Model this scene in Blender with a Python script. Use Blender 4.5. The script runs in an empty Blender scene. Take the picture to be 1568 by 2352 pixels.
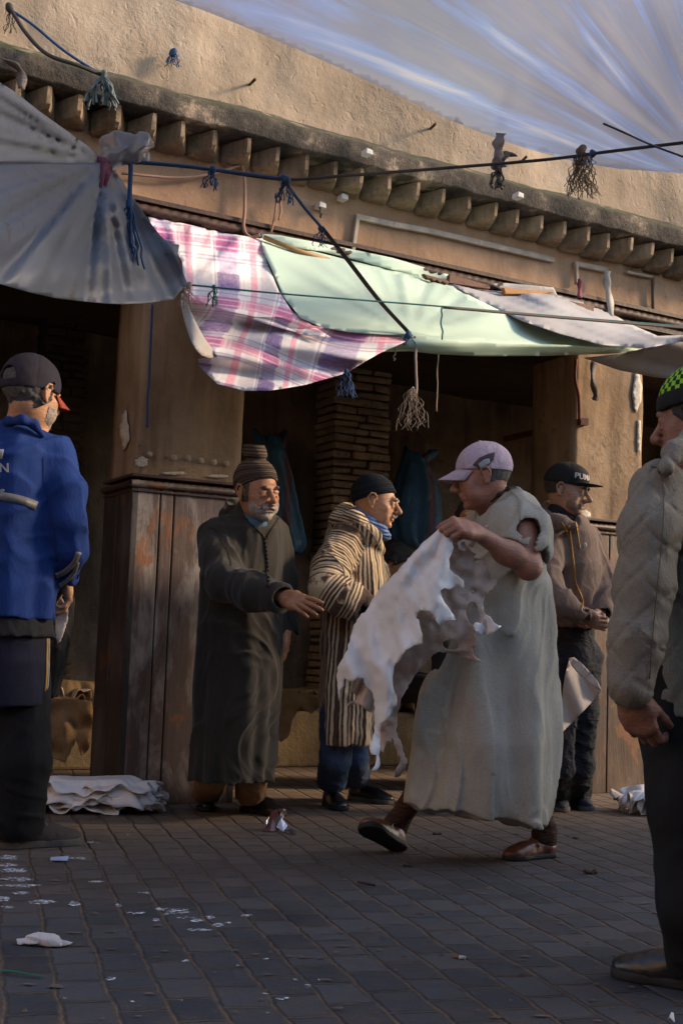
import bpy, math, random
import numpy as np
from mathutils import Vector, Matrix
from mathutils.geometry import delaunay_2d_cdt
random.seed(7)
SC = bpy.context.scene
COL = SC.collection
R = math.radians

# ------------------------------------------------------------------ camera
FPX, CU, CV, CAMH = 3000.0, 784.0, 1176.0, 0.78      # focal length and centre for a 1568 x 2352 frame
HORIZ, ROLL = 314.0, 0.035
_D = FPX * FPX / HORIZ
_Z = np.array([ROLL * _D, _D, -FPX]); _Z /= np.linalg.norm(_Z)
_F = np.array([0, 0, -1.0]); _Y = _F - _Z * (_F @ _Z); _Y /= np.linalg.norm(_Y)
_X = np.cross(_Y, _Z)
RWC = np.array([_X, _Y, _Z])                          # camera to world
CAM0 = np.array([0, 0, CAMH])
cd = bpy.data.cameras.new("camera"); cam = bpy.data.objects.new("camera", cd); COL.objects.link(cam)
cd.sensor_fit = 'VERTICAL'; cd.sensor_height = 36.0; cd.lens = 36.0 * FPX / 2352.0
cd.clip_start = 0.05; cd.clip_end = 300
m4 = Matrix.Identity(4)
for i in range(3):
    for j in range(3): m4[i][j] = RWC[i][j]
m4[2][3] = CAMH
cam.matrix_world = m4
SC.camera = cam

def ray(u, v):
    d = RWC @ np.array([u - CU, -(v - CV), -FPX])
    return d
def at(u, v, Y):
    d = ray(u, v); return CAM0 + d * (Y / d[1])
def gnd(u, v, z=0.0):
    d = ray(u, v); return CAM0 + d * ((z - CAMH) / d[2])
def pxm(Y): return FPX / Y

# ------------------------------------------------------------------ light
SUN_EL, SUN_AZ = 24.0, 5.0         # azimuth from +X towards +Y
sdir = Vector((math.cos(R(SUN_EL)) * math.cos(R(SUN_AZ)), math.cos(R(SUN_EL)) * math.sin(R(SUN_AZ)), math.sin(R(SUN_EL))))
ld = bpy.data.lights.new("sun", 'SUN'); ld.energy = 2.7; ld.angle = R(10.0); ld.color = (1.0, 0.73, 0.48)
sun = bpy.data.objects.new("sun", ld); COL.objects.link(sun)
sun.rotation_euler = (-sdir).to_track_quat('-Z', 'Y').to_euler()
W = bpy.data.worlds.new("World"); SC.world = W; W.use_nodes = True
nt = W.node_tree; nt.nodes.clear()
sky = nt.nodes.new('ShaderNodeTexSky'); sky.sky_type = 'NISHITA'; sky.sun_disc = False
sky.sun_elevation = R(SUN_EL); sky.sun_rotation = R(90.0 - SUN_AZ)
bg = nt.nodes.new('ShaderNodeBackground'); bg.inputs['Strength'].default_value = 0.15
wo = nt.nodes.new('ShaderNodeOutputWorld')
nt.links.new(sky.outputs[0], bg.inputs[0]); nt.links.new(bg.outputs[0], wo.inputs[0])
SC.view_settings.view_transform = 'Standard'; SC.view_settings.look = 'None'
SC.view_settings.exposure = 1.38; SC.view_settings.gamma = 1.0
SC.view_settings.use_curve_mapping = False
SC.cycles.use_denoising = True
SC.cycles.max_bounces = 6; SC.cycles.diffuse_bounces = 4; SC.cycles.transparent_max_bounces = 8

# ------------------------------------------------------------------ tags
def tag(o, label=None, cat=None, group=None, kind=None):
    if label: o['label'] = label
    if cat: o['category'] = cat
    if group: o['group'] = group
    if kind: o['kind'] = kind
    return o
def empty(name, loc=(0, 0, 0), label=None, cat=None, group=None, kind=None):
    o = bpy.data.objects.new(name, None); COL.objects.link(o); o.location = Vector([float(x) for x in loc])
    o.empty_display_size = .1
    return tag(o, label, cat, group, kind)

def link_mesh(name, V, F, mat, parent=None, smooth=True, attr=None, uv=None, keep_world=True):
    """V n x 3 world points; F list/array of faces -> one mesh object whose origin is its base"""
    V = np.asarray(V, dtype=np.float64)
    if parent is not None:
        org = np.array(parent.matrix_world.translation) if parent.parent is None else None
    me = bpy.data.meshes.new(name)
    base = np.array([V[:, 0].mean(), V[:, 1].mean(), V[:, 2].min()]) if len(V) else np.zeros(3)
    o = bpy.data.objects.new(name, me); COL.objects.link(o)
    if parent is None:
        off = base; o.location = Vector(base)
    else:
        off = WPOS[parent.name]; o.parent = parent
    WPOS[o.name] = off if parent is not None else base
    P = V - off
    if isinstance(F, np.ndarray):
        nf, k = F.shape
        me.vertices.add(len(P)); me.vertices.foreach_set('co', P.astype(np.float32).ravel())
        me.loops.add(nf * k); me.loops.foreach_set('vertex_index', F.astype(np.int32).ravel())
        me.polygons.add(nf); me.polygons.foreach_set('loop_start', np.arange(0, nf * k, k, dtype=np.int32))
        me.polygons.foreach_set('loop_total', np.full(nf, k, dtype=np.int32))
        me.update(calc_edges=True); me.validate()
    else:
        me.from_pydata([tuple(p) for p in P], [], [tuple(int(i) for i in f) for f in F]); me.update()
    if smooth:
        me.polygons.foreach_set('use_smooth', np.ones(len(me.polygons), dtype=bool))
    if attr:
        for k_, a in attr.items():
            at_ = me.attributes.new(k_, 'FLOAT', 'POINT'); at_.data.foreach_set('value', np.asarray(a, dtype=np.float32))
    if uv is not None:
        ul = me.uv_layers.new(name='UVMap'); li = np.zeros(len(me.loops), dtype=np.int32)
        me.loops.foreach_get('vertex_index', li)
        ul.data.foreach_set('uv', np.asarray(uv, dtype=np.float32)[li].ravel())
    if mat is not None: me.materials.append(mat)
    return o
WPOS = {}
def root(name, loc, label, cat, group=None, kind=None):
    o = empty(name, loc, label, cat, group, kind); WPOS[o.name] = np.array([float(x) for x in loc]); return o

# ------------------------------------------------------------------ numpy value noise
def _hash(i, j, k, s):
    n = (i * 374761393 + j * 668265263 + k * 2147483647 + s * 1274126177) & 0xffffffff
    n = ((n ^ (n >> 13)) * 1274126177) & 0xffffffff
    n = n ^ (n >> 16)
    return (n & 0xffff) / 32767.5 - 1.0
def vnoise(P, s=0):
    P = np.asarray(P, dtype=np.float64)
    I = np.floor(P).astype(np.int64); f = P - I; f = f * f * (3 - 2 * f)
    r = 0
    for a in (0, 1):
        wx = f[..., 0] if a else 1 - f[..., 0]
        for b in (0, 1):
            wy = f[..., 1] if b else 1 - f[..., 1]
            for c in (0, 1):
                wz = f[..., 2] if c else 1 - f[..., 2]
                r = r + wx * wy * wz * _hash(I[..., 0] + a, I[..., 1] + b, I[..., 2] + c, s)
    return r

# ------------------------------------------------------------------ materials
MATS = {}
def newmat(name):
    m = bpy.data.materials.new(name); m.use_nodes = True; t = m.node_tree
    return m, t, t.nodes['Principled BSDF'], t.nodes['Material Output']
def N(t, kind, **kw):
    n = t.nodes.new(kind)
    for k, v in kw.items():
        if k.startswith('_'): setattr(n, k[1:], v)
        else: n.inputs[k.replace('__', ' ')].default_value = v
    return n
def L(t, a, b): t.links.new(a, b)
def c4(c): return (c[0], c[1], c[2], 1.0)
def coords(t, rot=0, scale=(1, 1, 1), src='Object'):
    tc = t.nodes.new('ShaderNodeTexCoord'); mp = t.nodes.new('ShaderNodeMapping')
    if src == 'World':
        g = t.nodes.new('ShaderNodeNewGeometry'); L(t, g.outputs['Position'], mp.inputs['Vector'])
    else: L(t, tc.outputs[src], mp.inputs['Vector'])
    mp.inputs['Rotation'].default_value = (0, 0, rot); mp.inputs['Scale'].default_value = scale
    return mp.outputs[0]
def noise(t, vec, scale, detail=4, rough=.55, dist=0):
    n = t.nodes.new('ShaderNodeTexNoise'); n.inputs['Scale'].default_value = scale
    n.inputs['Detail'].default_value = detail; n.inputs['Roughness'].default_value = rough
    n.inputs['Distortion'].default_value = dist
    L(t, vec, n.inputs['Vector']); return n.outputs['Fac']
def ramp(t, fac, stops, interp='LINEAR'):
    r = t.nodes.new('ShaderNodeValToRGB'); r.color_ramp.interpolation = interp
    e = r.color_ramp.elements
    while len(e) < len(stops): e.new(0.5)
    for i, (p, c) in enumerate(stops):
        e[i].position = p; e[i].color = c4(c) if len(c) == 3 else c
    L(t, fac, r.inputs['Fac']); return r.outputs['Color']
def grey(t, fac, a, b, lo=0.0, hi=1.0):
    m = t.nodes.new('ShaderNodeMapRange'); m.inputs['From Min'].default_value = a; m.inputs['From Max'].default_value = b
    m.inputs['To Min'].default_value = lo; m.inputs['To Max'].default_value = hi
    L(t, fac, m.inputs['Value']); return m.outputs['Result']
def mix(t, fac, a, b, mode='MIX'):
    m = t.nodes.new('ShaderNodeMix'); m.data_type = 'RGBA'; m.blend_type = mode
    for i, x in ((0, fac), (6, a), (7, b)):
        if isinstance(x, (int, float)): m.inputs[i].default_value = x
        elif isinstance(x, tuple): m.inputs[i].default_value = c4(x)
        else: L(t, x, m.inputs[i])
    return m.outputs[2]
def math_(t, op, a, b=0.0):
    m = t.nodes.new('ShaderNodeMath'); m.operation = op
    for i, x in enumerate((a, b)):
        if isinstance(x, (int, float)): m.inputs[i].default_value = x
        else: L(t, x, m.inputs[i])
    return m.outputs[0]
def bump(t, b, hts, dist=.01):
    prev = None
    for h, s, d in hts:
        n = t.nodes.new('ShaderNodeBump'); n.inputs['Strength'].default_value = s; n.inputs['Distance'].default_value = d
        L(t, h, n.inputs['Height'])
        if prev: L(t, prev, n.inputs['Normal'])
        prev = n.outputs[0]
    L(t, prev, b.inputs['Normal'])

def cloth(name, c1, c2=None, rough=.9, wr=.35, weave=350, wscale=9, sheen=.0, var=3.0, stretch=(1, 1, .5)):
    """woven cloth: patchy tint, fine weave and soft creases"""
    if name in MATS: return MATS[name]
    m, t, b, o = newmat(name); c2 = c2 or tuple(x * .72 for x in c1)
    v = coords(t); vs = coords(t, scale=stretch)
    n1 = noise(t, v, var, 5, .6); cc = ramp(t, n1, [(.3, c1), (.72, c2)])
    hea = noise(t, v, 320, 2, .6); cc = mix(t, grey(t, hea, .5, .68, 0, .28), cc, tuple(min(1, x * 1.45) for x in c1)); cc = mix(t, grey(t, hea, .5, .34, 0, .28), cc, tuple(x * .6 for x in c2))
    dst = noise(t, coords(t, scale=(1, 1, .6)), 5, 6, .75); cc = mix(t, grey(t, dst, .56, .72, 0, .3), cc, tuple(x * .6 + .012 for x in c2))
    L(t, cc, b.inputs['Base Color'])
    fine = noise(t, v, weave * .7, 3, .6)
    cr = noise(t, vs, wscale, 5, .55, .6)
    bump(t, b, [(fine, .35, .002), (cr, min(1, wr * 1.3), .02), (noise(t, vs, wscale * 3.2, 4, .6, .9), wr * .22, .005)])
    b.inputs['Roughness'].default_value = rough
    b.inputs['Specular IOR Level'].default_value = .25
    if sheen: b.inputs['Sheen Weight'].default_value = sheen
    MATS[name] = m; return m
def plain(name, c, rough=.6, bs=60, bst=.25, c2=None, vs=8, metal=0, spec=.4):
    if name in MATS: return MATS[name]
    m, t, b, o = newmat(name); v = coords(t)
    L(t, ramp(t, noise(t, v, vs, 5, .6), [(.3, c), (.75, c2 or tuple(x * .65 for x in c))]), b.inputs['Base Color'])
    bump(t, b, [(noise(t, v, bs, 4, .6), bst, .005)])
    b.inputs['Roughness'].default_value = rough; b.inputs['Metallic'].default_value = metal
    b.inputs['Specular IOR Level'].default_value = spec
    MATS[name] = m; return m
def skinmat(name, c1, c2, stub=None):
    m, t, b, o = newmat(name); v = coords(t)
    n1 = noise(t, v, 18, 5, .65)
    col = ramp(t, n1, [(.3, c1), (.7, c2)])
    spots = noise(t, v, 90, 3, .6)
    col = mix(t, grey(t, noise(t, v, 45, 4, .6), .5, .7, 0, .4), col, tuple(min(1, x * 1.35) for x in c1))
    col = mix(t, grey(t, spots, .58, .72, 0, .5), col, tuple(x * .55 for x in c2))
    L(t, col, b.inputs['Base Color'])
    wr = noise(t, coords(t, scale=(1, 1, 3.5)), 38, 4, .6, .5)
    bump(t, b, [(noise(t, v, 260, 3, .6), .25, .002), (wr, .55, .006)])
    b.inputs['Roughness'].default_value = .5; b.inputs['Specular IOR Level'].default_value = .42
    b.inputs['Subsurface Weight'].default_value = .08
    b.inputs['Subsurface Radius'].default_value = (.01, .004, .002); b.inputs['Subsurface Scale'].default_value = .5
    return m

# ------------------------------------------------------------------ sheets traced as outlines, with their own depth
def in_poly(x, y, poly):
    c = np.zeros(x.shape, dtype=bool); n = len(poly); j = n - 1
    for i in range(n):
        xi, yi = poly[i]; xj, yj = poly[j]
        if yi != yj:
            c ^= ((yi > y) != (yj > y)) & (x < (xj - xi) * (y - yi) / (yj - yi) + xi)
        j = i
    return c
def densify(poly, step, jag=0.0, seed=0):
    out = []; rnd = random.Random(seed); n = len(poly)
    for i in range(n):
        a, b = poly[i], poly[(i + 1) % n]; d = math.hypot(b[0] - a[0], b[1] - a[1]); k = max(1, int(d / step))
        for q in range(k):
            f = q / k; j = 0 if q == 0 else jag
            out.append((a[0] + (b[0] - a[0]) * f + rnd.uniform(-j, j), a[1] + (b[1] - a[1]) * f + rnd.uniform(-j, j)))
    return out
def smooth_poly(poly, it=2):
    for _ in range(it):
        o = []
        for i in range(len(poly)):
            a, b = poly[i], poly[(i + 1) % len(poly)]
            o += [(a[0] * .75 + b[0] * .25, a[1] * .75 + b[1] * .25), (a[0] * .25 + b[0] * .75, a[1] * .25 + b[1] * .75)]
        poly = o
    return poly
def tri_poly(outline, holes, step, jag=0, seed=0):
    polys = [densify(outline, step, jag, seed)] + [densify(h, step * .7, jag * .6, seed + 5 + i) for i, h in enumerate(holes)]
    pts, edges = [], []
    for p in polys:
        b0 = len(pts); pts += p; edges += [(b0 + i, b0 + (i + 1) % len(p)) for i in range(len(p))]
    us = [p[0] for p in polys[0]]; vs = [p[1] for p in polys[0]]
    gx, gy = np.meshgrid(np.arange(min(us), max(us), step), np.arange(min(vs), max(vs), step))
    gx = gx + (np.arange(gx.shape[0]) % 2)[:, None] * step * .5
    gx = gx.ravel(); gy = gy.ravel(); ok = in_poly(gx, gy, polys[0])
    for h in polys[1:]: ok &= ~in_poly(gx, gy, h)
    B = np.array(pts); gp = np.stack([gx[ok], gy[ok]], 1)
    if len(gp):
        keep = np.array([((B - g) ** 2).sum(1).min() > (step * .45) ** 2 for g in gp]); gp = gp[keep]
    allp = [Vector((float(a), float(b))) for a, b in list(pts) + [tuple(g) for g in gp]]
    vo, eo, fo, *_ = delaunay_2d_cdt(allp, edges, [], 0, 1e-4)
    V = np.array([[p.x, p.y] for p in vo]); F = np.array([f for f in fo if len(f) == 3])
    c = V[F].mean(1); ok = in_poly(c[:, 0], c[:, 1], polys[0])
    for h in polys[1:]: ok &= ~in_poly(c[:, 0], c[:, 1], h)
    return V, F[ok]
def idw(ctrl, pw=3.0):
    """thin-plate surface through control values (u, v, value)"""
    C = np.array(ctrl, dtype=float); Q = C[:, :2] / 300.0; n = len(C)
    U = lambda r2: .5 * r2 * np.log(r2 + 1e-12)
    K = U(((Q[:, None] - Q[None]) ** 2).sum(2)) + np.eye(n) * 3e-3
    Pm = np.hstack([np.ones((n, 1)), Q]); A = np.zeros((n + 3, n + 3)); A[:n, :n] = K; A[:n, n:] = Pm; A[n:, :n] = Pm.T
    w = np.linalg.solve(A, np.concatenate([C[:, 2], np.zeros(3)]))
    lo, hi = C[:, 2].min(), C[:, 2].max(); m = .25 * (hi - lo)
    def f(u, v):
        q = np.stack([u, v], 1) / 300.0; r2 = ((q[:, None] - Q[None]) ** 2).sum(2)
        return np.clip(U(r2) @ w[:n] + w[n] + q @ w[n + 1:], lo - m, hi + m)
    return f
def solid(o, th, off=0.0):
    md = o.modifiers.new('thickness', 'SOLIDIFY'); md.thickness = th; md.offset = off
    return o
def sheet(name, outline, holes, posfn, step, mat, parent=None, jag=0, th=.002, uvfn=None, seed=0, smooth=True, attrfn=None):
    V, F = tri_poly(outline, holes, step, jag, seed)
    P = posfn(V[:, 0], V[:, 1])
    uv = uvfn(V[:, 0], V[:, 1]) if uvfn else None
    o = link_mesh(name, P, F, mat, parent, smooth, uv=uv)
    if th: solid(o, th)
    return o
def pos_depth(fY):
    def f(u, v):
        Y = fY(u, v); d = np.stack([u - CU, -(v - CV), np.full_like(u, -FPX)], 1) @ RWC.T
        return CAM0 + d * (Y / d[:, 1])[:, None]
    return f

# ------------------------------------------------------------------ tubes
def tube(name, pts, r, mat, parent=None, n=7, r2=None, sq=None):
    P = [np.array(p, dtype=float) for p in pts]; V = []; Fc = []
    m = len(P)
    for i, p in enumerate(P):
        d = P[min(i + 1, m - 1)] - P[max(i - 1, 0)]; d /= (np.linalg.norm(d) + 1e-9)
        up = np.array([0, 0, 1.0]) if abs(d[2]) < .9 else np.array([1.0, 0, 0])
        s = np.cross(d, up); s /= np.linalg.norm(s); q = np.cross(s, d)
        rr = r if r2 is None else r + (r2 - r) * i / (m - 1)
        for k in range(n):
            a = 2 * math.pi * (k + .5) / n
            V.append(p + s * math.cos(a) * rr * (sq[0] if sq else 1) + q * math.sin(a) * rr * (sq[1] if sq else 1))
    for i in range(m - 1):
        for k in range(n):
            Fc.append((i * n + k, i * n + (k + 1) % n, (i + 1) * n + (k + 1) % n, (i + 1) * n + k))
    Fc.append(tuple(range(n))[::-1]); Fc.append(tuple((m - 1) * n + k for k in range(n)))
    return link_mesh(name, np.array(V), Fc, mat, parent, smooth=(n > 4))
def sagline(a, b, sag, n=24):
    a, b = np.array(a), np.array(b)
    return [a + (b - a) * t - np.array([0, 0, sag * 4 * t * (1 - t)]) for t in np.linspace(0, 1, n)]
def bez(pts, n=8):
    """Catmull-Rom through pts"""
    P = [np.array(p, dtype=float) for p in pts]; P = [2 * P[0] - P[1]] + P + [2 * P[-1] - P[-2]]; out = []
    for i in range(1, len(P) - 2):
        for q in range(n):
            t = q / n; a, b, c, d = P[i - 1:i + 3]
            out.append(.5 * (2 * b + (c - a) * t + (2 * a - 5 * b + 4 * c - d) * t * t + (3 * b - a - 3 * c + d) * t ** 3))
    out.append(P[-2]); return out
class MB:
    """collects boxes and prisms into one mesh"""
    def __init__(s): s.V = []; s.F = []
    def hexa(s, c8):
        b = len(s.V); s.V += [np.array(c, dtype=float) for c in c8]
        s.F += [(b, b+3, b+2, b+1), (b+4, b+5, b+6, b+7), (b, b+1, b+5, b+4), (b+1, b+2, b+6, b+5), (b+2, b+3, b+7, b+6), (b+3, b, b+4, b+7)]
    def prism(s, ring0, ring1):
        b = len(s.V); n = len(ring0); s.V += [np.array(c, dtype=float) for c in list(ring0) + list(ring1)]
        s.F += [tuple(b + i for i in range(n))[::-1], tuple(b + n + i for i in range(n))]
        for i in range(n): s.F.append((b + i, b + (i + 1) % n, b + n + (i + 1) % n, b + n + i))
    def build(s, name, mat, parent=None, smooth=False, bevel=0):
        o = link_mesh(name, np.array(s.V), s.F, mat, parent, smooth)
        if bevel:
            md = o.modifiers.new('bevel', 'BEVEL'); md.width = bevel; md.segments = 2; md.limit_method = 'ANGLE'
        return o
# ------------------------------------------------------------------ signed-distance sculpting -> surface nets
def smin(a, b, k):
    if k <= 0: return np.minimum(a, b)
    h = np.maximum(k - np.abs(a - b), 0) / k
    return np.minimum(a, b) - h * h * k * .25
def _n(v): v = np.asarray(v, dtype=float); return v / np.linalg.norm(v)
class Frame:
    def __init__(s, o, fwd, up=(0, 0, 1), sc=1.0):
        s.o = np.array(o, dtype=float); y = _n(fwd); x = _n(np.cross(y, up)); z = np.cross(x, y)
        s.M = np.array([x, y, z]).T * 1.0; s.sc = sc            # columns x(right) y(forward) z(up)
    def __call__(s, x, y, z): return s.o + s.M @ (np.array([x, y, z], dtype=float) * s.sc)
    def loc(s, P): return ((P - s.o) @ s.M) / s.sc
class S:
    def __init__(s): s.p = []; s.disp = None
    def add(s, fn, c, r, op='u', k=.01): s.p.append((fn, np.array(c, dtype=float), r, op, k))
    def rc(s, a, b, ra, rb=None, op='u', k=.02):
        rb = ra if rb is None else rb; a = np.array(a, dtype=float); b = np.array(b, dtype=float); ba = b - a; L2 = max(ba @ ba, 1e-9)
        def f(P):
            q = P - a; t = np.clip(q @ ba / L2, 0, 1)
            return np.sqrt(((q - t[:, None] * ba) ** 2).sum(1)) - (ra + (rb - ra) * t)
        s.add(f, (a + b) / 2, math.sqrt(L2) / 2 + max(ra, rb), op, k)
    def chain(s, pts, rs, op='u', k=.02):
        for i in range(len(pts) - 1): s.rc(pts[i], pts[i + 1], rs[i], rs[i + 1], op, k)
    def el(s, c, r, M=None, op='u', k=.015):
        c = np.array(c, dtype=float); r = np.array(r, dtype=float)
        def f(P):
            q = P - c
            if M is not None: q = q @ M
            k0 = np.sqrt(((q / r) ** 2).sum(1)); k1 = np.sqrt(((q / (r * r)) ** 2).sum(1)) + 1e-9
            return k0 * (k0 - 1) / k1
        s.add(f, c, max(r), op, k)
    def loft(s, rows, op='u', k=.02, fold=None, cap=True):
        """rows (z, cx, cy, a, b): stacked ellipses"""
        A = np.array(sorted(rows), dtype=float); z0, z1 = A[0, 0], A[-1, 0]
        def f(P):
            z = np.clip(P[:, 2], z0, z1)
            cx, cy, a, b = (np.interp(z, A[:, 0], A[:, i]) for i in (1, 2, 3, 4))
            x = P[:, 0] - cx; y = P[:, 1] - cy
            if fold is not None:
                g = fold(np.arctan2(y / b, x / a), P[:, 2]); a = a + g; b = b + g
            k0 = np.sqrt((x / a) ** 2 + (y / b) ** 2); k1 = np.sqrt((x / a ** 2) ** 2 + (y / b ** 2) ** 2) + 1e-6
            d = k0 * (k0 - 1) / k1
            dz = np.maximum(P[:, 2] - z1, z0 - P[:, 2])
            return np.where(dz > 0, np.sqrt(np.maximum(d, 0) ** 2 + dz ** 2), np.maximum(d, dz))
        c = np.array([A[:, 1].mean(), A[:, 2].mean(), (z0 + z1) / 2])
        rad = math.hypot((z1 - z0) / 2, max(A[:, 3].max(), A[:, 4].max()) + np.ptp(A[:, 1]) + .05)
        s.add(f, c, rad, op, k)
    def plane(s, p, n, op='s'):
        """cut away the side the normal points to"""
        p = np.array(p, dtype=float); n = _n(n)
        s.add(lambda P: -((P - p) @ n), p, 99, 's', 0.0)
    def ev(s, P, idx=None):
        d = np.full(len(P), 9.0)
        for i in (range(len(s.p)) if idx is None else idx):
            fn, c, r, op, k = s.p[i]; b = fn(P)
            if op == 'u': d = smin(d, b, k)
            elif op == 's': d = -smin(-d, b, k)
            elif op == 'i': d = -smin(-d, -b, k)
        if s.disp is not None: d = s.disp(P, d)
        return d
    def bounds(s):
        lo = np.full(3, 1e9); hi = -lo
        for fn, c, r, op, k in s.p:
            if op == 'u': lo = np.minimum(lo, c - r); hi = np.maximum(hi, c + r)
        return lo, hi
    def mesh(s, res, lo=None, hi=None, margin=.02, B=12):
        l, h = s.bounds(); lo = l if lo is None else np.maximum(l, lo); hi = h if hi is None else np.minimum(h, hi)
        lo = lo - margin; n = np.ceil((hi + margin - lo) / (res * B)).astype(int)
        V = np.full(tuple(n * B), 1.0, dtype=np.float32)
        g = np.stack(np.meshgrid(*[np.arange(k) for k in n], indexing='ij'), -1).reshape(-1, 3)
        cen = lo + (g + .5) * B * res; hd = B * res * .87
        dc = s.ev(cen)
        loc = np.stack(np.meshgrid(*[np.arange(B)] * 3, indexing='ij'), -1).reshape(-1, 3) * res
        pc = [(c, r, k) for _, c, r, _, k in s.p]
        for gi, c, d0 in zip(g, cen, dc):
            x, y, z = gi * B
            if abs(d0) > hd * 1.35 + .015:
                if d0 < 0: V[x:x + B, y:y + B, z:z + B] = -1
                continue
            idx = [i for i, (pcn, r, k) in enumerate(pc) if r > 50 or np.linalg.norm(c - pcn) < r + hd * 1.2 + k + .02]
            P = loc + (c - B * res * .5)
            V[x:x + B, y:y + B, z:z + B] = s.ev(P, idx).reshape(B, B, B)
        return nets(V, lo, res)
def nets(V, lo, res):
    ins = V < 0
    A = ins[:-1, :-1, :-1].astype(np.int8)
    cnt = np.zeros(A.shape, dtype=np.int8)
    for a in (0, 1):
        for b in (0, 1):
            for c in (0, 1):
                cnt += ins[a:a + A.shape[0], b:b + A.shape[1], c:c + A.shape[2]]
    I = np.argwhere((cnt > 0) & (cnt < 8))
    ids = np.full(A.shape, -1, dtype=np.int32); ids[I[:, 0], I[:, 1], I[:, 2]] = np.arange(len(I))
    acc = np.zeros((len(I), 3)); w = np.zeros(len(I))
    cor = [(a, b, c) for a in (0, 1) for b in (0, 1) for c in (0, 1)]
    val = {q: V[I[:, 0] + q[0], I[:, 1] + q[1], I[:, 2] + q[2]] for q in cor}
    for p in cor:
        for ax in range(3):
            if p[ax]: continue
            q = list(p); q[ax] = 1; q = tuple(q)
            v0, v1 = val[p], val[q]; x = (v0 < 0) != (v1 < 0)
            t = np.where(x, v0 / np.where(x, v0 - v1, 1), 0)
            e = np.array(p, dtype=float)[None, :].repeat(len(I), 0); e[:, ax] = t
            acc += e * x[:, None]; w += x
    P = lo + (I + acc / np.maximum(w, 1)[:, None]) * res
    Fs = []
    for ax in range(3):
        o1, o2 = [(1, 2), (2, 0), (0, 1)][ax]
        a = ins; sl0 = [slice(None)] * 3; sl1 = [slice(None)] * 3; sl0[ax] = slice(0, -1); sl1[ax] = slice(1, None)
        d = ins[tuple(sl0)].astype(np.int8) - ins[tuple(sl1)].astype(np.int8)
        E = np.argwhere(d != 0); sg = d[E[:, 0], E[:, 1], E[:, 2]]
        ok = (E[:, o1] > 0) & (E[:, o2] > 0) & (E[:, o1] < ids.shape[o1]) & (E[:, o2] < ids.shape[o2]); E = E[ok]; sg = sg[ok]
        def idv(s1, s2):
            Q = E.copy(); Q[:, o1] -= s1; Q[:, o2] -= s2; return ids[Q[:, 0], Q[:, 1], Q[:, 2]]
        q = np.stack([idv(1, 1), idv(0, 1), idv(0, 0), idv(1, 0)], 1)
        q[sg < 0] = q[sg < 0][:, ::-1]
        Fs.append(q[(q >= 0).all(1)])
    return P, np.concatenate(Fs)
def build(s, name, res, mat, parent=None, attrf=None, relax=1, **kw):
    P, F = s.mesh(res, **kw)
    for _ in range(relax):
        acc = np.zeros_like(P); w = np.zeros(len(P))
        for i in range(4):
            a, b = F[:, i], F[:, (i + 1) % 4]
            for c in range(3):
                acc[:, c] += np.bincount(a, P[b, c], len(P)) + np.bincount(b, P[a, c], len(P))
            w += np.bincount(a, minlength=len(P)) + np.bincount(b, minlength=len(P))
        P = P * .5 + .5 * acc / np.maximum(w, 1)[:, None]
    attr = {k: f(P) for k, f in attrf.items()} if attrf else None
    return link_mesh(name, P, F, mat, parent, True, attr=attr)
# ------------------------------------------------------------------ street and building
WANG = R(28.0)
WD = np.array([math.cos(WANG), math.sin(WANG), 0]); WN = np.array([math.sin(WANG), -math.cos(WANG), 0])
W0 = gnd(365, 1848)
def wp(s, z, out=0.0): return W0 * np.array([1, 1, 0]) + WD * s + WN * out + np.array([0, 0, z])
def onw(u, v, out=0.0):
    d = ray(u, v); t = (out - (CAM0 - W0) @ WN) / (d @ WN); return CAM0 + d * t
def sz(u, v, out=0.0):
    p = onw(u, v, out); return float((p - W0) @ WD), float(p[2])
def pos_wall(fo):
    """sheet placement: distance out from the wall plane, varying over the sheet"""
    def f(u, v):
        o = fo(u, v); d = np.stack([u - CU, -(v - CV), np.full_like(u, -FPX)], 1) @ RWC.T
        t = (o - (CAM0 - W0) @ WN) / (d @ WN); return CAM0 + d * t[:, None]
    return f

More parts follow.
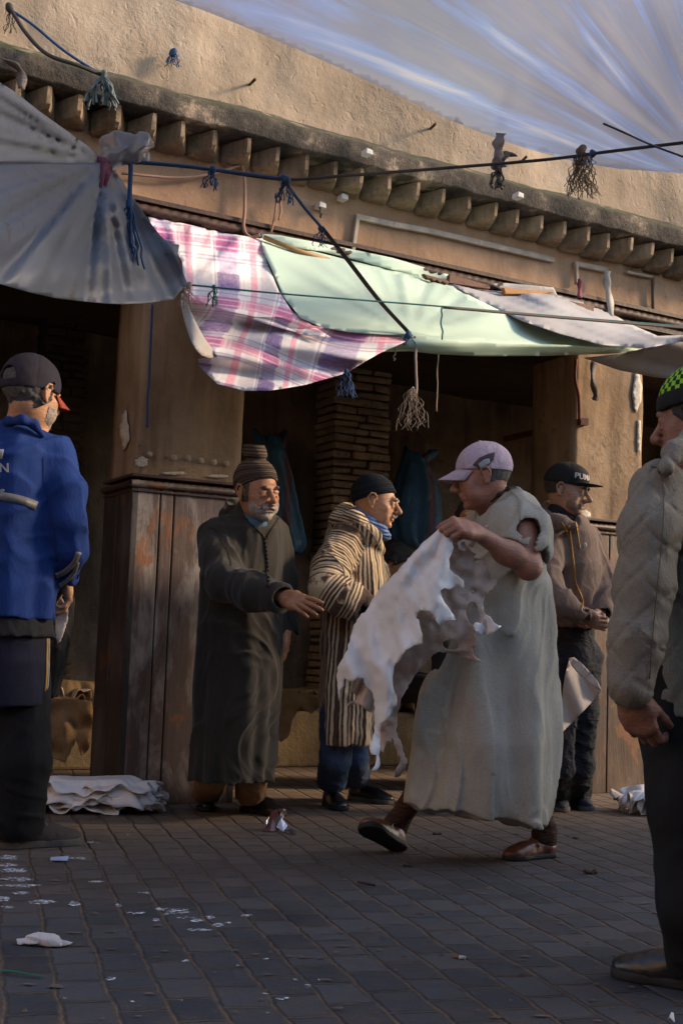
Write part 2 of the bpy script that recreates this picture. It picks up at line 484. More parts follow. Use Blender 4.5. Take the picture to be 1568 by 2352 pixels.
# --- ground of pavers
def paver_mat():
    m, t, b, o = newmat('pavers')
    v = coords(t, src='World', rot=0)
    wob = t.nodes.new('ShaderNodeTexNoise'); wob.inputs['Scale'].default_value = 3.2; wob.inputs['Detail'].default_value = 3
    L(t, v, wob.inputs['Vector'])
    add = t.nodes.new('ShaderNodeVectorMath'); add.operation = 'MULTIPLY_ADD'
    L(t, wob.outputs['Color'], add.inputs[0]); add.inputs[1].default_value = (.036, .036, 0); L(t, v, add.inputs[2])
    wob2 = t.nodes.new('ShaderNodeTexNoise'); wob2.inputs['Scale'].default_value = 22; L(t, v, wob2.inputs['Vector'])
    add2 = t.nodes.new('ShaderNodeVectorMath'); add2.operation = 'MULTIPLY_ADD'
    L(t, wob2.outputs['Color'], add2.inputs[0]); add2.inputs[1].default_value = (.012, .012, 0); L(t, add.outputs[0], add2.inputs[2])
    mp = t.nodes.new('ShaderNodeMapping'); mp.inputs['Rotation'].default_value = (0, 0, R(-105)); L(t, add2.outputs[0], mp.inputs['Vector'])
    br = t.nodes.new('ShaderNodeTexBrick'); L(t, mp.outputs[0], br.inputs['Vector'])
    br.inputs['Scale'].default_value = 1.0; br.inputs['Brick Width'].default_value = .175; br.inputs['Row Height'].default_value = .115
    br.inputs['Mortar Size'].default_value = .011; br.inputs['Mortar Smooth'].default_value = .9
    br.inputs['Color1'].default_value = (0, 0, 0, 1); br.inputs['Color2'].default_value = (1, 1, 1, 1); br.inputs['Mortar'].default_value = (.5, .5, .5, 1)
    br.offset = .5
    tone = ramp(t, br.outputs['Color'], [(0, (.014, .019, .030)), (.5, (.032, .037, .050)), (1, (.062, .062, .070))])
    n1 = noise(t, v, 1.1, 5, .6)
    tone = mix(t, grey(t, n1, .35, .7, 0, .5), tone, (.062, .054, .052), 'MIX')
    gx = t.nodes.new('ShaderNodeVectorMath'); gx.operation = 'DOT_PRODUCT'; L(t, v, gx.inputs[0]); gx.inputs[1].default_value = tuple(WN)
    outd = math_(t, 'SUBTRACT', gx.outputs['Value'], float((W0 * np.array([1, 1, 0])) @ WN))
    sun_tint = math_(t, 'MULTIPLY', grey(t, math_(t, 'ADD', outd, math_(t, 'MULTIPLY', n1, 1.2)), 3.0, 1.3), grey(t, noise(t, v, 4, 6, .7), .2, .6, .45, .95))
    tone = mix(t, sun_tint, tone, (.155, .108, .072))  # warm sunlight on the strip by the wall, painted in as brown tint
    # sandy dirt rubbed over the stones
    n2 = noise(t, v, 7, 6, .7)
    tone = mix(t, grey(t, n2, .45, .8, 0, .55), tone, (.095, .066, .045))
    jn = noise(t, v, 14, 4, .6)
    mor = math_(t, 'MULTIPLY', br.outputs['Fac'], grey(t, jn, .3, .55))
    tone = mix(t, mor, tone, (.115, .075, .052))
    sp = noise(t, v, 150, 2, .5)
    tone = mix(t, grey(t, sp, .66, .74, 0, .5), tone, (.22, .19, .17))
    L(t, tone, b.inputs['Base Color'])
    rg = grey(t, noise(t, v, 5, 5, .6), .3, .7, .55, .85); L(t, rg, b.inputs['Roughness'])
    inv = math_(t, 'SUBTRACT', 1.0, br.outputs['Fac'])
    bump(t, b, [(inv, 1.0, .018), (noise(t, v, 40, 5, .65), .5, .006), (noise(t, v, 3.5, 3, .5), .35, .03), (sp, .4, .003)])
    return m
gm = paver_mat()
V = []; F = []
G = 40.0
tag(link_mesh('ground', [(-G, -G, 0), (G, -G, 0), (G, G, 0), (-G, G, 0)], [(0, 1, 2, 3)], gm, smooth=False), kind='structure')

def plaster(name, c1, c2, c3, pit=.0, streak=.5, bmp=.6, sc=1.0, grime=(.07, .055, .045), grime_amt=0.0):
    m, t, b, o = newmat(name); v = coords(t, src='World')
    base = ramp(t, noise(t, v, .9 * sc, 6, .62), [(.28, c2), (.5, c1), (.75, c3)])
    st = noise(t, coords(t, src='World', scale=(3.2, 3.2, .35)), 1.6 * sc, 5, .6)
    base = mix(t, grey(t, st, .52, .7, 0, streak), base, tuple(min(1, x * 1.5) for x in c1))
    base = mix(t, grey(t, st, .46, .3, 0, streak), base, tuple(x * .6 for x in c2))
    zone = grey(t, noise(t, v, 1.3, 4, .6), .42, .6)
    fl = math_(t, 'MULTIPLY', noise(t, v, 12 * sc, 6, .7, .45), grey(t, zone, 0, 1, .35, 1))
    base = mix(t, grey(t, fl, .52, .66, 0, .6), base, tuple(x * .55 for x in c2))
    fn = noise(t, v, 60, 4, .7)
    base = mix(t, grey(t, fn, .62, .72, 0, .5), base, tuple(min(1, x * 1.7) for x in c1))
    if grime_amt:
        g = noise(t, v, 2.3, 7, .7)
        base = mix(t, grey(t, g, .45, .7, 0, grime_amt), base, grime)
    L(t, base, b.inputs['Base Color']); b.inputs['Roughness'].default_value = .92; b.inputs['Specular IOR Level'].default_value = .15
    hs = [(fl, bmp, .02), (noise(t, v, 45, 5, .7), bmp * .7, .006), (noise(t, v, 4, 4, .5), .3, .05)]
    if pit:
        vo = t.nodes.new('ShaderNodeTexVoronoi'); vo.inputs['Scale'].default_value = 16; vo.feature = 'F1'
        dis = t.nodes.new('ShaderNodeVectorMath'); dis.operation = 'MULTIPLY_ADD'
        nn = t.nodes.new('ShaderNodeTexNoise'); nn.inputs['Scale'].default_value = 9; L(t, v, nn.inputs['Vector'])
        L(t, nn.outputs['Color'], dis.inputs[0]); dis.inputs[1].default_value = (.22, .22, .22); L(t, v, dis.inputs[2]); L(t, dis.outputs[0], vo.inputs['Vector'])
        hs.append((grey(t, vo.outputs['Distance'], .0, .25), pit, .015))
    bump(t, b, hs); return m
PL_UP = plaster('plaster_upper', (.31, .245, .18), (.20, .155, .11), (.41, .34, .265), pit=.3, streak=.35, bmp=.8, sc=1.2, grime_amt=.4, grime=(.13, .10, .075))
PL_MID = plaster('plaster_band', (.30, .195, .125), (.23, .145, .09), (.37, .255, .175), streak=.45, bmp=.35, sc=1.3)
PL_PIL = plaster('plaster_pillar', (.25, .175, .11), (.155, .10, .06), (.36, .27, .18), streak=.6, bmp=.35, sc=2, grime_amt=.25)
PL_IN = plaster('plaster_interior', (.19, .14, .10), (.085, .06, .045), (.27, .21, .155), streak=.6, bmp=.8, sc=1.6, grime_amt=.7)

def wgrid(name, s0, s1, z0f, z1f, out, mat, parent, step=.07, rel=.012, seed=1, nrm=None):
    """an uneven plastered surface in the wall plane; z0f/z1f give its bottom and top along s"""
    ns = max(2, int((s1 - s0) / step)); S_ = np.linspace(s0, s1, ns)
    zz0 = np.array([z0f(s) for s in S_]); zz1 = np.array([z1f(s) for s in S_])
    nz = max(2, int((zz1 - zz0).max() / step)); T = np.linspace(0, 1, nz)
    V = []
    for i in range(ns):
        for j in range(nz):
            V.append(wp(S_[i], zz0[i] + (zz1[i] - zz0[i]) * T[j], out))
    V = np.array(V)
    d = vnoise(V * 2.2, seed) * rel + vnoise(V * 7, seed + 3) * rel * .35
    V = V + WN * d[:, None]
    F = np.array([(i * nz + j, (i + 1) * nz + j, (i + 1) * nz + j + 1, i * nz + j + 1) for i in range(ns - 1) for j in range(nz - 1)])
    o = link_mesh(name, V, F, mat, parent); return o

bl = root('market_building', wp(2.0, 0, -1.0), 'ochre plastered market hall with open stalls, toothed brick cornice and panelled pillars', 'building')
# key lines of the wall, read off along the facade
sA, zA = sz(160, 319 / 1.594 + 0, 0.0)
def lineat(p, q, out=0.0):
    (s0, z0), (s1, z1) = sz(*p, out), sz(*q, out)
    return lambda s: z0 + (z1 - z0) * (s - s0) / (s1 - s0)
z_dent_top = lineat((0, 174 + 8), (1568, 583 + 4), .10)
z_dent_bot = lineat((0, 174 + 62), (1568, 583 + 46), .10)
z_lint = lineat((325, 482), (1568, 750), 0.0)
SL, SR = -4.0, 14.0
wgrid('plaster_band', SL, SR, lambda s: z_lint(s) - .08, lambda s: z_dent_top(s) + .05, 0, PL_MID, bl, .06, .010, 3)
wgrid('upper_wall', SL, SR, lambda s: z_dent_top(s) + .1, lambda s: z_dent_top(s) + 5.5, .05, PL_UP, bl, .05, .03, 9)

# cornice ledge
mm, t, b, o = newmat('cornice_stone'); v = coords(t, src='World')
cst = ramp(t, noise(t, v, 3, 7, .7), [(.38, (.012, .011, .010)), (.48, (.040, .033, .027)), (.56, (.085, .068, .052)), (.63, (.30, .23, .165))])
moss = noise(t, v, 9, 5, .7)
gn = t.nodes.new('ShaderNodeNewGeometry'); sx = t.nodes.new('ShaderNodeSeparateXYZ'); L(t, gn.outputs['Normal'], sx.inputs[0])
mf = math_(t, 'MULTIPLY', grey(t, sx.outputs['Z'], .2, .8), grey(t, moss, .42, .6))
L(t, mix(t, mf, cst, (.035, .045, .012)), b.inputs['Base Color']); b.inputs['Roughness'].default_value = .95
bump(t, b, [(noise(t, v, 20, 6, .75), 1.0, .02), (noise(t, v, 90, 3, .6), .6, .004)])
CORN = mm
prof = [(.04, .21), (.05, .205), (.20, .118), (.215, .108), (.22, .098), (.222, .095), (.222, .05), (.220, .006), (.217, .0), (.20, -.004), (.12, -.010), (.0, -.01)]
ns = 420; S_ = np.linspace(SL, SR, ns); V = []
for s in S_:
    for (o_, z_) in prof:
        V.append(wp(s, z_dent_top(s) + z_, o_))
V = np.array(V); kk = np.array([.8 if 0 < i < len(prof) - 1 else .3 for i in range(len(prof))] * ns)
V += WN * ((vnoise(V * 5, 21) * .010 + vnoise(V * 22, 23) * .008) * kk)[:, None]; V[:, 2] += (vnoise(V * 4.0 + 7, 22) * .008 + vnoise(V * 19, 24) * .007) * kk
n_ = len(prof); F = np.array([(i * n_ + j, i * n_ + j + 1, (i + 1) * n_ + j + 1, (i + 1) * n_ + j) for i in range(ns - 1) for j in range(n_ - 1)])
link_mesh('cornice', V, F, CORN, bl)

# brick teeth under the cornice
DM = plaster('tooth_brick', (.26, .19, .125), (.12, .085, .06), (.38, .29, .20), streak=.5, bmp=.8, sc=5, grime_amt=.7, grime=(.05, .042, .035))
pxs = [30, 100, 171, 258, 338, 404, 478, 554, 623, 688, 753, 812, 875, 939, 997, 1057, 1117, 1170, 1225, 1277, 1328, 1378, 1426, 1473, 1520]
ss = [sz(u, 215 + .2607 * u, .10)[0] for u in pxs]
dsp = (ss[-1] - ss[3]) / (len(ss) - 4)
allss = [ss[0] - dsp * k for k in range(4, 0, -1)] + ss + [ss[-1] + dsp * k for k in range(1, 26)]
rnd = random.Random(3)
for s in allss:
    zt, zb = z_dent_top(s) - .012, z_dent_bot(s) + rnd.uniform(-.012, .008)
    w, o1 = .083 + rnd.uniform(-.006, .006), .185 + rnd.uniform(-.012, .012)
    q = MB()
    def ring(z, k, kk_): return [wp(s - w * k, z, 0), wp(s - w * k * .96, z, .03 * kk_), wp(s - .008, z, o1 * kk_), wp(s + .012, z, o1 * kk_), wp(s + w * k * .96, z, .03 * kk_), wp(s + w * k, z, 0)]
    h = zt - zb
    b0 = len(q.V); rings = [ring(zt, 1, 1), ring(zt - h * .75, .99, .97), ring(zt - h * .93, .93, .85), ring(zb, .8, .62)]
    for r_ in rings: q.V += r_
    for a in range(3):
        for k in range(5): q.F.append((b0 + a * 6 + k, b0 + (a + 1) * 6 + k, b0 + (a + 1) * 6 + k + 1, b0 + a * 6 + k + 1))
    q.F.append(tuple(b0 + 18 + k for k in range(6))[::-1])
    dv = np.array(q.V); dv += WN * (vnoise(dv * 25 + s, 4) * .006)[:, None]; q.V = list(dv)
    q.build('brick_tooth', DM, bl)

# twisted moulding and lintel over the stalls
WOODD = plain('dark_wood', (.06, .028, .018), .6, 40, .6, (.025, .012, .008), 6)
ml = MB(); 
for a, b_ in ((SL, SR),):
    for zo, h, o_ in ((.035, .022, .035), (-.075, .03, .03)):
        n = 60
        for k in range(n):
            s0, s1 = a + (b_ - a) * k / n, a + (b_ - a) * (k + 1) / n
            q = [wp(s0, z_lint(s0) + zo, -.03), wp(s0, z_lint(s0) + zo, o_), wp(s1, z_lint(s1) + zo, o_), wp(s1, z_lint(s1) + zo, -.03)]
            ml.prism(q, [p + np.array([0, 0, h]) for p in q])
lm = ml.build('lintel_moulding', WOODD, bl)
def rope_strip(name, s0, s1, zf, out, r, pitch, mat, parent):
    V = []; F = []; n = int((s1 - s0) / .012); m = 10
    for i in range(n):
        s = s0 + (s1 - s0) * i / (n - 1); z = zf(s)
        for k in range(m):
            a = 2 * math.pi * k / m
            rr = r * (.78 + .26 * abs(math.cos((a - s * 2 * math.pi / pitch) * 1.5)))
            V.append(wp(s, z + math.sin(a) * rr, out + math.cos(a) * rr))
    V = np.array(V); F = np.array([(i * m + k, i * m + (k + 1) % m, (i + 1) * m + (k + 1) % m, (i + 1) * m + k) for i in range(n - 1) for k in range(m)])
    return link_mesh(name, V, F, mat, parent)
rope_strip('rope_moulding', -.6, 9.5, lambda s: z_lint(s) - .008, .03, .028, .16, WOODD, bl)
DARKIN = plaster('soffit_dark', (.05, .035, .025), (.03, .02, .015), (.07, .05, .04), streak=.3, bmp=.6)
q = MB()
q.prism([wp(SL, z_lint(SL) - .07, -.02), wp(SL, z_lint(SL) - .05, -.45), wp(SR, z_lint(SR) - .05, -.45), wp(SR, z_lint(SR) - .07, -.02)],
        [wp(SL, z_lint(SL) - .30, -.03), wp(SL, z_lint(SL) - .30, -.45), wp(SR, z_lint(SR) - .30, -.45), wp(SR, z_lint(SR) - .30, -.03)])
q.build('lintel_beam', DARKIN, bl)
# interior
IN = 2.3
zc = z_lint(4) + .15
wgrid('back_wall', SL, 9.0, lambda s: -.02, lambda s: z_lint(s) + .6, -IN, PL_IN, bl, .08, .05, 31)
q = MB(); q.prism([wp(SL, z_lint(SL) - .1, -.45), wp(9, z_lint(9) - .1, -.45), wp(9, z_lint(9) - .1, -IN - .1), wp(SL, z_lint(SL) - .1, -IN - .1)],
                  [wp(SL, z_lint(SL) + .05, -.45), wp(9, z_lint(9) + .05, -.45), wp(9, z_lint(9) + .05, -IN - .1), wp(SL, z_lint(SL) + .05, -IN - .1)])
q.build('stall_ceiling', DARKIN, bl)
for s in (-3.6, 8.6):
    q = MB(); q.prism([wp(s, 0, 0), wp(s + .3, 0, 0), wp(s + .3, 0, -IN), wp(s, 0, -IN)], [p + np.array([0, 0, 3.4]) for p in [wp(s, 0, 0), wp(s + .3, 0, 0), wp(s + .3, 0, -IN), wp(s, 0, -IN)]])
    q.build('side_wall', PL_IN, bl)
# bricks of the interior pier
def brick_mat():
    m, t, b, o = newmat('old_brick'); v = coords(t, src='World')
    n1 = noise(t, v, 4, 6, .7); n2 = noise(t, v, 25, 4, .6)
    col = ramp(t, n1, [(.3, (.15, .11, .085)), (.55, (.30, .24, .18)), (.75, (.42, .35, .27))])
    L(t, mix(t, grey(t, n2, .5, .7, 0, .5), col, (.06, .04, .03)), b.inputs['Base Color']); b.inputs['Roughness'].default_value = .95
    bump(t, b, [(n2, .9, .012)]); return m
BRK = brick_mat()
def brick_pier(s0, s1, o0, z1, name):
    q = MB(); z = 0.0; row = 0; rn = random.Random(int(s0 * 100) + 5)
    while z < z1:
        h = .042 + rn.uniform(-.006, .008); s = s0 - rn.uniform(0, .02); nb = 2
        cut = s0 + (s1 - s0) * (.38 if row % 2 else .62) + rn.uniform(-.03, .03)
        for a, b_ in ((s0 - rn.uniform(-.012, .015), cut - .006), (cut + .006, s1 + rn.uniform(-.012, .02))):
            oo = o0 + rn.uniform(-.012, .014); dz = rn.uniform(-.004, .004)
            r0 = [wp(a, z + dz, -IN), wp(a, z + dz, oo), wp(b_, z - dz, oo + rn.uniform(-.006, .006)), wp(b_, z - dz, -IN)]
            jt = lambda: np.array([rn.uniform(-.006, .006), rn.uniform(-.008, .008), rn.uniform(-.005, .005)])
            q.prism([p + jt() for p in r0], [p + np.array([0, 0, h]) + jt() for p in r0])
        z += h + .012; row += 1
    o = q.build(name, BRK, bl, bevel=.010)
    q = MB(); r0 = [wp(s0 + .012, 0, -IN), wp(s0 + .012, 0, o0 - .02), wp(s1 - .012, 0, o0 - .02), wp(s1 - .012, 0, -IN)]
    q.prism(r0, [p + np.array([0, 0, z1]) for p in r0]); q.build('pier_core', DARKIN, bl); return o
pa, pb = sz(768, 1000, -IN + .3)[0], sz(893, 1000, -IN + .3)[0]
brick_pier(pa, pb, -IN + .3, 3.2, 'brick_pier')
pa2, pb2 = sz(95, 1000, -IN + .25)[0], sz(190, 1000, -IN + .25)[0]
BRK = plaster('shade_brick', (.05, .036, .026), (.03, .022, .017), (.08, .06, .045)); brick_pier(pa2, pb2, -IN + .25, 3.2, 'brick_pier')  # darker copy of the brick, gloom of the left stall put into its colour
# low plastered bench along the back
q = MB(); 
zb_ = .36
r0 = [wp(SL, 0, -IN), wp(SL, 0, -IN + .62), wp(7, 0, -IN + .62), wp(7, 0, -IN)]
q.prism(r0, [p + np.array([0, 0, zb_]) for p in r0])
o = q.build('stone_bench', plaster('bench_plaster', (.22, .16, .085), (.13, .09, .05), (.30, .225, .13), streak=.3, bmp=.9, sc=3, grime_amt=.4), bl, bevel=.02)

# --- pillars
def wood_mat(name, c1, c2, streak_white=.5, rust=.5, smear=((.36, .33, .30))):
    m, t, b, o = newmat(name); v = coords(t, src='World'); vg = coords(t, src='World', scale=(9, 9, .7))
    g = noise(t, vg, 5, 6, .7, .3)
    col = ramp(t, g, [(.25, c2), (.7, c1)])
    sm = noise(t, coords(t, src='World', scale=(3.0, 3.0, 1.0)), 1.7, 6, .68, .4)
    col = mix(t, grey(t, sm, .50, .66, 0, streak_white), col, smear)
    ru = noise(t, coords(t, src='World', scale=(1.6, 1.6, 1.0)), 3.4, 6, .7, .8)
    col = mix(t, grey(t, ru, .565, .62, 0, rust), col, (.22, .075, .016))
    sc = noise(t, vg, 12, 4, .6)
    col = mix(t, grey(t, sc, .70, .76, 0, .6), col, (.42, .38, .32))
    L(t, col, b.inputs['Base Color']); b.inputs['Roughness'].default_value = .5
    bump(t, b, [(g, .35, .006), (noise(t, vg, 30, 4, .6), .4, .003), (ru, .2, .01)]); return m
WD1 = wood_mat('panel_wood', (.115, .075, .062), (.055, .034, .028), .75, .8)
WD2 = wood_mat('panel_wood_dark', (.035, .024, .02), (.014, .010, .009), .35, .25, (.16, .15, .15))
WD3 = wood_mat('panel_wood_brown', (.062, .030, .018), (.024, .012, .008), .25, .5, (.26, .19, .11))
def pillar(u0, u1, uv, vt, ztop, side, front_mat, side_mat, planks, name):
    """u0,u1 front edges read at row uv; vt row of the capital trim at the left edge"""
    s0 = sz(u0, uv)[0]; s1 = sz(u1, uv)[0]; zt = sz(u0, vt)[1]
    q = MB(); r0 = [wp(s0 + .012, 0, -side + .01), wp(s1 - .012, 0, -side + .01), wp(s1 - .012, 0, -.015), wp(s0 + .012, 0, -.015)]
    q.prism(r0, [p + np.array([0, 0, zt]) for p in r0]); q.build('pillar_core', DARKIN, bl)
    # plastered shaft as a lumpy closed box
    ring = []
    def edge(a, b, n): return [a + (b - a) * i / n for i in range(n)]
    c = [wp(s0 + .0, 0, 0), wp(s1, 0, 0), wp(s1, 0, -side), wp(s0, 0, -side)]
    ring = edge(c[0], c[1], 16) + edge(c[1], c[2], 7) + edge(c[2], c[3], 16) + edge(c[3], c[0], 7)
    nz = 40; V = []; ctr = sum(c) / 4
    for j in range(nz + 1):
        z = zt + (ztop - zt) * j / nz
        for p in ring:
            pp = p + np.array([0, 0, z]); d = (p - ctr); d[2] = 0; d /= np.linalg.norm(d)
            V.append(pp + d * (vnoise(np.array([pp * 3.1]), 5)[0] * .006 + vnoise(np.array([pp * 11]), 6)[0] * .003 - .004))
    n = len(ring); F = np.array([(j * n + i, j * n + (i + 1) % n, (j + 1) * n + (i + 1) % n, (j + 1) * n + i) for j in range(nz) for i in range(n)])
    link_mesh('pillar_shaft', np.array(V), F, PL_PIL, bl)
    # panelling
    q = MB(); cuts = [0] + planks + [1]; rn = random.Random(int(u0))
    for a, b_ in zip(cuts[:-1], cuts[1:]):
        g = .004; sa, sb = s0 + (s1 - s0) * a + g, s0 + (s1 - s0) * b_ - g; oo = .022 + rn.uniform(-.004, .004)
        r0 = [wp(sa, 0, oo), wp(sa, 0, -.012), wp(sb, 0, -.012), wp(sb, 0, oo)]
        r1 = [p + np.array([0, 0, zt - .015]) for p in r0]; q.prism(r0, r1)
    q.build('wood_panelling', front_mat, bl, bevel=.004)
    q = MB(); k = 2
    for i in range(k):
        a, b_ = side * i / k + .003, side * (i + 1) / k - .003
        if i == 0: a = -.020
        for sx_, sgn in ((s0, -1), (s1, 1)):
            r0 = [wp(sx_ + sgn * .024, 0, -a), wp(sx_ - sgn * .010, 0, -a), wp(sx_ - sgn * .010, 0, -b_), wp(sx_ + sgn * .024, 0, -b_)]
            if sgn < 0: r0 = r0[::-1]
            q.prism(r0, [p + np.array([0, 0, zt - .012]) for p in r0])
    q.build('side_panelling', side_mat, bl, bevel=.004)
    # capital trim: two boards and a twisted strip, on front and left side
    q = MB()
    for zo, h, e in ((0.0, .016, .034), (-.072, .012, .030)):
        r0 = [wp(s0 - e, zt + zo, e), wp(s0 - e, zt + zo, -side), wp(s1 + e, zt + zo, -side), wp(s1 + e, zt + zo, e)]
        q.prism(r0, [p + np.array([0, 0, h]) for p in r0])
    q.build('pillar_trim', WOODD, bl, bevel=.003)
    rope_strip('twisted_trim', s0 - .035, s1 + .035, lambda s: zt - .034, .022, .020, .11, front_mat, bl)
    V = []; F = []; m = 8; nn = 60
    for i in range(nn):
        o_ = .03 - (side + .03) * i / (nn - 1)
        for k_ in range(m):
            a = 2 * math.pi * k_ / m; rr = .018 * (.8 + .25 * abs(math.cos((a - o_ * 48) * 1.5)))
            V.append(wp(s0 - .03 + math.cos(a) * rr, zt - .034 + math.sin(a) * rr, o_))
    F = np.array([(i * m + k_, i * m + (k_ + 1) % m, (i + 1) * m + (k_ + 1) % m, (i + 1) * m + k_) for i in range(nn - 1) for k_ in range(m)])
    link_mesh('twisted_trim', np.array(V), F, WOODD, bl)
    return s0, s1, zt
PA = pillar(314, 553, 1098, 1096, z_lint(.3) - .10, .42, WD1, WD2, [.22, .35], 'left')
PB = pillar(1315, 1472, 1150, 1193, z_lint(3.4) - .10, .42, WD3, WD3, [.5], 'right')
# further pillars down the lane
s_n = PB[1] + (PB[0] - PA[1]); pp_ = wp(s_n, PB[2] * .7); 
def pxof(p):
    q = RWC.T @ (p - CAM0); return CU + q[0] / -q[2] * FPX, CV - q[1] / -q[2] * FPX
u_a, v_a = pxof(wp(s_n, 1.2)); u_b, v_b = pxof(wp(s_n + .8, 1.2)); _, v_t = pxof(wp(s_n, PB[2]))
_sz = sz
def sz(u, v, out=0.0): return (s_n if abs(u - u_a) < 1e-6 else s_n + .8, PB[2]) if u > 1600 else _sz(u, v, out)
pillar(u_a, u_b, v_a, v_t, z_lint(s_n) - .10, .42, WD3, WD3, [.5], 'far')
sz = _sz
print('PILLARS', PA, PB, 'zlint', z_lint(0), z_lint(3), 'dent', z_dent_top(0), z_dent_top(3), 'pxs', allss[:3])
# plaster losses and patches on the pillars
PALE = plaster('bare_plaster', (.50, .44, .36), (.4, .34, .27), (.58, .52, .44), streak=.2, bmp=.8, sc=6)
def patch(u, v, ru, rv, seed, parent, on='front', name='plaster_patch', mat=PALE, out=.006, jag=.35):
    rn = random.Random(seed); n = 22
    pts = []
    for i in range(n):
        a = 2 * math.pi * i / n; k = 1 + rn.uniform(-jag, jag) * .6
        pts.append((u + math.cos(a) * ru * k, v + math.sin(a) * rv * k))
    def pf(U, Vv):
        if on == 'front': return pos_wall(lambda a, b: np.full_like(a, out))(U, Vv)
        s0 = PA[0] if on == 'left' else PB[0]
        d = np.stack([U - CU, -(Vv - CV), np.full_like(U, -FPX)], 1) @ RWC.T
        base = W0 * np.array([1, 1, 0]) + WD * (s0 - .005); tt = ((base - CAM0) @ WD) / (d @ WD); return CAM0 + d * tt[:, None]
    return sheet(name, smooth_poly(pts, 1), [], pf, 7, mat, parent, jag=.3, th=.003, seed=seed, smooth=False)
patch(286, 990, 11, 42, 1, bl, 'left')
for (u, v, a, b_, sd, on) in [(1322, 1175, 16, 20, 3, 'front'), (1462, 900, 12, 42, 4, 'front'), (1466, 1000, 5, 40, 5, 'front'), (1340, 1183, 14, 12, 6, 'front'), (325, 1062, 16, 12, 7, 'front'), (400, 1087, 28, 4, 8, 'front'), (500, 1094, 24, 4, 10, 'front'),
                          (1120, 655, 8, 6, 21, 'front'), (1010, 628, 15, 5, 22, 'front')]:
    patch(u, v, a, b_, sd, bl, on)

for (u, v) in ((344, 1043), (400, 1051), (432, 1053), (462, 1058), (491, 1062), (520, 1065)):
    patch(u, v, 7, 7, u, bl, 'front', 'pale_stain', plaster('pale_stain', (.30, .24, .18), (.24, .18, .13), (.36, .30, .24), streak=.1, bmp=.3, sc=8), .005, .3)
# ------------------------------------------------------------------ awnings, tarps and plastic sheets
def awn_mat(name, col_fn, transl=.45, rough=.8, bumps=True, gloss=0.0, transp=0.0):
    m, t, b, o = newmat(name); c = col_fn(t)
    L(t, c, b.inputs['Base Color']) if not isinstance(c, tuple) else None
    if isinstance(c, tuple): b.inputs['Base Color'].default_value = c4(c)
    b.inputs['Roughness'].default_value = rough; b.inputs['Specular IOR Level'].default_value = .2 + gloss
    v = coords(t)
    bump(t, b, [(noise(t, v, 4, 3, .5, .4), .12, .02), (noise(t, v, 300, 2, .5), .2, .002)])
    tr = t.nodes.new('ShaderNodeBsdfTranslucent')
    if isinstance(c, tuple): tr.inputs[0].default_value = c4(c)
    else: L(t, c, tr.inputs[0])
    ms = t.nodes.new('ShaderNodeMixShader'); ms.inputs[0].default_value = transl
    L(t, b.outputs[0], ms.inputs[1]); L(t, tr.outputs[0], ms.inputs[2]); last = ms.outputs[0]
    if transp:
        tp = t.nodes.new('ShaderNodeBsdfTransparent'); m2 = t.nodes.new('ShaderNodeMixShader'); m2.inputs[0].default_value = transp
        L(t, last, m2.inputs[1]); L(t, tp.outputs[0], m2.inputs[2]); last = m2.outputs[0]
    L(t, last, o.inputs['Surface']); return m
def dirty(t, base, d1=(.12, .08, .05), amt=.7, lo=.55, hi=.75, sc=3.0):
    v = coords(t); c = ramp(t, noise(t, v, 1.5, 5, .6), [(.3, base), (.7, tuple(x * .82 for x in base))])
    return mix(t, grey(t, noise(t, v, sc, 7, .75, .5), lo, hi, 0, amt), c, d1)
def plaid(t):
    """printed cotton: pink, violet and grey checks on off-white"""
    uv = t.nodes.new('ShaderNodeTexCoord').outputs['UV']; sp = t.nodes.new('ShaderNodeSeparateXYZ'); L(t, uv, sp.inputs[0])
    def band(ax, per, c, w, soft=.01):
        x = math_(t, 'FRACT', math_(t, 'ADD', math_(t, 'DIVIDE', sp.outputs[ax], per), 1.0 - c / per + .5))
        d = math_(t, 'MULTIPLY', math_(t, 'ABSOLUTE', math_(t, 'SUBTRACT', x, .5)), per)
        return grey(t, d, w * .5 + .004, w * .5 - .004)
    base = (.92, .90, .88); col = base
    P = .35
    n = noise(t, uv, 60, 4, .7)
    def lay(col, fac, c, a=.8):
        return mix(t, math_(t, 'MULTIPLY', fac, math_(t, 'MULTIPLY', grey(t, n, .3, .6, .55, 1), a)), col, c)
    col = lay(base, band(0, P, .28, .085), (.52, .50, .54), .5)
    col = lay(col, band(1, P, .30, .10), (.55, .52, .56), .45)
    col = lay(col, band(0, P, .06, .10), (.42, .34, .58), .72)
    col = lay(col, band(1, P, .09, .07), (.84, .20, .36), .72)
    both = math_(t, 'MULTIPLY', band(0, P, .06, .12), band(1, P, .09, .085)); col = lay(col, both, (.45, .12, .34), .8)
    col = lay(col, math_(t, 'MULTIPLY', band(0, P, .06, .12), band(1, P, .30, .10)), (.22, .15, .36), .9)
    col = lay(col, band(0, P, .20, .035), (.86, .26, .40), .7)
    for c_ in (.135, .155, -.02): col = mix(t, math_(t, 'MULTIPLY', band(0, P, c_ % P, .008), .8), col, (.90, .88, .88))
    for c_ in (.02, .165, .185): col = mix(t, math_(t, 'MULTIPLY', band(1, P, c_, .007), .7), col, (.36, .26, .44))
    col = mix(t, math_(t, 'MULTIPLY', band(0, P, .34, .006), .6), col, (.25, .15, .35))
    for c_ in (.11, .07): col = mix(t, math_(t, 'MULTIPLY', band(1, P, c_, .006), .8), col, (.90, .85, .88))
    v = coords(t); g = noise(t, v, 2.2, 6, .7)
    return mix(t, grey(t, g, .55, .8, 0, .6), col, (.42, .32, .22))
PLAID = awn_mat('plaid_cotton', plaid, .25, .85)
MINT = awn_mat('mint_canvas', lambda t: dirty(t, (.66, .84, .72), (.5, .55, .3), .3, .62, .8), .3, .6)
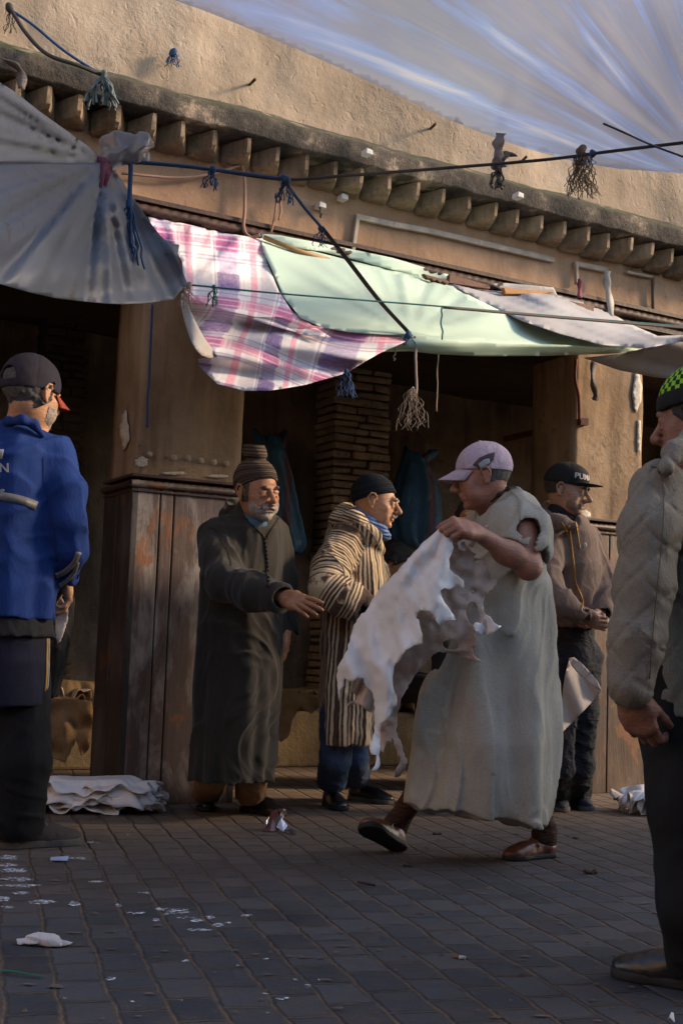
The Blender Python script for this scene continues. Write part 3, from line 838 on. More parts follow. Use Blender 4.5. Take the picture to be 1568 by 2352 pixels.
GREYC = awn_mat('grey_canvas', lambda t: dirty(t, (.46, .46, .47), (.2, .17, .14), .5), .15, .7)
WHITC = awn_mat('white_canvas', lambda t: dirty(t, (.50, .48, .46), (.3, .2, .15), .5), .2, .8)

def folds(cu, cv, n, amp, seed=0, fall=400.0):
    """creases radiating from the tie point (cu, cv)"""
    rn = random.Random(seed); ph = [rn.uniform(0, 6.28) for _ in range(6)]
    def f(u, v):
        a = np.arctan2(v - cv, u - cu); r = np.hypot(u - cu, v - cv)
        w = np.sin(a * n + ph[0]) + .6 * np.sin(a * n * 2.3 + ph[1] + r * .004) + .35 * np.sin(a * n * 4.7 + ph[2])
        return amp * w * np.minimum(r / 120.0, 1) * np.exp(-r / fall)
    return f
# pink plaid awning: the upper cloth hangs from the lintel to the tie, the lower lobe bellies out under it
def plaid_uv(u, v):
    x = (u - 345) * .0024; y = (v - 500) * .0024; s = np.clip((v - 660) / 120, 0, 1)
    ca, sa = math.cos(.13), math.sin(.13)
    X0 = ca * x + sa * y - .18 * y; Y0 = -sa * x + ca * y
    X1 = x * .9 + .22 * y + .05 * np.sin(u * .02); Y1 = y * 1.25 - .30 * x + .05 * np.sin(u * .013 + 1)
    return np.stack([X0 * (1 - s) + X1 * s, Y0 * (1 - s) + Y1 * s], 1)
up_out = idw([(345, 500, .06), (450, 522, .05), (530, 535, .05), (605, 548, .05), (430, 655, .75), (640, 665, .50), (700, 735, .75), (540, 600, .28), (500, 700, .85), (800, 760, 1.0), (600, 700, .66)])
fu = folds(430, 655, 7, .045, 2, 260)
pa_ = root('plaid_awning', onw(560, 640, .4), 'pink and violet checked cloth awning sagging from the lintel, its lower edge bellied out', 'awning')
sheet('hanging_cloth', [(340, 498), (420, 513), (520, 536), (604, 549), (612, 600), (640, 668), (668, 712), (720, 750), (760, 775), (700, 770), (600, 740), (520, 715), (455, 690), (425, 662), (418, 600), (395, 560), (360, 540)], [],
      pos_wall(lambda u, v: up_out(u, v) + fu(u, v) + .014 * np.sin(u * .05 + v * .02)), 9, PLAID, pa_, uvfn=plaid_uv)
lo_out = idw([(425, 668, .80), (480, 720, .92), (600, 745, .88), (720, 745, .90), (820, 765, .98), (940, 772, 1.05), (455, 830, .98), (520, 880, 1.12), (620, 895, 1.22), (720, 880, 1.2), (800, 845, 1.1), (600, 830, 1.0), (520, 790, .90), (700, 810, 1.02)])
def lowrip(u, v):
    t_ = (v - 690) - .10 * (u - 420)
    return .07 * np.sin(t_ * .055 + u * .004) + .03 * np.sin(t_ * .11 - u * .012 + 1) + .02 * np.sin(u * .03 + v * .05)
sheet('sagging_lobe', [(424, 664), (455, 690), (520, 712), (590, 728), (650, 728), (720, 748), (800, 760), (870, 766), (948, 768), (930, 785), (870, 812), (825, 838), (792, 858), (700, 884), (620, 897), (560, 897), (500, 882), (458, 842), (455, 825), (500, 820), (475, 790), (445, 740), (428, 700)], [],
      pos_wall(lambda u, v: lo_out(u, v) + lowrip(u, v)), 8, PLAID, pa_, uvfn=plaid_uv)
edge_out = idw([(418, 665, .80), (420, 740, .98), (450, 815, 1.08), (510, 820, 1.02), (470, 760, 1.02)])
sheet('turned_edge', smooth_poly([(418, 665), (432, 700), (452, 745), (478, 790), (508, 822), (470, 822), (446, 800), (428, 755), (415, 700)], 1), [],
      pos_wall(lambda u, v: edge_out(u, v) + .06 * np.sin((u - 415) * .05)), 7, WHITC, pa_)

mint = root('mint_awning', onw(1000, 700, .4), 'pale mint green canvas awning stretched from the lintel to a rope tie, with rolled hem', 'awning')
g_out = idw([(598, 545, .06), (800, 590, .05), (1030, 650, .05), (640, 670, .50), (700, 745, .80), (940, 765, 1.0), (880, 700, .62), (1100, 720, .55), (1200, 760, .6), (1490, 806, .45), (1300, 790, .62), (760, 660, .45), (1050, 770, .92)])
fg = folds(940, 765, 9, .028, 5, 420)
sheet('canvas_top', [(598, 543), (700, 572), (800, 598), (930, 628), (1030, 652), (1080, 680), (1150, 715), (1230, 748), (1330, 780), (1440, 797), (1490, 805), (1400, 800), (1300, 795), (1150, 790), (1040, 780), (940, 768), (880, 768), (800, 762), (740, 752), (690, 730), (650, 680), (625, 620), (606, 580)], [],
      pos_wall(lambda u, v: g_out(u, v) + fg(u, v) + .007 * np.sin((v - .25 * u) * .06)), 10, MINT, mint)
h_out = idw([(940, 768, 1.0), (880, 805, .98), (950, 808, 1.02), (1050, 790, 1.0), (1100, 815, .93), (1300, 800, .72), (1300, 815, .68), (1490, 806, .45)])
sheet('rolled_hem', [(940, 766), (1040, 778), (1150, 788), (1300, 793), (1400, 799), (1495, 805), (1400, 812), (1250, 817), (1100, 818), (1000, 813), (940, 806), (875, 808), (895, 790)], [],
      pos_wall(lambda u, v: h_out(u, v) + .05 * np.sin((v - 765) * .075) + .02 * np.sin(u * .02)), 8, MINT, mint)
sheet('top_flap', [(600, 537), (640, 540), (760, 563), (900, 592), (1028, 630), (1032, 652), (960, 636), (850, 606), (740, 578), (620, 560), (604, 552)], [],
      pos_wall(lambda u, v: .07 + .02 * np.sin(u * .03)), 9, MINT, mint)
gr = root('grey_awning', onw(1300, 740, .4), 'grey canvas awning drooping at the right end of the facade beyond the mint cloth', 'awning')
r_out = idw([(1035, 652, .05), (1280, 665, .05), (1390, 715, .06), (1568, 750, .1), (1150, 715, .42), (1300, 755, .6), (1430, 785, .7), (1568, 770, .8), (1640, 760, .8)])
sheet('canvas_top', [(1033, 653), (1130, 660), (1250, 672), (1375, 700), (1440, 742), (1510, 772), (1640, 768), (1640, 790), (1560, 785), (1480, 800), (1380, 792), (1280, 765), (1200, 738), (1120, 700)], [],
      pos_wall(lambda u, v: r_out(u, v) + .03 * np.sin((v - .45 * u) * .11) + .015 * np.sin((v - .4 * u) * .3)), 9, GREYC, gr)
b_out = idw([(1340, 822, .55), (1500, 800, .7), (1640, 780, .8), (1500, 862, .5), (1640, 870, .6)])
sheet('drooping_end', [(1340, 822), (1430, 812), (1500, 795), (1560, 778), (1640, 765), (1640, 880), (1560, 872), (1500, 866), (1420, 850)], [],
      pos_wall(lambda u, v: b_out(u, v) + .03 * np.sin((v - .3 * u) * .08)), 10, GREYC, gr)
sheet('white_cloth', [(1125, 652), (1160, 650), (1270, 660), (1285, 690), (1360, 712), (1440, 745), (1380, 752), (1280, 720), (1200, 690)], [],
      pos_wall(lambda u, v: .10 + .015 * np.sin(u * .05 + v * .1)), 9, WHITC, gr)

# grimy tarp on the left
def plas(name, base, tr, tp, gl, dirt=.5, rough=.35):
    def cf(t):
        v = coords(t); c = ramp(t, noise(t, v, 1.2, 4, .6), [(.3, base), (.7, tuple(x * .85 for x in base))])
        c = mix(t, grey(t, noise(t, v, 5, 8, .82, .8), .56, .66, 0, dirt), c, (.12, .09, .07))
        return mix(t, grey(t, noise(t, v, 45, 3, .7), .70, .74, 0, dirt), c, (.03, .025, .02))
    return awn_mat(name, cf, tr, rough, True, gl, tp)
TARP = plas('grimy_tarp', (.20, .23, .30), .38, .05, .2, .75, .4)
def film_col(t):
    uv = t.nodes.new('ShaderNodeTexCoord').outputs['UV']; mp = t.nodes.new('ShaderNodeMapping'); mp.inputs['Scale'].default_value = (4, .3, 1); L(t, uv, mp.inputs['Vector'])
    n = noise(t, mp.outputs[0], 3.0, 5, .6, .4)
    c = ramp(t, n, [(.35, (.50, .52, .58)), (.50, (.42, .47, .60)), (.60, (.42, .56, .84)), (.74, (.80, .80, .80))])
    return mix(t, grey(t, noise(t, coords(t), 30, 3, .7), .74, .78, 0, .8), c, (.05, .04, .04))
CLEAR = awn_mat('clear_plastic', film_col, .5, .12, True, .5, .28)
tl = root('grey_tarp', onw(240, 560, 1.0), 'dirty grey plastic tarp gathered to a knot and hanging over the left stall', 'tarp')
t_out = idw([(240, 372, 1.05), (432, 655, .95), (400, 690, .95), (345, 510, 1.0), (0, 560, 1.9), (-150, 560, 2.2), (150, 690, 1.45), (300, 697, 1.1), (150, 520, 1.5), (0, 650, 1.8), (-100, 380, 2.0), (260, 600, 1.15)])
ft = folds(240, 372, 9, .05, 8, 700)
sheet('hanging_sheet', [(-260, 372), (-60, 374), (60, 376), (150, 376), (228, 374), (262, 385), (272, 402), (300, 445), (332, 492), (352, 520), (372, 545), (392, 560), (412, 562), (408, 585), (418, 620), (432, 654), (412, 672), (400, 688), (370, 692), (330, 697), (290, 699), (240, 697), (190, 692), (130, 685), (70, 672), (0, 652), (-120, 640), (-260, 650)], [],
      pos_wall(lambda u, v: t_out(u, v) + ft(u, v) + .02 * np.sin(v * .05 + u * .01)), 11, TARP, tl)
tu_out = idw([(236, 370, 1.05), (0, 190, 1.9), (-200, 60, 2.6), (0, 372, 1.7), (-200, 380, 2.3), (120, 280, 1.45)])
fl_ = folds(240, 372, 22, .035, 3, 700)
sheet('gathered_sheet', [(232, 366), (205, 338), (150, 298), (90, 255), (30, 208), (-40, 165), (-260, 60), (-260, 380), (-60, 378), (60, 378), (150, 379), (228, 379)], [],
      pos_wall(lambda u, v: tu_out(u, v) + fl_(u, v)), 9, plas('blue_grey_sheet', (.32, .36, .44), .3, .05, .3, .3, .35), tl)
# clear plastic roof sheet at the upper right
pr = root('plastic_sheet', onw(1100, 120, 1.2), 'translucent lilac white plastic sheet stretched overhead across the upper right', 'plastic sheet')
p_out = idw([(400, 0, 1.3), (200, -200, 2.0), (784, 157, 1.2), (1200, 339, 1.15), (1568, 396, 1.2), (1640, 420, 1.2), (1568, 0, 3.0), (1100, 0, 2.2), (1640, -260, 3.8), (900, -200, 2.8), (1568, 250, 1.8)])
def fp(u, v):
    a = np.arctan2(v - 450, u - 1680); r = np.hypot(u - 1680, v - 450)
    return (.010 * np.sin(a * 21 + 1.0) - .012 * (np.abs(np.sin(a * 9.3 + .4)) ** .5 - .7) + .006 * np.sin(a * 47 + 2) * np.exp(-((a + 2.2) / .35) ** 2) ) * np.minimum(r / 500, 1)
sheet('film', [(402, 0), (480, 28), (560, 60), (700, 120), (784, 157), (900, 212), (1023, 271), (1110, 306), (1202, 339), (1325, 373), (1427, 388), (1500, 393), (1640, 402), (1760, 430), (1760, -300), (100, -300), (220, -90)], [],
      pos_wall(lambda u, v: p_out(u, v) + fp(u, v)), 12, CLEAR, pr, uvfn=lambda u, v: np.stack([np.arctan2(v - 450, u - 1680), np.hypot(u - 1680, v - 450) / 600], 1))

# --- ropes, knots and ribbons
ROPEK = plain('dark_rope', (.05, .045, .045), .9, 120, .6)
ROPEB = plain('blue_rope', (.02, .065, .17), .8, 150, .6, (.015, .04, .10))
ROPET = plain('teal_string', (.03, .16, .17), .8, 150, .5)
TWINE = plain('pale_twine', (.38, .31, .25), .9, 150, .5)
def ow(u, v, o=1.0): return onw(u, v, o)
def solo(o, label, cat, group=None, kind=None): return tag(o, label, cat, group, kind)
solo(tube('main_rope', bez([ow(238, 368, 1.05), ow(400, 380, 1.1), ow(500, 392, 1.12), ow(655, 412, 1.15), ow(800, 403, 1.2), ow(1000, 388, 1.2), ow(1250, 367, 1.35), ow(1400, 348, 1.7), ow(1600, 324, 2.1)], 8), .0075, ROPEK), 'dark rope strung across the facade from the tarp knot to the right edge', 'rope')
solo(tube('blue_rope', bez([ow(240, 366, 1.07), ow(400, 378, 1.12), ow(500, 390, 1.14), ow(650, 410, 1.17)], 8), .006, ROPEB), 'blue rope from the tarp knot along the dark rope to the blue knot', 'rope')
solo(tube('tie_rope', bez([ow(660, 425, 1.17), ow(700, 478, 1.14), ow(738, 522, 1.12)], 6), .007, ROPEB), 'blue rope running down from the blue knot to the black strap', 'rope')
solo(tube('black_strap', bez([ow(738, 522, 1.12), ow(800, 600, 1.1), ow(870, 690, 1.06), ow(938, 764, 1.04)], 8), .015, plain('strap', (.035, .03, .028), .8, 90, .5), sq=(1, .35)), 'black woven strap holding down the corner of the mint awning', 'strap')
solo(tube('thin_cord', bez([ow(434, 654, 1.0), ow(650, 675, 1.1), ow(1015, 704, 1.12), ow(1300, 728, 1.1), ow(1600, 752, 1.1)], 8), .004, ROPET), 'thin dark cord crossing in front of the awnings', 'cord')
solo(tube('thick_cord', bez([ow(1015, 706, 1.13), ow(1300, 731, 1.12), ow(1600, 756, 1.12)], 8), .006, plain('brown_cord', (.16, .12, .10), .9, 100, .5)), 'brown cord crossing in front of the grey awning to the right edge', 'cord')
solo(tube('sheet_rope', bez([ow(1385, 284, 2.0), ow(1440, 308, 2.0), ow(1500, 335, 2.0), ow(1600, 372, 2.1)], 6), .0045, ROPEK), 'short dark rope under the plastic sheet at the right edge', 'rope')
def tassel(name, u, v, o, n, ln, mat, label, cat='knot', spread=.04, seed=0, knot=.028, parent=None, curl=.02, r=.003, grp=None):
    rn = random.Random(seed); c = ow(u, v, o); s = S(); knot *= .52; r *= .7; n = int(n * 1.3)
    for k in range(5): s.el(c + np.array([rn.uniform(-1, 1) * knot * .5, rn.uniform(-1, 1) * knot * .4, rn.uniform(-.7, .7) * knot]), (knot * rn.uniform(.4, .7),) * 3, k=.01)
    kn = build(s, name, .006, mat, None); tag(kn, label, cat, grp)
    q = []
    for k in range(n):
        p = c.copy(); d = np.array([rn.uniform(-1, 1) * spread, rn.uniform(-1, 1) * spread * .6, 0]); pts = [p]
        for i in range(6):
            pts.append(c + d * ((i + 1) / 6) ** .7 + np.array([rn.uniform(-1, 1) * curl * .5, rn.uniform(-1, 1) * curl * .4, -ln * (i + 1) / 6 * (1 - .3 * (k / n) * rn.random())]))
        q.append(bez(pts, 3))
    V = []; F = []
    for pts in q:
        b0 = len(V)
        for i, p in enumerate(pts):
            for a in range(4): V.append(np.array(p) + np.array([math.cos(a * 1.57) * r, math.sin(a * 1.57) * r, 0]))
        for i in range(len(pts) - 1):
            for a in range(4): F.append((b0 + i * 4 + a, b0 + i * 4 + (a + 1) % 4, b0 + (i + 1) * 4 + (a + 1) % 4, b0 + (i + 1) * 4 + a))
    link_mesh('frayed_ends', np.array(V), F, mat, kn); return kn
tassel('rope_knot', 656, 415, 1.17, 10, .10, ROPEB, 'blue knot with frayed ends at the middle of the dark rope', seed=1, knot=.05, r=.004)
tassel('rope_knot', 488, 388, 1.14, 9, .09, ROPEB, 'blue tuft tied on the rope left of the middle knot', seed=2, knot=.03, r=.004)
tassel('rope_knot', 298, 470, 1.08, 12, .27, ROPEB, 'long blue frayed rope end hanging below the tarp knot', seed=3, knot=.035, spread=.07, r=.006)
solo(tube('hanging_rope', bez([ow(285, 368, 1.08), ow(300, 378, 1.08), ow(299, 430, 1.08), ow(298, 470, 1.08)], 6), .010, ROPEB), 'blue rope length dropping from the tarp knot to its frayed end', 'rope')
tassel('rope_knot', 1362, 354, 1.6, 5, .05, ROPEB, 'small dark blue knot beside the straw tuft on the rope', seed=4, knot=.035)
tassel('straw_tuft', 1335, 345, 1.5, 34, .22, plain('dry_straw', (.16, .12, .085), .9, 80, .5), 'tuft of frayed straw coloured fibre hanging on the rope at right', 'tuft', spread=.08, seed=5, knot=.05, curl=.05)
tassel('rope_knot', 736, 525, 1.12, 8, .08, ROPEB, 'dark blue tuft where the rope joins the black strap', seed=6, knot=.022)
tassel('rope_knot', 938, 766, 1.05, 7, .06, ROPEB, 'blue and green knot at the awning corners where the strap ends', seed=7, knot=.045)
tassel('rope_knot', 796, 852, 1.12, 12, .12, ROPEB, 'blue tassel under the hem of the plaid awning', seed=8, knot=.02, spread=.05)
tassel('rope_knot', 492, 658, 1.04, 8, .09, plain('green_string', (.02, .13, .10), .8, 100, .5), 'green string tuft on the thin cord over the plaid cloth', seed=9, knot=.014, spread=.03)
tassel('rope_knot', 433, 656, 1.0, 8, .10, TWINE, 'pale frayed tie at the right corner of the grey tarp', seed=10, knot=.03, spread=.05)
def drop(u0, v0, u1, v1, o, r, mat, label, name='hanging_twine', cat='twine', wob=3, seed=0):
    rn = random.Random(seed); n = 8
    pts = [ow(u0 + (u1 - u0) * i / n + rn.uniform(-wob, wob), v0 + (v1 - v0) * i / n, o) for i in range(n + 1)]
    return solo(tube(name, bez(pts, 3), r, mat), label, cat)
drop(953, 772, 956, 905, 1.05, .006, TWINE, 'thick pale twine hanging from the knot at the awning corner', seed=1, wob=1)
tassel('twine_tangle', 948, 890, 1.05, 14, .20, TWINE, 'tangle of thin pale threads at the end of the thick twine', 'twine', spread=.07, seed=12, knot=.008, curl=.06, r=.0016)
drop(1005, 812, 1002, 945, .9, .003, TWINE, 'thin twine hanging under the mint awning with a small tassel', seed=2, wob=1)
drop(908, 800, 905, 828, 1.0, .003, TWINE, 'short pale thread dangling left of the awning knot', seed=3)
drop(1016, 705, 1013, 780, 1.14, .004, ROPET, 'teal string hanging from the thin cord over the mint canvas', seed=4, name='hanging_string', cat='string')
drop(350, 700, 338, 982, .06, .006, ROPEB, 'thin blue string hanging down the face of the left pillar', seed=5, wob=1, name='hanging_string', cat='string')
# bag and cloth at the tarp knot
bag = S(); c = ow(290, 345, 1.08); rn = random.Random(2)
def facet(c, r, n, seed, sc=(1, 1, 1)):
    g = np.random.default_rng(seed); D = g.normal(size=(n, 3)); D /= np.linalg.norm(D, axis=1)[:, None]; H = r * g.uniform(.62, 1.1, n); sc = np.array(sc)
    return lambda P: ((((P - c) / sc) @ D.T) - H).max(1)
bag.add(facet(c, .085, 34, 4, (1.15, .9, .85)), c, .13, k=.01); bag.add(facet(c + np.array([-.06, 0, -.045]), .055, 22, 5), c + np.array([-.06, 0, -.045]), .08, k=.01); bag.add(facet(c + np.array([.07, 0, .035]), .045, 18, 6), c + np.array([.07, 0, .035]), .07, k=.006)
bag.rc(ow(250, 368, 1.06), ow(285, 352, 1.07), .03, .05, k=.02)
bag.disp = lambda P, d: d + .010 * np.abs(vnoise(P * 30, 3))
solo(build(bag, 'plastic_bag', .008, plas('bag_plastic', (.24, .25, .28), .35, .2, .7, .3, .15)), 'crumpled translucent plastic bag bundled into the tarp knot', 'plastic bag')
def ribbon(name, pts, w, mat, label, cat='ribbon', seed=0, parent=None):
    rn = random.Random(seed); P = bez(pts, 5); V = []
    for i, p in enumerate(P):
        a = .5 * math.sin(i * .5 + seed); d = np.array([math.cos(a), math.sin(a), 0]) * w * (1 + .25 * math.sin(i * 1.1 + seed))
        V += [p - d, p + d]
    F = np.array([(2 * i, 2 * i + 1, 2 * i + 3, 2 * i + 2) for i in range(len(P) - 1)])
    o = link_mesh(name, np.array(V), F, mat, parent); solid(o, .003)
    if label: tag(o, label, cat)
    return o
MAUVE = plain('mauve_rag', (.20, .06, .09), .9, 60, .6)
ribbon('mauve_rag', [ow(243, 362, 1.09), ow(238, 395, 1.1), ow(233, 440, 1.1), ow(238, 470, 1.1), ow(240, 508, 1.1)], .030, MAUVE, 'twisted mauve rag hanging from the tarp knot', 'rag', 1)
ribbon('mauve_rag', [ow(245, 365, 1.09), ow(230, 410, 1.11), ow(222, 468, 1.11)], .018, MAUVE, 'short end of mauve rag beside the long twisted one', 'rag', 2)
GREYRAG = plain('grey_rag', (.14, .12, .12), .8, 60, .6, (.07, .06, .06))
ribbon('grey_rag', [ow(1150, 306, 1.22), ow(1143, 330, 1.22), ow(1146, 360, 1.22), ow(1150, 385, 1.22)], .025, plas('film_strip', (.3, .27, .28), .4, .1, .4, .2), 'grey plastic strip sticking up from the rope knot', 'plastic strip', 3)
tassel('rag_knot', 1143, 375, 1.22, 8, .12, GREYRAG, 'dark grey rag knotted round the rope below the plastic strip', 'rag', spread=.03, seed=13, knot=.06, r=.008)
ribbon('grey_rag', [ow(1148, 372, 1.22), ow(1165, 348, 1.22), ow(1178, 360, 1.22)], .02, GREYRAG, 'small grey flap on the right of the rope rag', 'rag', 5)
# ropes on the upper wall at left
solo(tube('sagging_rope', bez([ow(25, 20, .1), ow(60, 75, .2), ow(110, 125, .3), ow(180, 150, .35), ow(250, 178, .32)], 6), .010, ROPEK), 'dark rope sagging from the upper wall to the rag on the cornice', 'rope')
solo(tube('sagging_rope', bez([ow(25, 22, .1), ow(80, 60, .2), ow(150, 118, .3), ow(250, 182, .32)], 6), .007, ROPEB), 'bluish rope above the dark one at the upper left', 'rope')
tassel('wall_nail', 26, 20, .1, 6, .12, ROPEK, 'dark knot round a nail at the top left of the upper wall', 'nail', seed=14, knot=.05)
tassel('rag_knot', 236, 172, .34, 16, .16, plain('teal_rag', (.10, .13, .13), .85, 60, .5), 'teal grey rag knotted on the cornice edge', 'rag', spread=.09, seed=15, knot=.04, r=.009)
tassel('rope_knot', 398, 122, .12, 10, .07, ROPEB, 'blue string knot on a nail in the upper wall', seed=16, knot=.045, r=.004)
drop(390, 130, 384, 185, .12, .003, TWINE, 'thin string hanging from the blue knot on the upper wall', seed=6)
ribbon('grey_rag', [ow(-10, 130, .35), ow(20, 140, .35), ow(48, 165, .33), ow(50, 205, .32)], .02, GREYRAG, 'grey rag draped over the cornice at the left edge', 'rag', 7)
NAIL = plain('rusty_nail', (.05, .03, .02), .6, 50, .4)
for (u, v, lb) in ((578, 188, 'bent rusty nail in the upper wall right of the blue knot'), (992, 290, 'rusty nail in a pale plaster dab on the upper wall'), (1200, 366, 'dark nail low on the upper wall above the rope')):
    solo(tube('wall_nail', [ow(u - 5, v + 7, .04), ow(u + 8, v - 6, .16)], .008, NAIL, n=6), lb, 'nail')
def clip(u, v, o, lb):
    q = MB(); c = ow(u, v, o)
    r0 = [c + WD * a + np.array([0, 0, z]) for a, z in ((-.02, -.012), (.022, -.015), (.02, .012), (-.016, .018))]
    q.prism([p + WN * .03 for p in r0], [p - WN * .03 for p in r0]); 
    return solo(q.build('cable_clip', plain('white_clip', (.6, .58, .55), .5, 60, .3), None, bevel=.004), lb, 'clip')
clip(842, 352, .28, 'small white clip on the cornice in the middle')
clip(1188, 451, .28, 'small white clip on the cornice further right')
tassel('stub', 786, 455, .04, 0, .01, plain('stone_stub', (.16, .12, .09), .9, 40, .6), 'lump of cut pipe sticking out of the wall under the teeth', 'stub', knot=.03, seed=19) if False else None
# pale battens, strips and cables left on the wall
BAT = plain('grey_batten', (.36, .31, .26), .8, 70, .6, (.2, .17, .14), 12)
def batten(pts, w, lb, o=.03, mat=BAT):
    q = MB()
    for (a, b_) in zip(pts[:-1], pts[1:]):
        A, B_ = onw(*a, o), onw(*b_, o); d = B_ - A; d /= np.linalg.norm(d); n_ = np.cross(d, WN) * w * .5
        q.prism([A - n_ - d * w * .3, B_ - n_ + d * w * .3, B_ + n_ + d * w * .3, A + n_ - d * w * .3], [p - WN * .025 for p in (A - n_ - d * w * .3, B_ - n_ + d * w * .3, B_ + n_ + d * w * .3, A + n_ - d * w * .3)])
    ob = q.build('wooden_batten', mat, None, bevel=.004); return solo(ob, lb, 'batten')
batten([(822, 497), (905, 515), (990, 530), (1100, 556), (1270, 596)], .032, 'long pale batten nailed across the wall over the mint awning')
batten([(822, 503), (812, 575)], .022, 'short upright batten at the left end of the long batten', .034)
batten([(1324, 605), (1394, 619)], .03, 'short pale batten nailed level at the right of the wall')
batten([(1325, 606), (1326, 650)], .018, 'thin upright strip hanging at the left of the short batten', .034)
ribbon('plastic_strip', [onw(1394, 622, .05), onw(1392, 650, .06), onw(1400, 690, .06), onw(1402, 735, .07)], .022, plain('pale_strip', (.36, .34, .31), .7, 40, .4), 'wide pale strip hanging from the right end of the short batten', 'strip', 9)
batten([(1442, 624), (1500, 636)], .018, 'thin batten near the right edge of the wall')
batten([(1501, 636), (1502, 708)], .013, 'thin dark rod hanging down near the right edge', .034, plain('rod', (.12, .09, .07), .8))
ribbon('mauve_rag', [onw(1330, 640, .06), onw(1331, 660, .07), onw(1330, 684, .07)], .014, MAUVE, 'small mauve rag tied under the short batten', 'rag', 4)
PIPE = plain('pink_pipe', (.28, .17, .125), .8, 60, .4, (.18, .11, .08))
solo(tube('old_cable', bez([onw(556, 375, .06), onw(562, 420, .05), onw(562, 480, .05), onw(560, 525, .06), onw(575, 545, .08), onw(598, 540, .1)], 6), .009, PIPE), 'pinkish cable running down the wall to the awning corner', 'cable')
solo(tube('old_cable', bez([onw(552, 380, .06), onw(480, 400, .05), onw(400, 408, .04), onw(280, 398, .03)], 6), .007, PIPE), 'brown cable sagging along the wall under the teeth', 'cable')
solo(tube('old_cable', bez([onw(622, 535, .04), onw(630, 500, .05), onw(636, 462, .06), onw(642, 462, .06), onw(645, 485, .06), (onw(640, 505, .06))], 6), .006, PIPE), 'bent pink cable end hooked over on the wall', 'cable')
drop(735, 470, 737, 500, .06, .005, ROPEK, 'short wire hanging from a bracket on the wall', seed=8, name='wire', cat='wire')
clip(735, 474, .04, 'small pale bracket on the wall above the hanging wire')
clip(786, 455, .05, 'grey stub of pipe on the wall below the teeth')
clip(341, 330, .06, 'pale stone chip under the teeth near the plastic bag')
# carved timber pieces tucked at the awning top
TIM = plain('red_timber', (.13, .045, .025), .6, 60, .5, (.07, .025, .015)); TIMO = plain('orange_timber', (.42, .19, .05), .6, 60, .5)
def timber(pts, lb, mat, o=.10):
    q = MB(); r0 = [onw(u, v, o) for u, v in pts]; q.prism(r0, [p - WN * .03 for p in r0])
    return solo(q.build('timber_piece', mat, None, bevel=.003), lb, 'timber')
timber([(1032, 630), (1126, 655), (1124, 664), (1030, 650)], 'dark red timber block on the lintel at the end of the mint awning', TIM)
timber([(1156, 660), (1272, 671), (1240, 676), (1160, 675)], 'orange wedge of timber on the white cloth', TIMO, .14)
timber([(1277, 685), (1364, 702), (1362, 728), (1325, 722), (1320, 727), (1313, 720), (1308, 726), (1301, 719), (1296, 724), (1288, 718), (1280, 722)], 'red timber piece with sawtooth lower edge on the grey awning', TIM, .15)
timber([(972, 628), (1030, 645), (1030, 652), (1022, 650), (1016, 646), (1010, 650), (1003, 643), (996, 646), (990, 640), (982, 640)], 'notched sliver of timber under the mint flap', TIM, .12)
solo(tube('bamboo_pole', [onw(606, 545, .10), onw(680, 575, .12), onw(755, 597, .12)], .013, plain('bamboo', (.30, .17, .07), .6, 30, .4)), 'brown cane stiffening the top of the mint awning', 'cane')
# props on the right pillar
solo(tube('wooden_beam', [onw(1163, 1010, -1.0), onw(1342, 968, .05)], .035, TIM, n=4, sq=(1, .8)), 'dark red wooden arm reaching from the right pillar into the stall', 'beam')
solo(tube('twisted_cord', bez([onw(1322, 825, .03), onw(1320, 870, .04), onw(1328, 910, .04), onw(1330, 965, .04)], 6), .010, plain('red_cord', (.16, .05, .04), .9, 120, .7)), 'dark red twisted cord down the edge of the right pillar', 'cord')
ribbon('grey_strap', [onw(1362, 830, .04), onw(1360, 870, .06), onw(1366, 905, .06), onw(1366, 920, .06)], .016, GREYRAG, 'grey strap hanging on the right pillar below the awning', 'strap', 6)
# ------------------------------------------------------------------ the other side of the lane (behind the viewer) and unseen blocks added to hold back sky and sun
OPP = plaster('plaster_opposite', (.36, .25, .16), (.28, .19, .12), (.42, .31, .20), streak=.4, bmp=.5)
q = MB(); H1 = 3.2
r0 = [wp(-16, 0, 7.6), wp(22, 0, 7.6), wp(22, 0, 9.5), wp(-16, 0, 9.5)]
q.prism(r0[::-1], [p + np.array([0, 0, H1]) for p in r0[::-1]])
opb = root('opposite_building', wp(3, 0, 8.5), 'low ochre building across the lane behind the viewer', 'building')
q.build('wall', OPP, opb)
q = MB()
for s in (-9, -4, 1.5, 7, 12):
    r0 = [wp(s, 0, 7.57), wp(s + 1.6, 0, 7.57), wp(s + 1.6, 0, 7.62), wp(s, 0, 7.62)]; q = MB(); q.prism(r0[::-1], [p + np.array([0, 0, 2.4]) for p in r0[::-1]]); q.build('door', WOODD, opb)
lb = root('sky_blocker', wp(-11, 0, 4), 'tall plastered block added out of view at far left to cut the sky light', 'building')  # added out of view to cut the open sky light along the lane
q = MB(); r0 = [wp(-12, 0, -1), wp(-10, 0, -1), wp(-10, 0, 9), wp(-12, 0, 9)]; q.prism(r0, [p + np.array([0, 0, 8.0]) for p in r0]); q.build('wall', OPP, lb)
rb_ = root('sun_blocker', wp(9, 0, 6), 'plastered block added out of view at right to keep the sun off the foreground', 'building')  # added out of view so its shadow falls across the foreground
q = MB(); r0 = [wp(7, 0, 4.4), wp(11, 0, 4.4), wp(11, 0, 7.55), wp(7, 0, 7.55)]; q.prism(r0[::-1], [p + np.array([0, 0, 5.2]) for p in r0[::-1]]); q.build('wall', OPP, rb_)
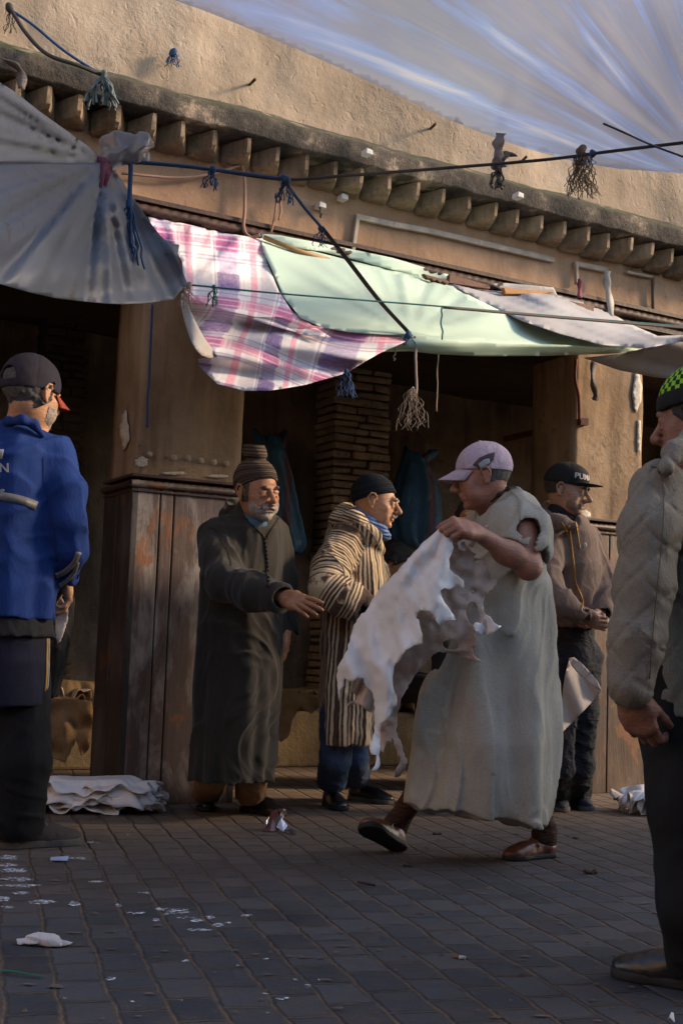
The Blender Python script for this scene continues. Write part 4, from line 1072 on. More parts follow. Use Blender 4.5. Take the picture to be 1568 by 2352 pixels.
# ------------------------------------------------------------------ people: shared builders
def head(s, F, p):
    g = p.get; sc = F.sc; M = F.M
    def E(c, r, op='u', k=.012): s.el(F(*c), np.array(r) * sc, M, op, k * sc)
    def C(a, b, ra, rb=None, op='u', k=.012): s.rc(F(*a), F(*b), ra * sc, (ra if rb is None else rb) * sc, op, k * sc)
    E((0, -.018, .028), (.073, .094, .088)); E((0, .018, -.03), (.062, .070, .082), k=.03)
    fat = g('fat', 0)
    E((0, .028, -.072), (.050 + fat, .052, .038), k=.025); E((0, .070, -.098), (.020, .018, .016), k=.02)
    for q in (-1, 1):
        E((q * .043, .053, -.024), (.020, .020, .018), k=.02)
        E((q * .042, .050, -.058), (.016 + fat, .022, .026), k=.02)
    C((-.030, .084, .019), (.030, .084, .019), .0105, k=.016)
    n = g('nose', 1.0)
    C((0, .088, .008), (0, .088 + .028 * n, -.030), .0075, .0115, k=.012)
    C((0, .088 + .026 * n, -.032), (0, .096, -.044), .011, .007, k=.008)
    for q in (-1, 1): E((q * .0125, .092 + .006 * n, -.037), (.008, .010, .0075), k=.006)
    for q in (-1, 1):
        E((q * .031, .094, .000), (.017, .014, .0105), 's', .012)
        E((q * .031, .0765, .0005), (.0145, .0125, .0125), k=.003)
        C((q * .018, .0885, .0045), (q * .044, .083, .0035), .0032, k=.004)       # upper lid
        C((q * .019, .0865, -.0075), (q * .042, .082, -.006), .0030, k=.004)      # lower lid
        C((q * .020, .088, -.013), (q * .040, .083, -.016), .0035, k=.008)        # bag under the eye
        C((q * .017, .094, -.040), (q * .030, .082, -.068), .0025, op='s', k=.012)  # fold beside the mouth
    C((-.019, .086, -.062), (.019, .086, -.062), .0065, k=.008); C((0, .092, -.061), (0, .092, -.0615), .006, k=.008)
    C((-.016, .086, -.073), (.016, .086, -.073), .0068, k=.008)
    C((-.022, .094, -.0672), (.022, .094, -.0672), .0028, op='s', k=.004)
    C((-.014, .090, -.084), (.014, .090, -.084), .004, op='s', k=.012)
    for q in (-1, 1):
        m = Frame((0, 0, 0), M @ np.array([q * .25, .95, .0]), up=M @ np.array([0, -.22, 1]))
        s.el(F(q * .076, -.010, -.008), np.array([.0050, .016, .027]) * sc * g('ear', 1.0), m.M, 'u', .004)
        e_ = g('ear', 1.0); H = [(.074, .004, .002), (.081, .008, .014), (.086, .000, .025), (.088, -.014, .024), (.088, -.025, .008), (.084, -.022, -.010), (.079, -.013, -.026), (.077, -.004, -.033)]
        s.chain([F(q * x, -.008 + (y + .008) * e_, -.004 + (z + .004) * e_) for x, y, z in H], [r_ * sc for r_ in (.004, .0045, .0046, .0048, .0048, .0046, .0058, .0062)], k=.0025)
        s.chain([F(q * .080, .001, .008), F(q * .082, -.012, .010), F(q * .081, -.014, -.010), F(q * .079, -.003, -.018)], [.0026 * sc, .0030 * sc, .0030 * sc, .0036 * sc], k=.0025)
    if g('wrk', 1):
        for z in (.038, .047, .056): C((-.030, .0885 - (z - .038) * .25, z), (.030, .0885 - (z - .038) * .25, z), .0014, op='s', k=.004)
        C((.004, .1, .012), (.006, .097, .024), .0015, op='s', k=.004); C((-.004, .1, .012), (-.006, .097, .024), .0015, op='s', k=.004)
        for q in (-1, 1):
            for j in range(3): C((q * .048, .074, .000 - .004 * j), (q * .060, .056, .006 - .008 * j), .0012, op='s', k=.004)
def shell(name, F, p, th, region, mat, parent, res=.005, nz=.0, nsc=60, zlim=None):
    """a skin-hugging layer (hair, beard, knitted cap) limited to a region of the head"""
    s = S(); pp = dict(p); pp['wrk'] = 0; head(s, F, pp)
    def dp(P, d):
        q = F.loc(P); e = d - (th(q) if callable(th) else th) * F.sc
        if nz: e = e + nz * vnoise(P * nsc, 7) + nz * .6 * vnoise(P * nsc * 2.3, 9)
        ear = (np.sqrt(((np.abs(q[:, 0]) - .088) / .024) ** 2 + ((q[:, 1] + .010) / .032) ** 2 + ((q[:, 2] + .004) / .044) ** 2) - 1) * .024
        return np.maximum(np.maximum(e, region(q) * F.sc), -ear * F.sc)
    s.disp = dp; return build(s, name, res, mat, parent, margin=.05)
def eyes(F, parent, look=(0, 1, 0)):
    for q in (-1, 1):
        s = S(); s.el(F(q * .031, .0755, .000), np.array((.0118,) * 3) * F.sc, k=0)
        e = build(s, 'eye', .003, EYEW, parent)
        s = S(); c = F(q * .031, .0758, 0) + F.M @ _n(look) * .0085 * F.sc; s.el(c, np.array((.0052,) * 3) * F.sc, k=0)
        build(s, 'iris', .002, EYEB, e)
def brows(F, parent, mat, th=.0035):
    for q in (-1, 1):
        s = S(); s.chain([F(q * .014, .0955, .014), F(q * .030, .0935, .021), F(q * .047, .080, .017)], [th * .8 * F.sc, th * F.sc, th * .5 * F.sc])
        s.disp = lambda P, d: d + .0012 * vnoise(P * 260, 3)
        build(s, 'eyebrow', .0025, mat, parent)
def rot(v, ax, a):
    ax = _n(ax); return v * math.cos(a) + np.cross(ax, v) * math.sin(a) + ax * (ax @ v) * (1 - math.cos(a))
def hand(s, w, f, n, sc=1.0, curl=(.25, .3, .35, .4), spread=.10, side=1, thumb=.5, tcurl=.25):
    """w wrist, f finger direction, n direction the palm faces; side=+1 puts the thumb at cross(f, n)"""
    f = _n(f); n = _n(np.array(n, float) - f * (f @ np.array(n, float))); t = np.cross(f, n) * side; w = np.array(w, float)
    at_ = lambda a, b, c=0: w + (f * a + t * b + n * c) * sc
    K = [(.090, .028), (.094, .009), (.089, -.010), (.079, -.028)]
    LN = [(.042, .026, .020), (.047, .030, .021), (.043, .027, .020), (.034, .020, .018)]; RD = [.0100, .0102, .0097, .0087]
    for (a, b), r in zip(K, RD):
        s.chain([at_(.005, b * .55), at_(.05, b * .9), at_(a, b)], [.017 * sc, .0145 * sc, (r + .0022) * sc], k=.016 * sc)
    s.rc(at_(.02, .018, .004), at_(.05, .030, .010), .017 * sc, .013 * sc, k=.02 * sc)
    s.rc(at_(.02, -.018, .004), at_(.06, -.024, .006), .015 * sc, .011 * sc, k=.02 * sc)
    for i, ((a, b), ln, r, cu) in enumerate(zip(K, LN, RD, curl)):
        d = rot(f, n, (-spread * (1.2 - i * .8)) * (1 if side > 0 else -1)); ax = np.cross(d, n); p0 = at_(a, b); rr = r * sc
        for j, l in enumerate(ln):
            d = rot(d, ax, cu * (.75, 1.15, .8)[j]); p1 = p0 + d * l * sc
            s.rc(p0, p1, rr, rr * .92, k=.003); 
            if j == 0: s.el(p0 - n * .002, (rr * 1.12,) * 3, k=.004)
            p0 = p1; rr *= .92
    d = _n(f * math.cos(thumb) + t * math.sin(thumb) + n * .35); p0 = at_(.024, .026, .008)
    for l, r0, r1 in ((.040, .0155, .0118), (.032, .0115, .0102), (.026, .0100, .0085)):
        p1 = p0 + d * l * sc; s.rc(p0, p1, r0 * sc, r1 * sc, k=.006); p0 = p1; d = _n(rot(d, np.cross(d, n), tcurl * .6) - t * tcurl * .5)
def prow(rows):
    out = []
    for v, uL, uR, Y, b in rows:
        c = at((uL + uR) / 2, v, Y); out.append((c[2], c[0], c[1], (uR - uL) / 2 / FPX * Y, b))
    return out
def vfold(amps, seed=0, zlow=.2, zhigh=1.4, grow=1.0, base=.25):
    rn = random.Random(seed); T = [(n, a, rn.uniform(0, 6.28), rn.uniform(.6, 2.0), rn.uniform(0, 6.28)) for n, a in amps]
    def f(th, z):
        g = 0
        for n, a, ph, w, p2 in T: g = g + a * np.sin(n * th + ph + w * np.sin(z * 2.1 + p2) + .5 * z)
        k = np.clip((zhigh - z) / (zhigh - zlow), 0, 1); return g * (base + grow * k)
    return f
def wrinkle(amp, sc=(9, 9, 16), seed=0, amp2=None):
    sc = np.array(sc, float)
    def f(P, d):
        w = vnoise(P * 3.1, seed + 4)[:, None]; P = P @ np.array([[1, .12, .22], [-.12, 1, .18], [-.10, .08, 1]])
        n = vnoise(P * sc + w * 1.3, seed); r = 1 - np.minimum(np.abs(n) * 3.2, 1) ** .8
        n2 = vnoise(P * sc * 1.9 + w * 2.1 + 5, seed + 1); r2 = 1 - np.minimum(np.abs(n2) * 3.0, 1)
        return d - amp * (r - .35) - (amp2 or amp * .5) * (r2 - .35)
    return f
def hollow(zt, f, th=.014):
    """opens a garment at its hem: below zt only a shell of cloth is left"""
    return lambda P, d: (lambda e: np.where(P[:, 2] < zt, np.maximum(e, -(e + th)), e))(f(P, d))
def body(s, J, F, p, arms=True):
    """slim figure under the clothes, one surface with the head and hands"""
    head(s, F, p)
    nk = J['neck']
    s.rc(F(0, -.022, -.045), nk, .052 * F.sc, p.get('neckr', .056), k=.03)
    s.rc(F(0, .02, -.075), nk + (F(0, .02, 0) - F(0, 0, 0)), .040 * F.sc, .045, k=.03)
    ch = (J['shL'] + J['shR']) / 2 - np.array([0, 0, .12]); pl = J['pelvis']
    s.rc(nk, ch, .055, .105, k=.05); s.rc(ch, pl, .105, .105, k=.05)
    for q in 'LR':
        s.rc(nk - np.array([0, 0, .03]), J['sh' + q], .045, .042, k=.04)
        r = p.get('arm' + q, (.040, .036, .026))
        s.chain([J['sh' + q], J['el' + q], J['wr' + q]], list(r), k=.02)
        hp = pl + (J['kn' + q] - pl) * .12; s.rc(pl, J['kn' + q], .085, .048, k=.04)
        s.rc(J['kn' + q], J['an' + q], .046, .032, k=.02)
        s.rc(J['an' + q], J['an' + q] * .75 + J['toe' + q] * .25, .026, .016, k=.02)
def set_feet(J, SH):
    for q, (hl, toe, Ls, up) in SH.items():
        F = Frame(hl, np.array(toe) - np.array(hl), up); k = Ls / .285; J['an' + q] = F(0, .052 * k, .100 * k); J['toe' + q] = F(0, .20 * k, .035 * k)
def socks(p, J, r=.037):
    for q in 'LR':
        a, t_ = J['an' + q], J['toe' + q]; s = S(); s.chain([a + (J['kn' + q] - a) * .3, a, a * .72 + t_ * .28], [r * 1.15, r, r * .8]); build(s, 'sock', .005, SEAM_, p)
def shoe(parent, heel, toe, mat, solemat, L_=.285, up=(0, 0, 1), h=1.0, name='shoe', moc=False, lace=None, boot=0):
    fwd = np.array(toe, float) - np.array(heel, float); F = Frame(heel, fwd, up)
    s = S(); k = L_ / .285
    def rc(a, b, ra, rb, kk=.02): s.rc(F(*[x * k for x in a]), F(*[x * k for x in b]), ra * k, rb * k, k=kk)
    def el(c, r, kk=.02, op='u'): s.el(F(*[x * k for x in c]), np.array(r) * k, F.M, op, kk)
    el((0, .045, .038), (.036, .045, .046)); el((0, .205, .026), (.046, .074, .032 * h)); el((0, .13, .038), (.038, .085, .042 * h), .03)
    rc((0, .055, .055), (0, .060, .075 + boot), .036, .036, .02)
    if not boot: el((0, .060, .115), (.030, .040, .032), .01, 's')
    if moc:
        s.chain([F(q_[0] * k, q_[1] * k, q_[2] * k) for q_ in [(-.028, .125, .068), (-.030, .20, .052), (0, .248, .046), (.030, .20, .052), (.028, .125, .068)]], [.0045 * k] * 5, k=.003)
        rc((-.034, .125, .062), (0, .132, .078), .009, .010, .004); rc((.034, .125, .062), (0, .132, .078), .009, .010, .004)
    z0 = F(0, 0, .012); s.plane(z0, -F.M[:, 2])
    s.disp = lambda P, d: d + .0016 * vnoise(P * 55, 5) + .0012 * vnoise(P * np.array([20, 20, 70.]), 8)
    sh = build(s, name, .005, mat, parent)
    s = S()
    pts = [(0, .038), (0, .12), (0, .205), (0, .232)]; rr = [.040, .037, .049, .046]
    def f(P):
        q = F.loc(P); d = np.full(len(P), 9.0)
        for i in range(3):
            a = np.array(pts[i]) * k; b = np.array(pts[i + 1]) * k; ba = b - a; qa = q[:, :2] - a
            t_ = np.clip(qa @ ba / (ba @ ba), 0, 1); dd = np.sqrt(((qa - t_[:, None] * ba) ** 2).sum(1)) - (rr[i] + (rr[i + 1] - rr[i]) * t_) * k
            d = smin(d, dd, .01)
        dz = np.abs(q[:, 2] - .012 * k) - .012 * k
        return np.maximum(d, dz)
    s.add(f, F(0, .14 * k, .01), .18 * k); build(s, 'sole', .005, solemat, sh)
    return sh
def simple(name, parent, mat, res, fn, disp=None, attrf=None, **kw):
    s = S(); fn(s)
    if disp: s.disp = disp
    return build(s, name, res, mat, parent, attrf=attrf, **kw)
def text_mesh(name, txt, size, fn, mat, parent, bold=0.0):
    cu = bpy.data.curves.new('t', 'FONT'); cu.body = txt; cu.size = size; cu.offset = bold; cu.fill_mode = 'FRONT'
    ob = bpy.data.objects.new('t', cu); COL.objects.link(ob); dg = bpy.context.evaluated_depsgraph_get()
    me = ob.evaluated_get(dg).to_mesh(); V = np.array([v.co[:] for v in me.vertices]); Fc = [tuple(p.vertices) for p in me.polygons]
    ob.evaluated_get(dg).to_mesh_clear(); bpy.data.objects.remove(ob); bpy.data.curves.remove(cu)
    P = np.array([fn(v[0], v[1]) for v in V]); o = link_mesh(name, P, Fc, mat, parent, smooth=False); solid(o, .002); return o
def band_strip(name, pts0, pts1, mat, parent, th=.003):
    n = len(pts0); V = []
    for a, b in zip(pts0, pts1): V += [a, b]
    F = np.array([(2 * i, 2 * i + 1, 2 * i + 3, 2 * i + 2) for i in range(n - 1)]); o = link_mesh(name, np.array(V), F, mat, parent); solid(o, th); return o
def hit(obj_bvh, u, v):
    d = ray(u, v); d = Vector(d).normalized(); r = obj_bvh.ray_cast(Vector(CAM0), d); return None if r[0] is None else (np.array(r[0]), np.array(r[1]))
def bvh_of(o):
    from mathutils.bvhtree import BVHTree
    M_ = np.array(WPOS[o.name]); return BVHTree.FromPolygons([Vector(v.co) + Vector(M_) for v in o.data.vertices], [tuple(p.vertices) for p in o.data.polygons])
def on_cloth(name, o, strips, mat, parent=None, off=.003, w=None, closed=False):
    """a strip sewn on a garment: the path is projected once on the cloth, then given real width"""
    bv = bvh_of(o); V = []; F = []
    for path in strips:
        b0 = len(V); n = 0
        P = bez([np.array([u, v, wd_]) for u, v, wd_ in path], 6)
        for i, q in enumerate(P):
            a, b = P[max(i - 1, 0)], P[min(i + 1, len(P) - 1)]; tx, ty = b[0] - a[0], b[1] - a[1]; l = math.hypot(tx, ty) + 1e-6
            h1 = hit(bv, q[0] - ty / l * q[2] / 2, q[1] + tx / l * q[2] / 2); h2 = hit(bv, q[0] + ty / l * q[2] / 2, q[1] - tx / l * q[2] / 2)
            if h1 is None or h2 is None: continue
            V += [h1[0] + h1[1] * off, h2[0] + h2[1] * off]; n += 1
        for i in range(n - 1): F.append((b0 + 2 * i, b0 + 2 * i + 1, b0 + 2 * i + 3, b0 + 2 * i + 2))
    if not F: return None
    ob = link_mesh(name, np.array(V), F, mat, parent or o); solid(ob, .002); return ob

EYEW = plain('eye_white', (.35, .30, .26), .3, 60, .1); EYEB = plain('eye_brown', (.02, .012, .008), .15, 60, .1)
SK_OLD = skinmat('skin_old', (.42, .20, .105), (.30, .13, .065)); SK_STR = skinmat('skin_tan', (.50, .27, .15), (.38, .18, .09))
SK_WALK = skinmat('skin_ruddy', (.36, .165, .105), (.26, .11, .07)); SK_HOOD = skinmat('skin_olive', (.34, .19, .12), (.25, .13, .08))
GREYB = plain('grey_beard', (.50, .43, .37), .9, 300, 1.0, (.16, .11, .08), 140); DHAIR = plain('dark_hair', (.02, .016, .014), .6, 220, 1.0, (.045, .04, .038), 60)
GHAIR = plain('grizzled_hair', (.10, .09, .085), .6, 220, 1.0, (.02, .018, .018), 90); BROWM = plain('brow_hair', (.05, .035, .025), .8, 300, .8, (.12, .10, .09), 150)
BLKS = plain('black_leather', (.012, .011, .012), .32, 50, .35, (.02, .018, .018), spec=.6); BRNS = plain('brown_leather', (.16, .055, .025), .38, 60, .4, (.09, .03, .015), 12, spec=.6)
SEAM_ = cloth('dark_sock', (.022, .018, .014), wr=.1); SOLEB = plain('black_rubber', (.015, .014, .014), .7, 80, .4); SOLEG = plain('grey_rubber', (.09, .08, .07), .8, 80, .4)
# ------------------------------------------------------------------ old man in the dark robe
def knit(name, c1, c2, axis_fn_attr='st', per=.008):
    m, t, b, o = newmat(name); a = t.nodes.new('ShaderNodeAttribute'); a.attribute_name = 'st'
    s_ = math_(t, 'SINE', math_(t, 'MULTIPLY', a.outputs['Fac'], 6.283 / per)); h = grey(t, s_, -1, 1)
    v = coords(t); rowt = noise(t, coords(t), 1, 2)
    n = t.nodes.new('ShaderNodeTexNoise'); n.noise_dimensions = '1D'; n.inputs['Scale'].default_value = 1 / per * .8; L(t, a.outputs['Fac'], n.inputs['W'])
    col = mix(t, grey(t, n.outputs['Fac'], .4, .6), c1, c2); col = mix(t, grey(t, h, .0, .5, .75, 0), col, tuple(x * .35 for x in c1))
    L(t, col, b.inputs['Base Color']); b.inputs['Roughness'].default_value = .95; b.inputs['Specular IOR Level'].default_value = .1
    bump(t, b, [(h, .8, .006), (noise(t, v, 280, 2), .6, .003)]); return m
Yo = 6.02
F1 = Frame(at(592, 1128, 5.92), (.62, -.78, -.14), up=(-.10, .0, 1), sc=1.13)
J = dict(neck=at(562, 1205, 6.02), shL=at(630, 1222, 6.10), shR=at(495, 1232, 5.98), elL=at(652, 1340, 6.12), elR=at(512, 1338, 5.80),
         wrL=at(657, 1448, 6.05), wrR=at(652, 1372, 5.50), pelvis=at(545, 1455, 6.05), knL=at(575, 1640, 5.98), knR=at(495, 1640, 5.98),
         anL=at(575, 1822, 6.02), anR=at(480, 1835, 5.98), toeL=at(640, 1860, 5.98), toeR=at(480, 1868, 5.84))
set_feet(J, dict(R=(gnd(470, 1850), gnd(482, 1884), .27, (0, 0, 1)), L=(gnd(556, 1862), gnd(660, 1878), .285, (0, 0, 1))))
P1 = dict(nose=1.05, fat=.003, neckr=.06, armR=(.04, .038, .028))
s = S(); body(s, J, F1, P1)
hand(s, J['wrR'], at(728, 1396, 5.38) - J['wrR'], (-.1, 1, -.25), 1.03, (.20, .28, .36, .45), .10, side=1, thumb=.25, tcurl=.2)
hand(s, J['wrL'] - np.array([0, 0, .0]), (0, -.12, -1), (-1, .2, 0), .95, (.35, .45, .5, .55), .06, side=1, thumb=.35)
om = tag(build(s, 'person', .0045, SK_OLD), 'old man in dark robe and ringed knit cap, reaching out one hand', 'person')
eyes(F1, om, (.1, 1, -.1)); brows(F1, om, BROWM)
def beard_region(q, top=-.045, back=.012):
    x, y, z = np.abs(q[:, 0]), q[:, 1], q[:, 2]
    r = np.maximum(z - (top - .25 * np.maximum(x - .03, 0) + 1.2 * np.maximum(x - .045, 0)), back - y)
    lip = np.maximum(np.maximum(x - .019, np.abs(z + .068) - .0055), .07 - y)
    return np.maximum(r, -lip)
shell('beard', F1, P1, .0026, lambda q: beard_region(q, -.054, .03), GREYB, om, .004, .0018, 170)
shell('moustache', F1, P1, .0062, lambda q: np.maximum(np.maximum(np.abs(q[:, 0]) - .030, .078 - q[:, 1]), np.maximum(q[:, 2] + .047, -.0625 - q[:, 2] - np.abs(q[:, 0]) * .3)), GREYB, om, .0035, .002, 130)
shell('hair', F1, P1, .004, lambda q: np.maximum(np.maximum(q[:, 2] - .05, -.045 - q[:, 2]), np.maximum(q[:, 1] - .032, .060 - np.abs(q[:, 0]))), GHAIR, om, .0045, .0015, 120)
# knitted cap with a folded stump on top
def cap_plane(q): return -(q[:, 2] - (.052 + .55 * (q[:, 1] - .02)))
s = S(); pp = dict(P1); pp['wrk'] = 0
s.el(F1(0, -.022, .040), np.array((.083, .104, .098)) * F1.sc, F1.M)
s.chain([F1(-.0, -.020, .105), F1(.005, -.030, .150), F1(.008, -.035, .168)], [.052 * F1.sc, .047 * F1.sc, .044 * F1.sc], k=.015)
capst = lambda P: (lambda q: q[:, 2] - .50 * q[:, 1] * np.clip((.13 - q[:, 2]) / .1, 0, 1))(F1.loc(P))
def capd(P, d):
    q = F1.loc(P); rib = np.sin(capst(P) * 6.283 / .0125) * .0022
    pinch = .010 * np.exp(-((q[:, 2] - .128) / .010) ** 2); e = d + rib + pinch
    e = np.maximum(e, -(q[:, 2] - (.030 + .50 * (q[:, 1] - .02) + .0)) * F1.sc)
    return np.maximum(e, (q[:, 2] - .186) * F1.sc)
s.disp = capd; build(s, 'knit_cap', .0042, knit('knit_ringed', (.065, .045, .038), (.13, .10, .075), per=.0125), om, attrf={'st': capst})
# shirt and jersey in the neck opening
BLUSH = cloth('blue_shirt', (.07, .135, .19), wr=.3)
simple('blue_shirt', om, BLUSH, .006, lambda s: (s.loft(prow([(1165, 560, 605, 5.97, .06), (1200, 545, 618, 5.95, .080), (1240, 530, 630, 5.98, .095), (1330, 500, 640, 6.02, .10)]))), wrinkle(.004, seed=5))
# the robe
ROBE = cloth('dark_wool', (.036, .030, .022), (.022, .019, .015), .95, .3, 320, 7, sheen=.15)
gold_rows = prow([(1176, 552, 612, 6.04, .085), (1190, 520, 634, 6.03, .125), (1215, 478, 648, 6.02, .155), (1300, 462, 650, 6.02, .18), (1400, 455, 648, 6.01, .19), (1500, 450, 645, 6.0, .20), (1600, 444, 640, 6.0, .205), (1700, 440, 632, 6.0, .21), (1790, 437, 624, 6.0, .215)])
s = S(); s.loft(gold_rows, fold=vfold([(5, .008), (9, .006), (14, .0035)], 4, .15, 1.25, 1.3, .15))
s.chain([at(498, 1228, 5.98), at(505, 1280, 5.88), at(518, 1338, 5.74), at(580, 1358, 5.60), at(636, 1370, 5.50)], [.082, .086, .084, .076, .068], k=.05)
s.chain([at(628, 1222, 6.10), at(650, 1330, 6.14), at(662, 1442, 6.08)], [.075, .066, .062], k=.05)
s.rc(F1(0, -.03, -.09), at(560, 1205, 6.1), .075, .085, k=.05)                        # hood rolled behind the neck
s.chain([at(520, 1180, 6.08), at(540, 1165, 6.15), at(590, 1168, 6.18), at(628, 1195, 6.10)], [.035, .042, .04, .03], k=.03)
# neck opening, V at the front
s.chain([F1(0, -.01, -.07), at(592, 1192, 5.84), at(607, 1236, 5.79)], [.062, .040, .007], op='s', k=.012)
s.rc(at(652, 1373, 5.47), at(620, 1367, 5.53), .050, .050, op='s', k=.004); s.plane(at(648, 1372, 5.47), at(652, 1372, 5.47) - at(600, 1362, 5.57) + np.array([0, 0, -.02]))
s.rc(at(662, 1470, 6.07), at(660, 1420, 6.1), .045, .045, op='s', k=.004)
for k_ in range(0): pass
s.disp = hollow(gold_rows[-1][0] + .07, wrinkle(.012, (9, 9, 2.0), 3))
rb = build(s, 'robe', .0065, ROBE, om)
SEAM = cloth('dark_braid', (.022, .018, .014), wr=.1)
on_cloth('neck_braid', rb, [[(560, 1188, 4), (590, 1216, 4), (606, 1236, 5), (612, 1290, 5), (616, 1345, 5)], [(640, 1190, 4), (624, 1215, 4), (612, 1236, 5)]], SEAM)
on_cloth('shoulder_seam', rb, [[(478, 1210, 1.2), (500, 1222, 1.2), (520, 1255, 1.2), (532, 1300, 1.2)]], SEAM)
bv = bvh_of(rb)
for k_ in range(13):
    h_ = hit(bv, 608 + k_ * .8, 1238 + k_ * 9)
    if h_: s = S(); s.el(h_[0] + h_[1] * .004, (.0075,) * 3, k=0); build(s, 'knot_button', .003, SEAM, rb)
# trousers and shoes
TAN = cloth('tan_trousers', (.23, .135, .065), (.16, .09, .045), wr=.45)
def tro(s):
    s.chain([at(492, 1700, 5.98), at(488, 1780, 5.98), J['anR'] + np.array([0, .005, -.05])], [.078, .070, .068], k=.02); s.chain([at(575, 1700, 6.0), at(577, 1780, 6.0), J['anL'] + np.array([0, .005, -.04])], [.082, .074, .072], k=.02)
    for q_, zz in (('R', -.045), ('L', -.035)): s.add(lambda P, p_=J['an' + q_] + np.array([0, 0, zz]), nn=_n((0, 0, -1)): np.where(((P - p_)[:, :2] ** 2).sum(1) < .11 ** 2, -((P - p_) @ nn), 1), J['anR'], 9, 's', 0)
simple('trousers', om, TAN, .0065, tro, wrinkle(.005, (9, 9, 14), 8))
simple('sock', om, SEAM, .006, lambda s: (s.rc(J['anR'] + np.array([0, 0, .06]), J['anR'] - np.array([0, .0, .02]), .042, .046), s.rc(J['anL'] + np.array([0, 0, .06]), J['anL'] - np.array([0, 0, .01]), .042, .046)), lo=np.array([-9, -9, .02])) if False else None
shoe(om, gnd(470, 1850), gnd(482, 1884), BLKS, SOLEB, .27)
socks(om, J)
shoe(om, gnd(556, 1862), gnd(660, 1878), BLKS, SOLEB, .285)
# ------------------------------------------------------------------ man in the striped robe
def stripe_mat():
    m, t, b, o = newmat('striped_wool'); a = t.nodes.new('ShaderNodeAttribute'); a.attribute_name = 'st'
    v = coords(t); w = noise(t, v, 9, 3, .6); w2 = noise(t, v, 70, 3, .7)
    x = math_(t, 'ADD', a.outputs['Fac'], math_(t, 'ADD', math_(t, 'MULTIPLY', w, .014), math_(t, 'MULTIPLY', w2, .003)))
    n = t.nodes.new('ShaderNodeTexNoise'); n.noise_dimensions = '1D'; n.inputs['Scale'].default_value = 58; n.inputs['Detail'].default_value = 1.5; L(t, x, n.inputs['W'])
    si = math_(t, 'ADD', math_(t, 'MULTIPLY', math_(t, 'SINE', math_(t, 'MULTIPLY', x, 6.283 / .0165)), .20), n.outputs['Fac'])
    col = ramp(t, si, [(.42, (.64, .49, .30)), (.51, (.13, .075, .045)), (.75, (.06, .036, .026))])
    n3 = noise(t, coords(t, scale=(1, 1, .25)), 90, 3, .7); col = mix(t, grey(t, n3, .5, .75, 0, .35), col, (.40, .30, .19))
    L(t, col, b.inputs['Base Color']); b.inputs['Roughness'].default_value = .95; b.inputs['Specular IOR Level'].default_value = .1; b.inputs['Sheen Weight'].default_value = .2
    bump(t, b, [(si, .5, .004), (noise(t, v, 260, 3, .7), .5, .003), (noise(t, coords(t, scale=(1, 1, .5)), 9, 4, .6), .3, .02)]); return m
STR = stripe_mat(); Ys = 6.35
F2 = Frame(at(864, 1153, 6.32), (.97, -.17, -.13), up=(.10, 0, 1), sc=1.06)
J = dict(neck=at(842, 1215, 6.35), shL=at(820, 1240, 6.50), shR=at(800, 1245, 6.20), elL=at(860, 1335, 6.48), elR=at(752, 1345, 6.12), wrL=at(905, 1390, 6.35), wrR=at(828, 1392, 6.10),
         pelvis=at(812, 1460, 6.35), knL=at(812, 1640, 6.45), knR=at(780, 1640, 6.30), anL=at(815, 1812, 6.62), anR=at(768, 1828, 6.32), toeL=at(870, 1842, 6.60), toeR=at(812, 1862, 6.25))
set_feet(J, dict(R=(gnd(752, 1848), gnd(806, 1874), .28, (0, 0, 1)), L=(gnd(802, 1836), gnd(872, 1845), .29, (0, 0, 1))))
P2 = dict(nose=.95, fat=-.003, ear=1.12, neckr=.055, armR=(.04, .036, .026))
s = S(); body(s, J, F2, P2)
hand(s, J['wrR'], (.7, -.15, -.7), (.4, .9, .2), .95, (.5, .6, .7, .8), .05, side=-1, thumb=.4)
sm = tag(build(s, 'person', .0045, SK_STR), 'elderly man in brown and cream striped wool robe with blue scarf, seen in profile', 'person')
eyes(F2, sm, (-.1, 1, -.2)); brows(F2, sm, GREYB, .003)
shell('moustache', F2, P2, .005, lambda q: np.maximum(np.maximum(np.abs(q[:, 0]) - .024, .080 - q[:, 1]), np.maximum(q[:, 2] + .048, -.062 - q[:, 2])), GREYB, sm, .0035, .002, 130)
s = S(); s.el(F2(0, -.022, .038), np.array((.080, .103, .092)) * F2.sc, F2.M)
st2 = lambda P: (lambda q: q[:, 2] - .40 * q[:, 1])(F2.loc(P))
def capd(P, d):
    q = F2.loc(P); e = d + np.sin(st2(P) * 6.283 / .009) * .0009 + np.sin(np.arctan2(q[:, 1], q[:, 0]) * 60) * .0007
    rim = .012 - np.abs(q[:, 2] - .40 * q[:, 1] - .030); e = e - .003 * (rim > 0)
    return np.maximum(e, -(q[:, 2] - (.022 + .40 * q[:, 1])) * F2.sc)
s.disp = capd; build(s, 'crochet_cap', .0042, knit('knit_black', (.016, .020, .026), (.03, .037, .046), per=.009), sm, attrf={'st': st2})
# scarf
SCF = cloth('blue_scarf', (.16, .25, .46), (.10, .16, .34), .9, .9, 200, 30, stretch=(1, .4, 1))
def scf(s):
    s.chain([F2(.045, -.06, -.075), F2(.055, -.01, -.100), F2(.035, .05, -.128), F2(.0, .075, -.150)], [.022, .026, .024, .020], k=.02)
    s.chain([F2(.045, -.06, -.075), F2(0, -.085, -.060), F2(-.045, -.06, -.075), F2(-.055, .0, -.10), F2(-.02, .06, -.14)], [.022, .026, .024, .024, .020], k=.02)
simple('scarf', sm, SCF, .0045, scf, lambda P, d: d + .004 * np.sin(((P - F2.o) @ (F2.M @ np.array([.3, .35, 1.]))) * 330 + 2.5 * vnoise(P * 12, 4)))
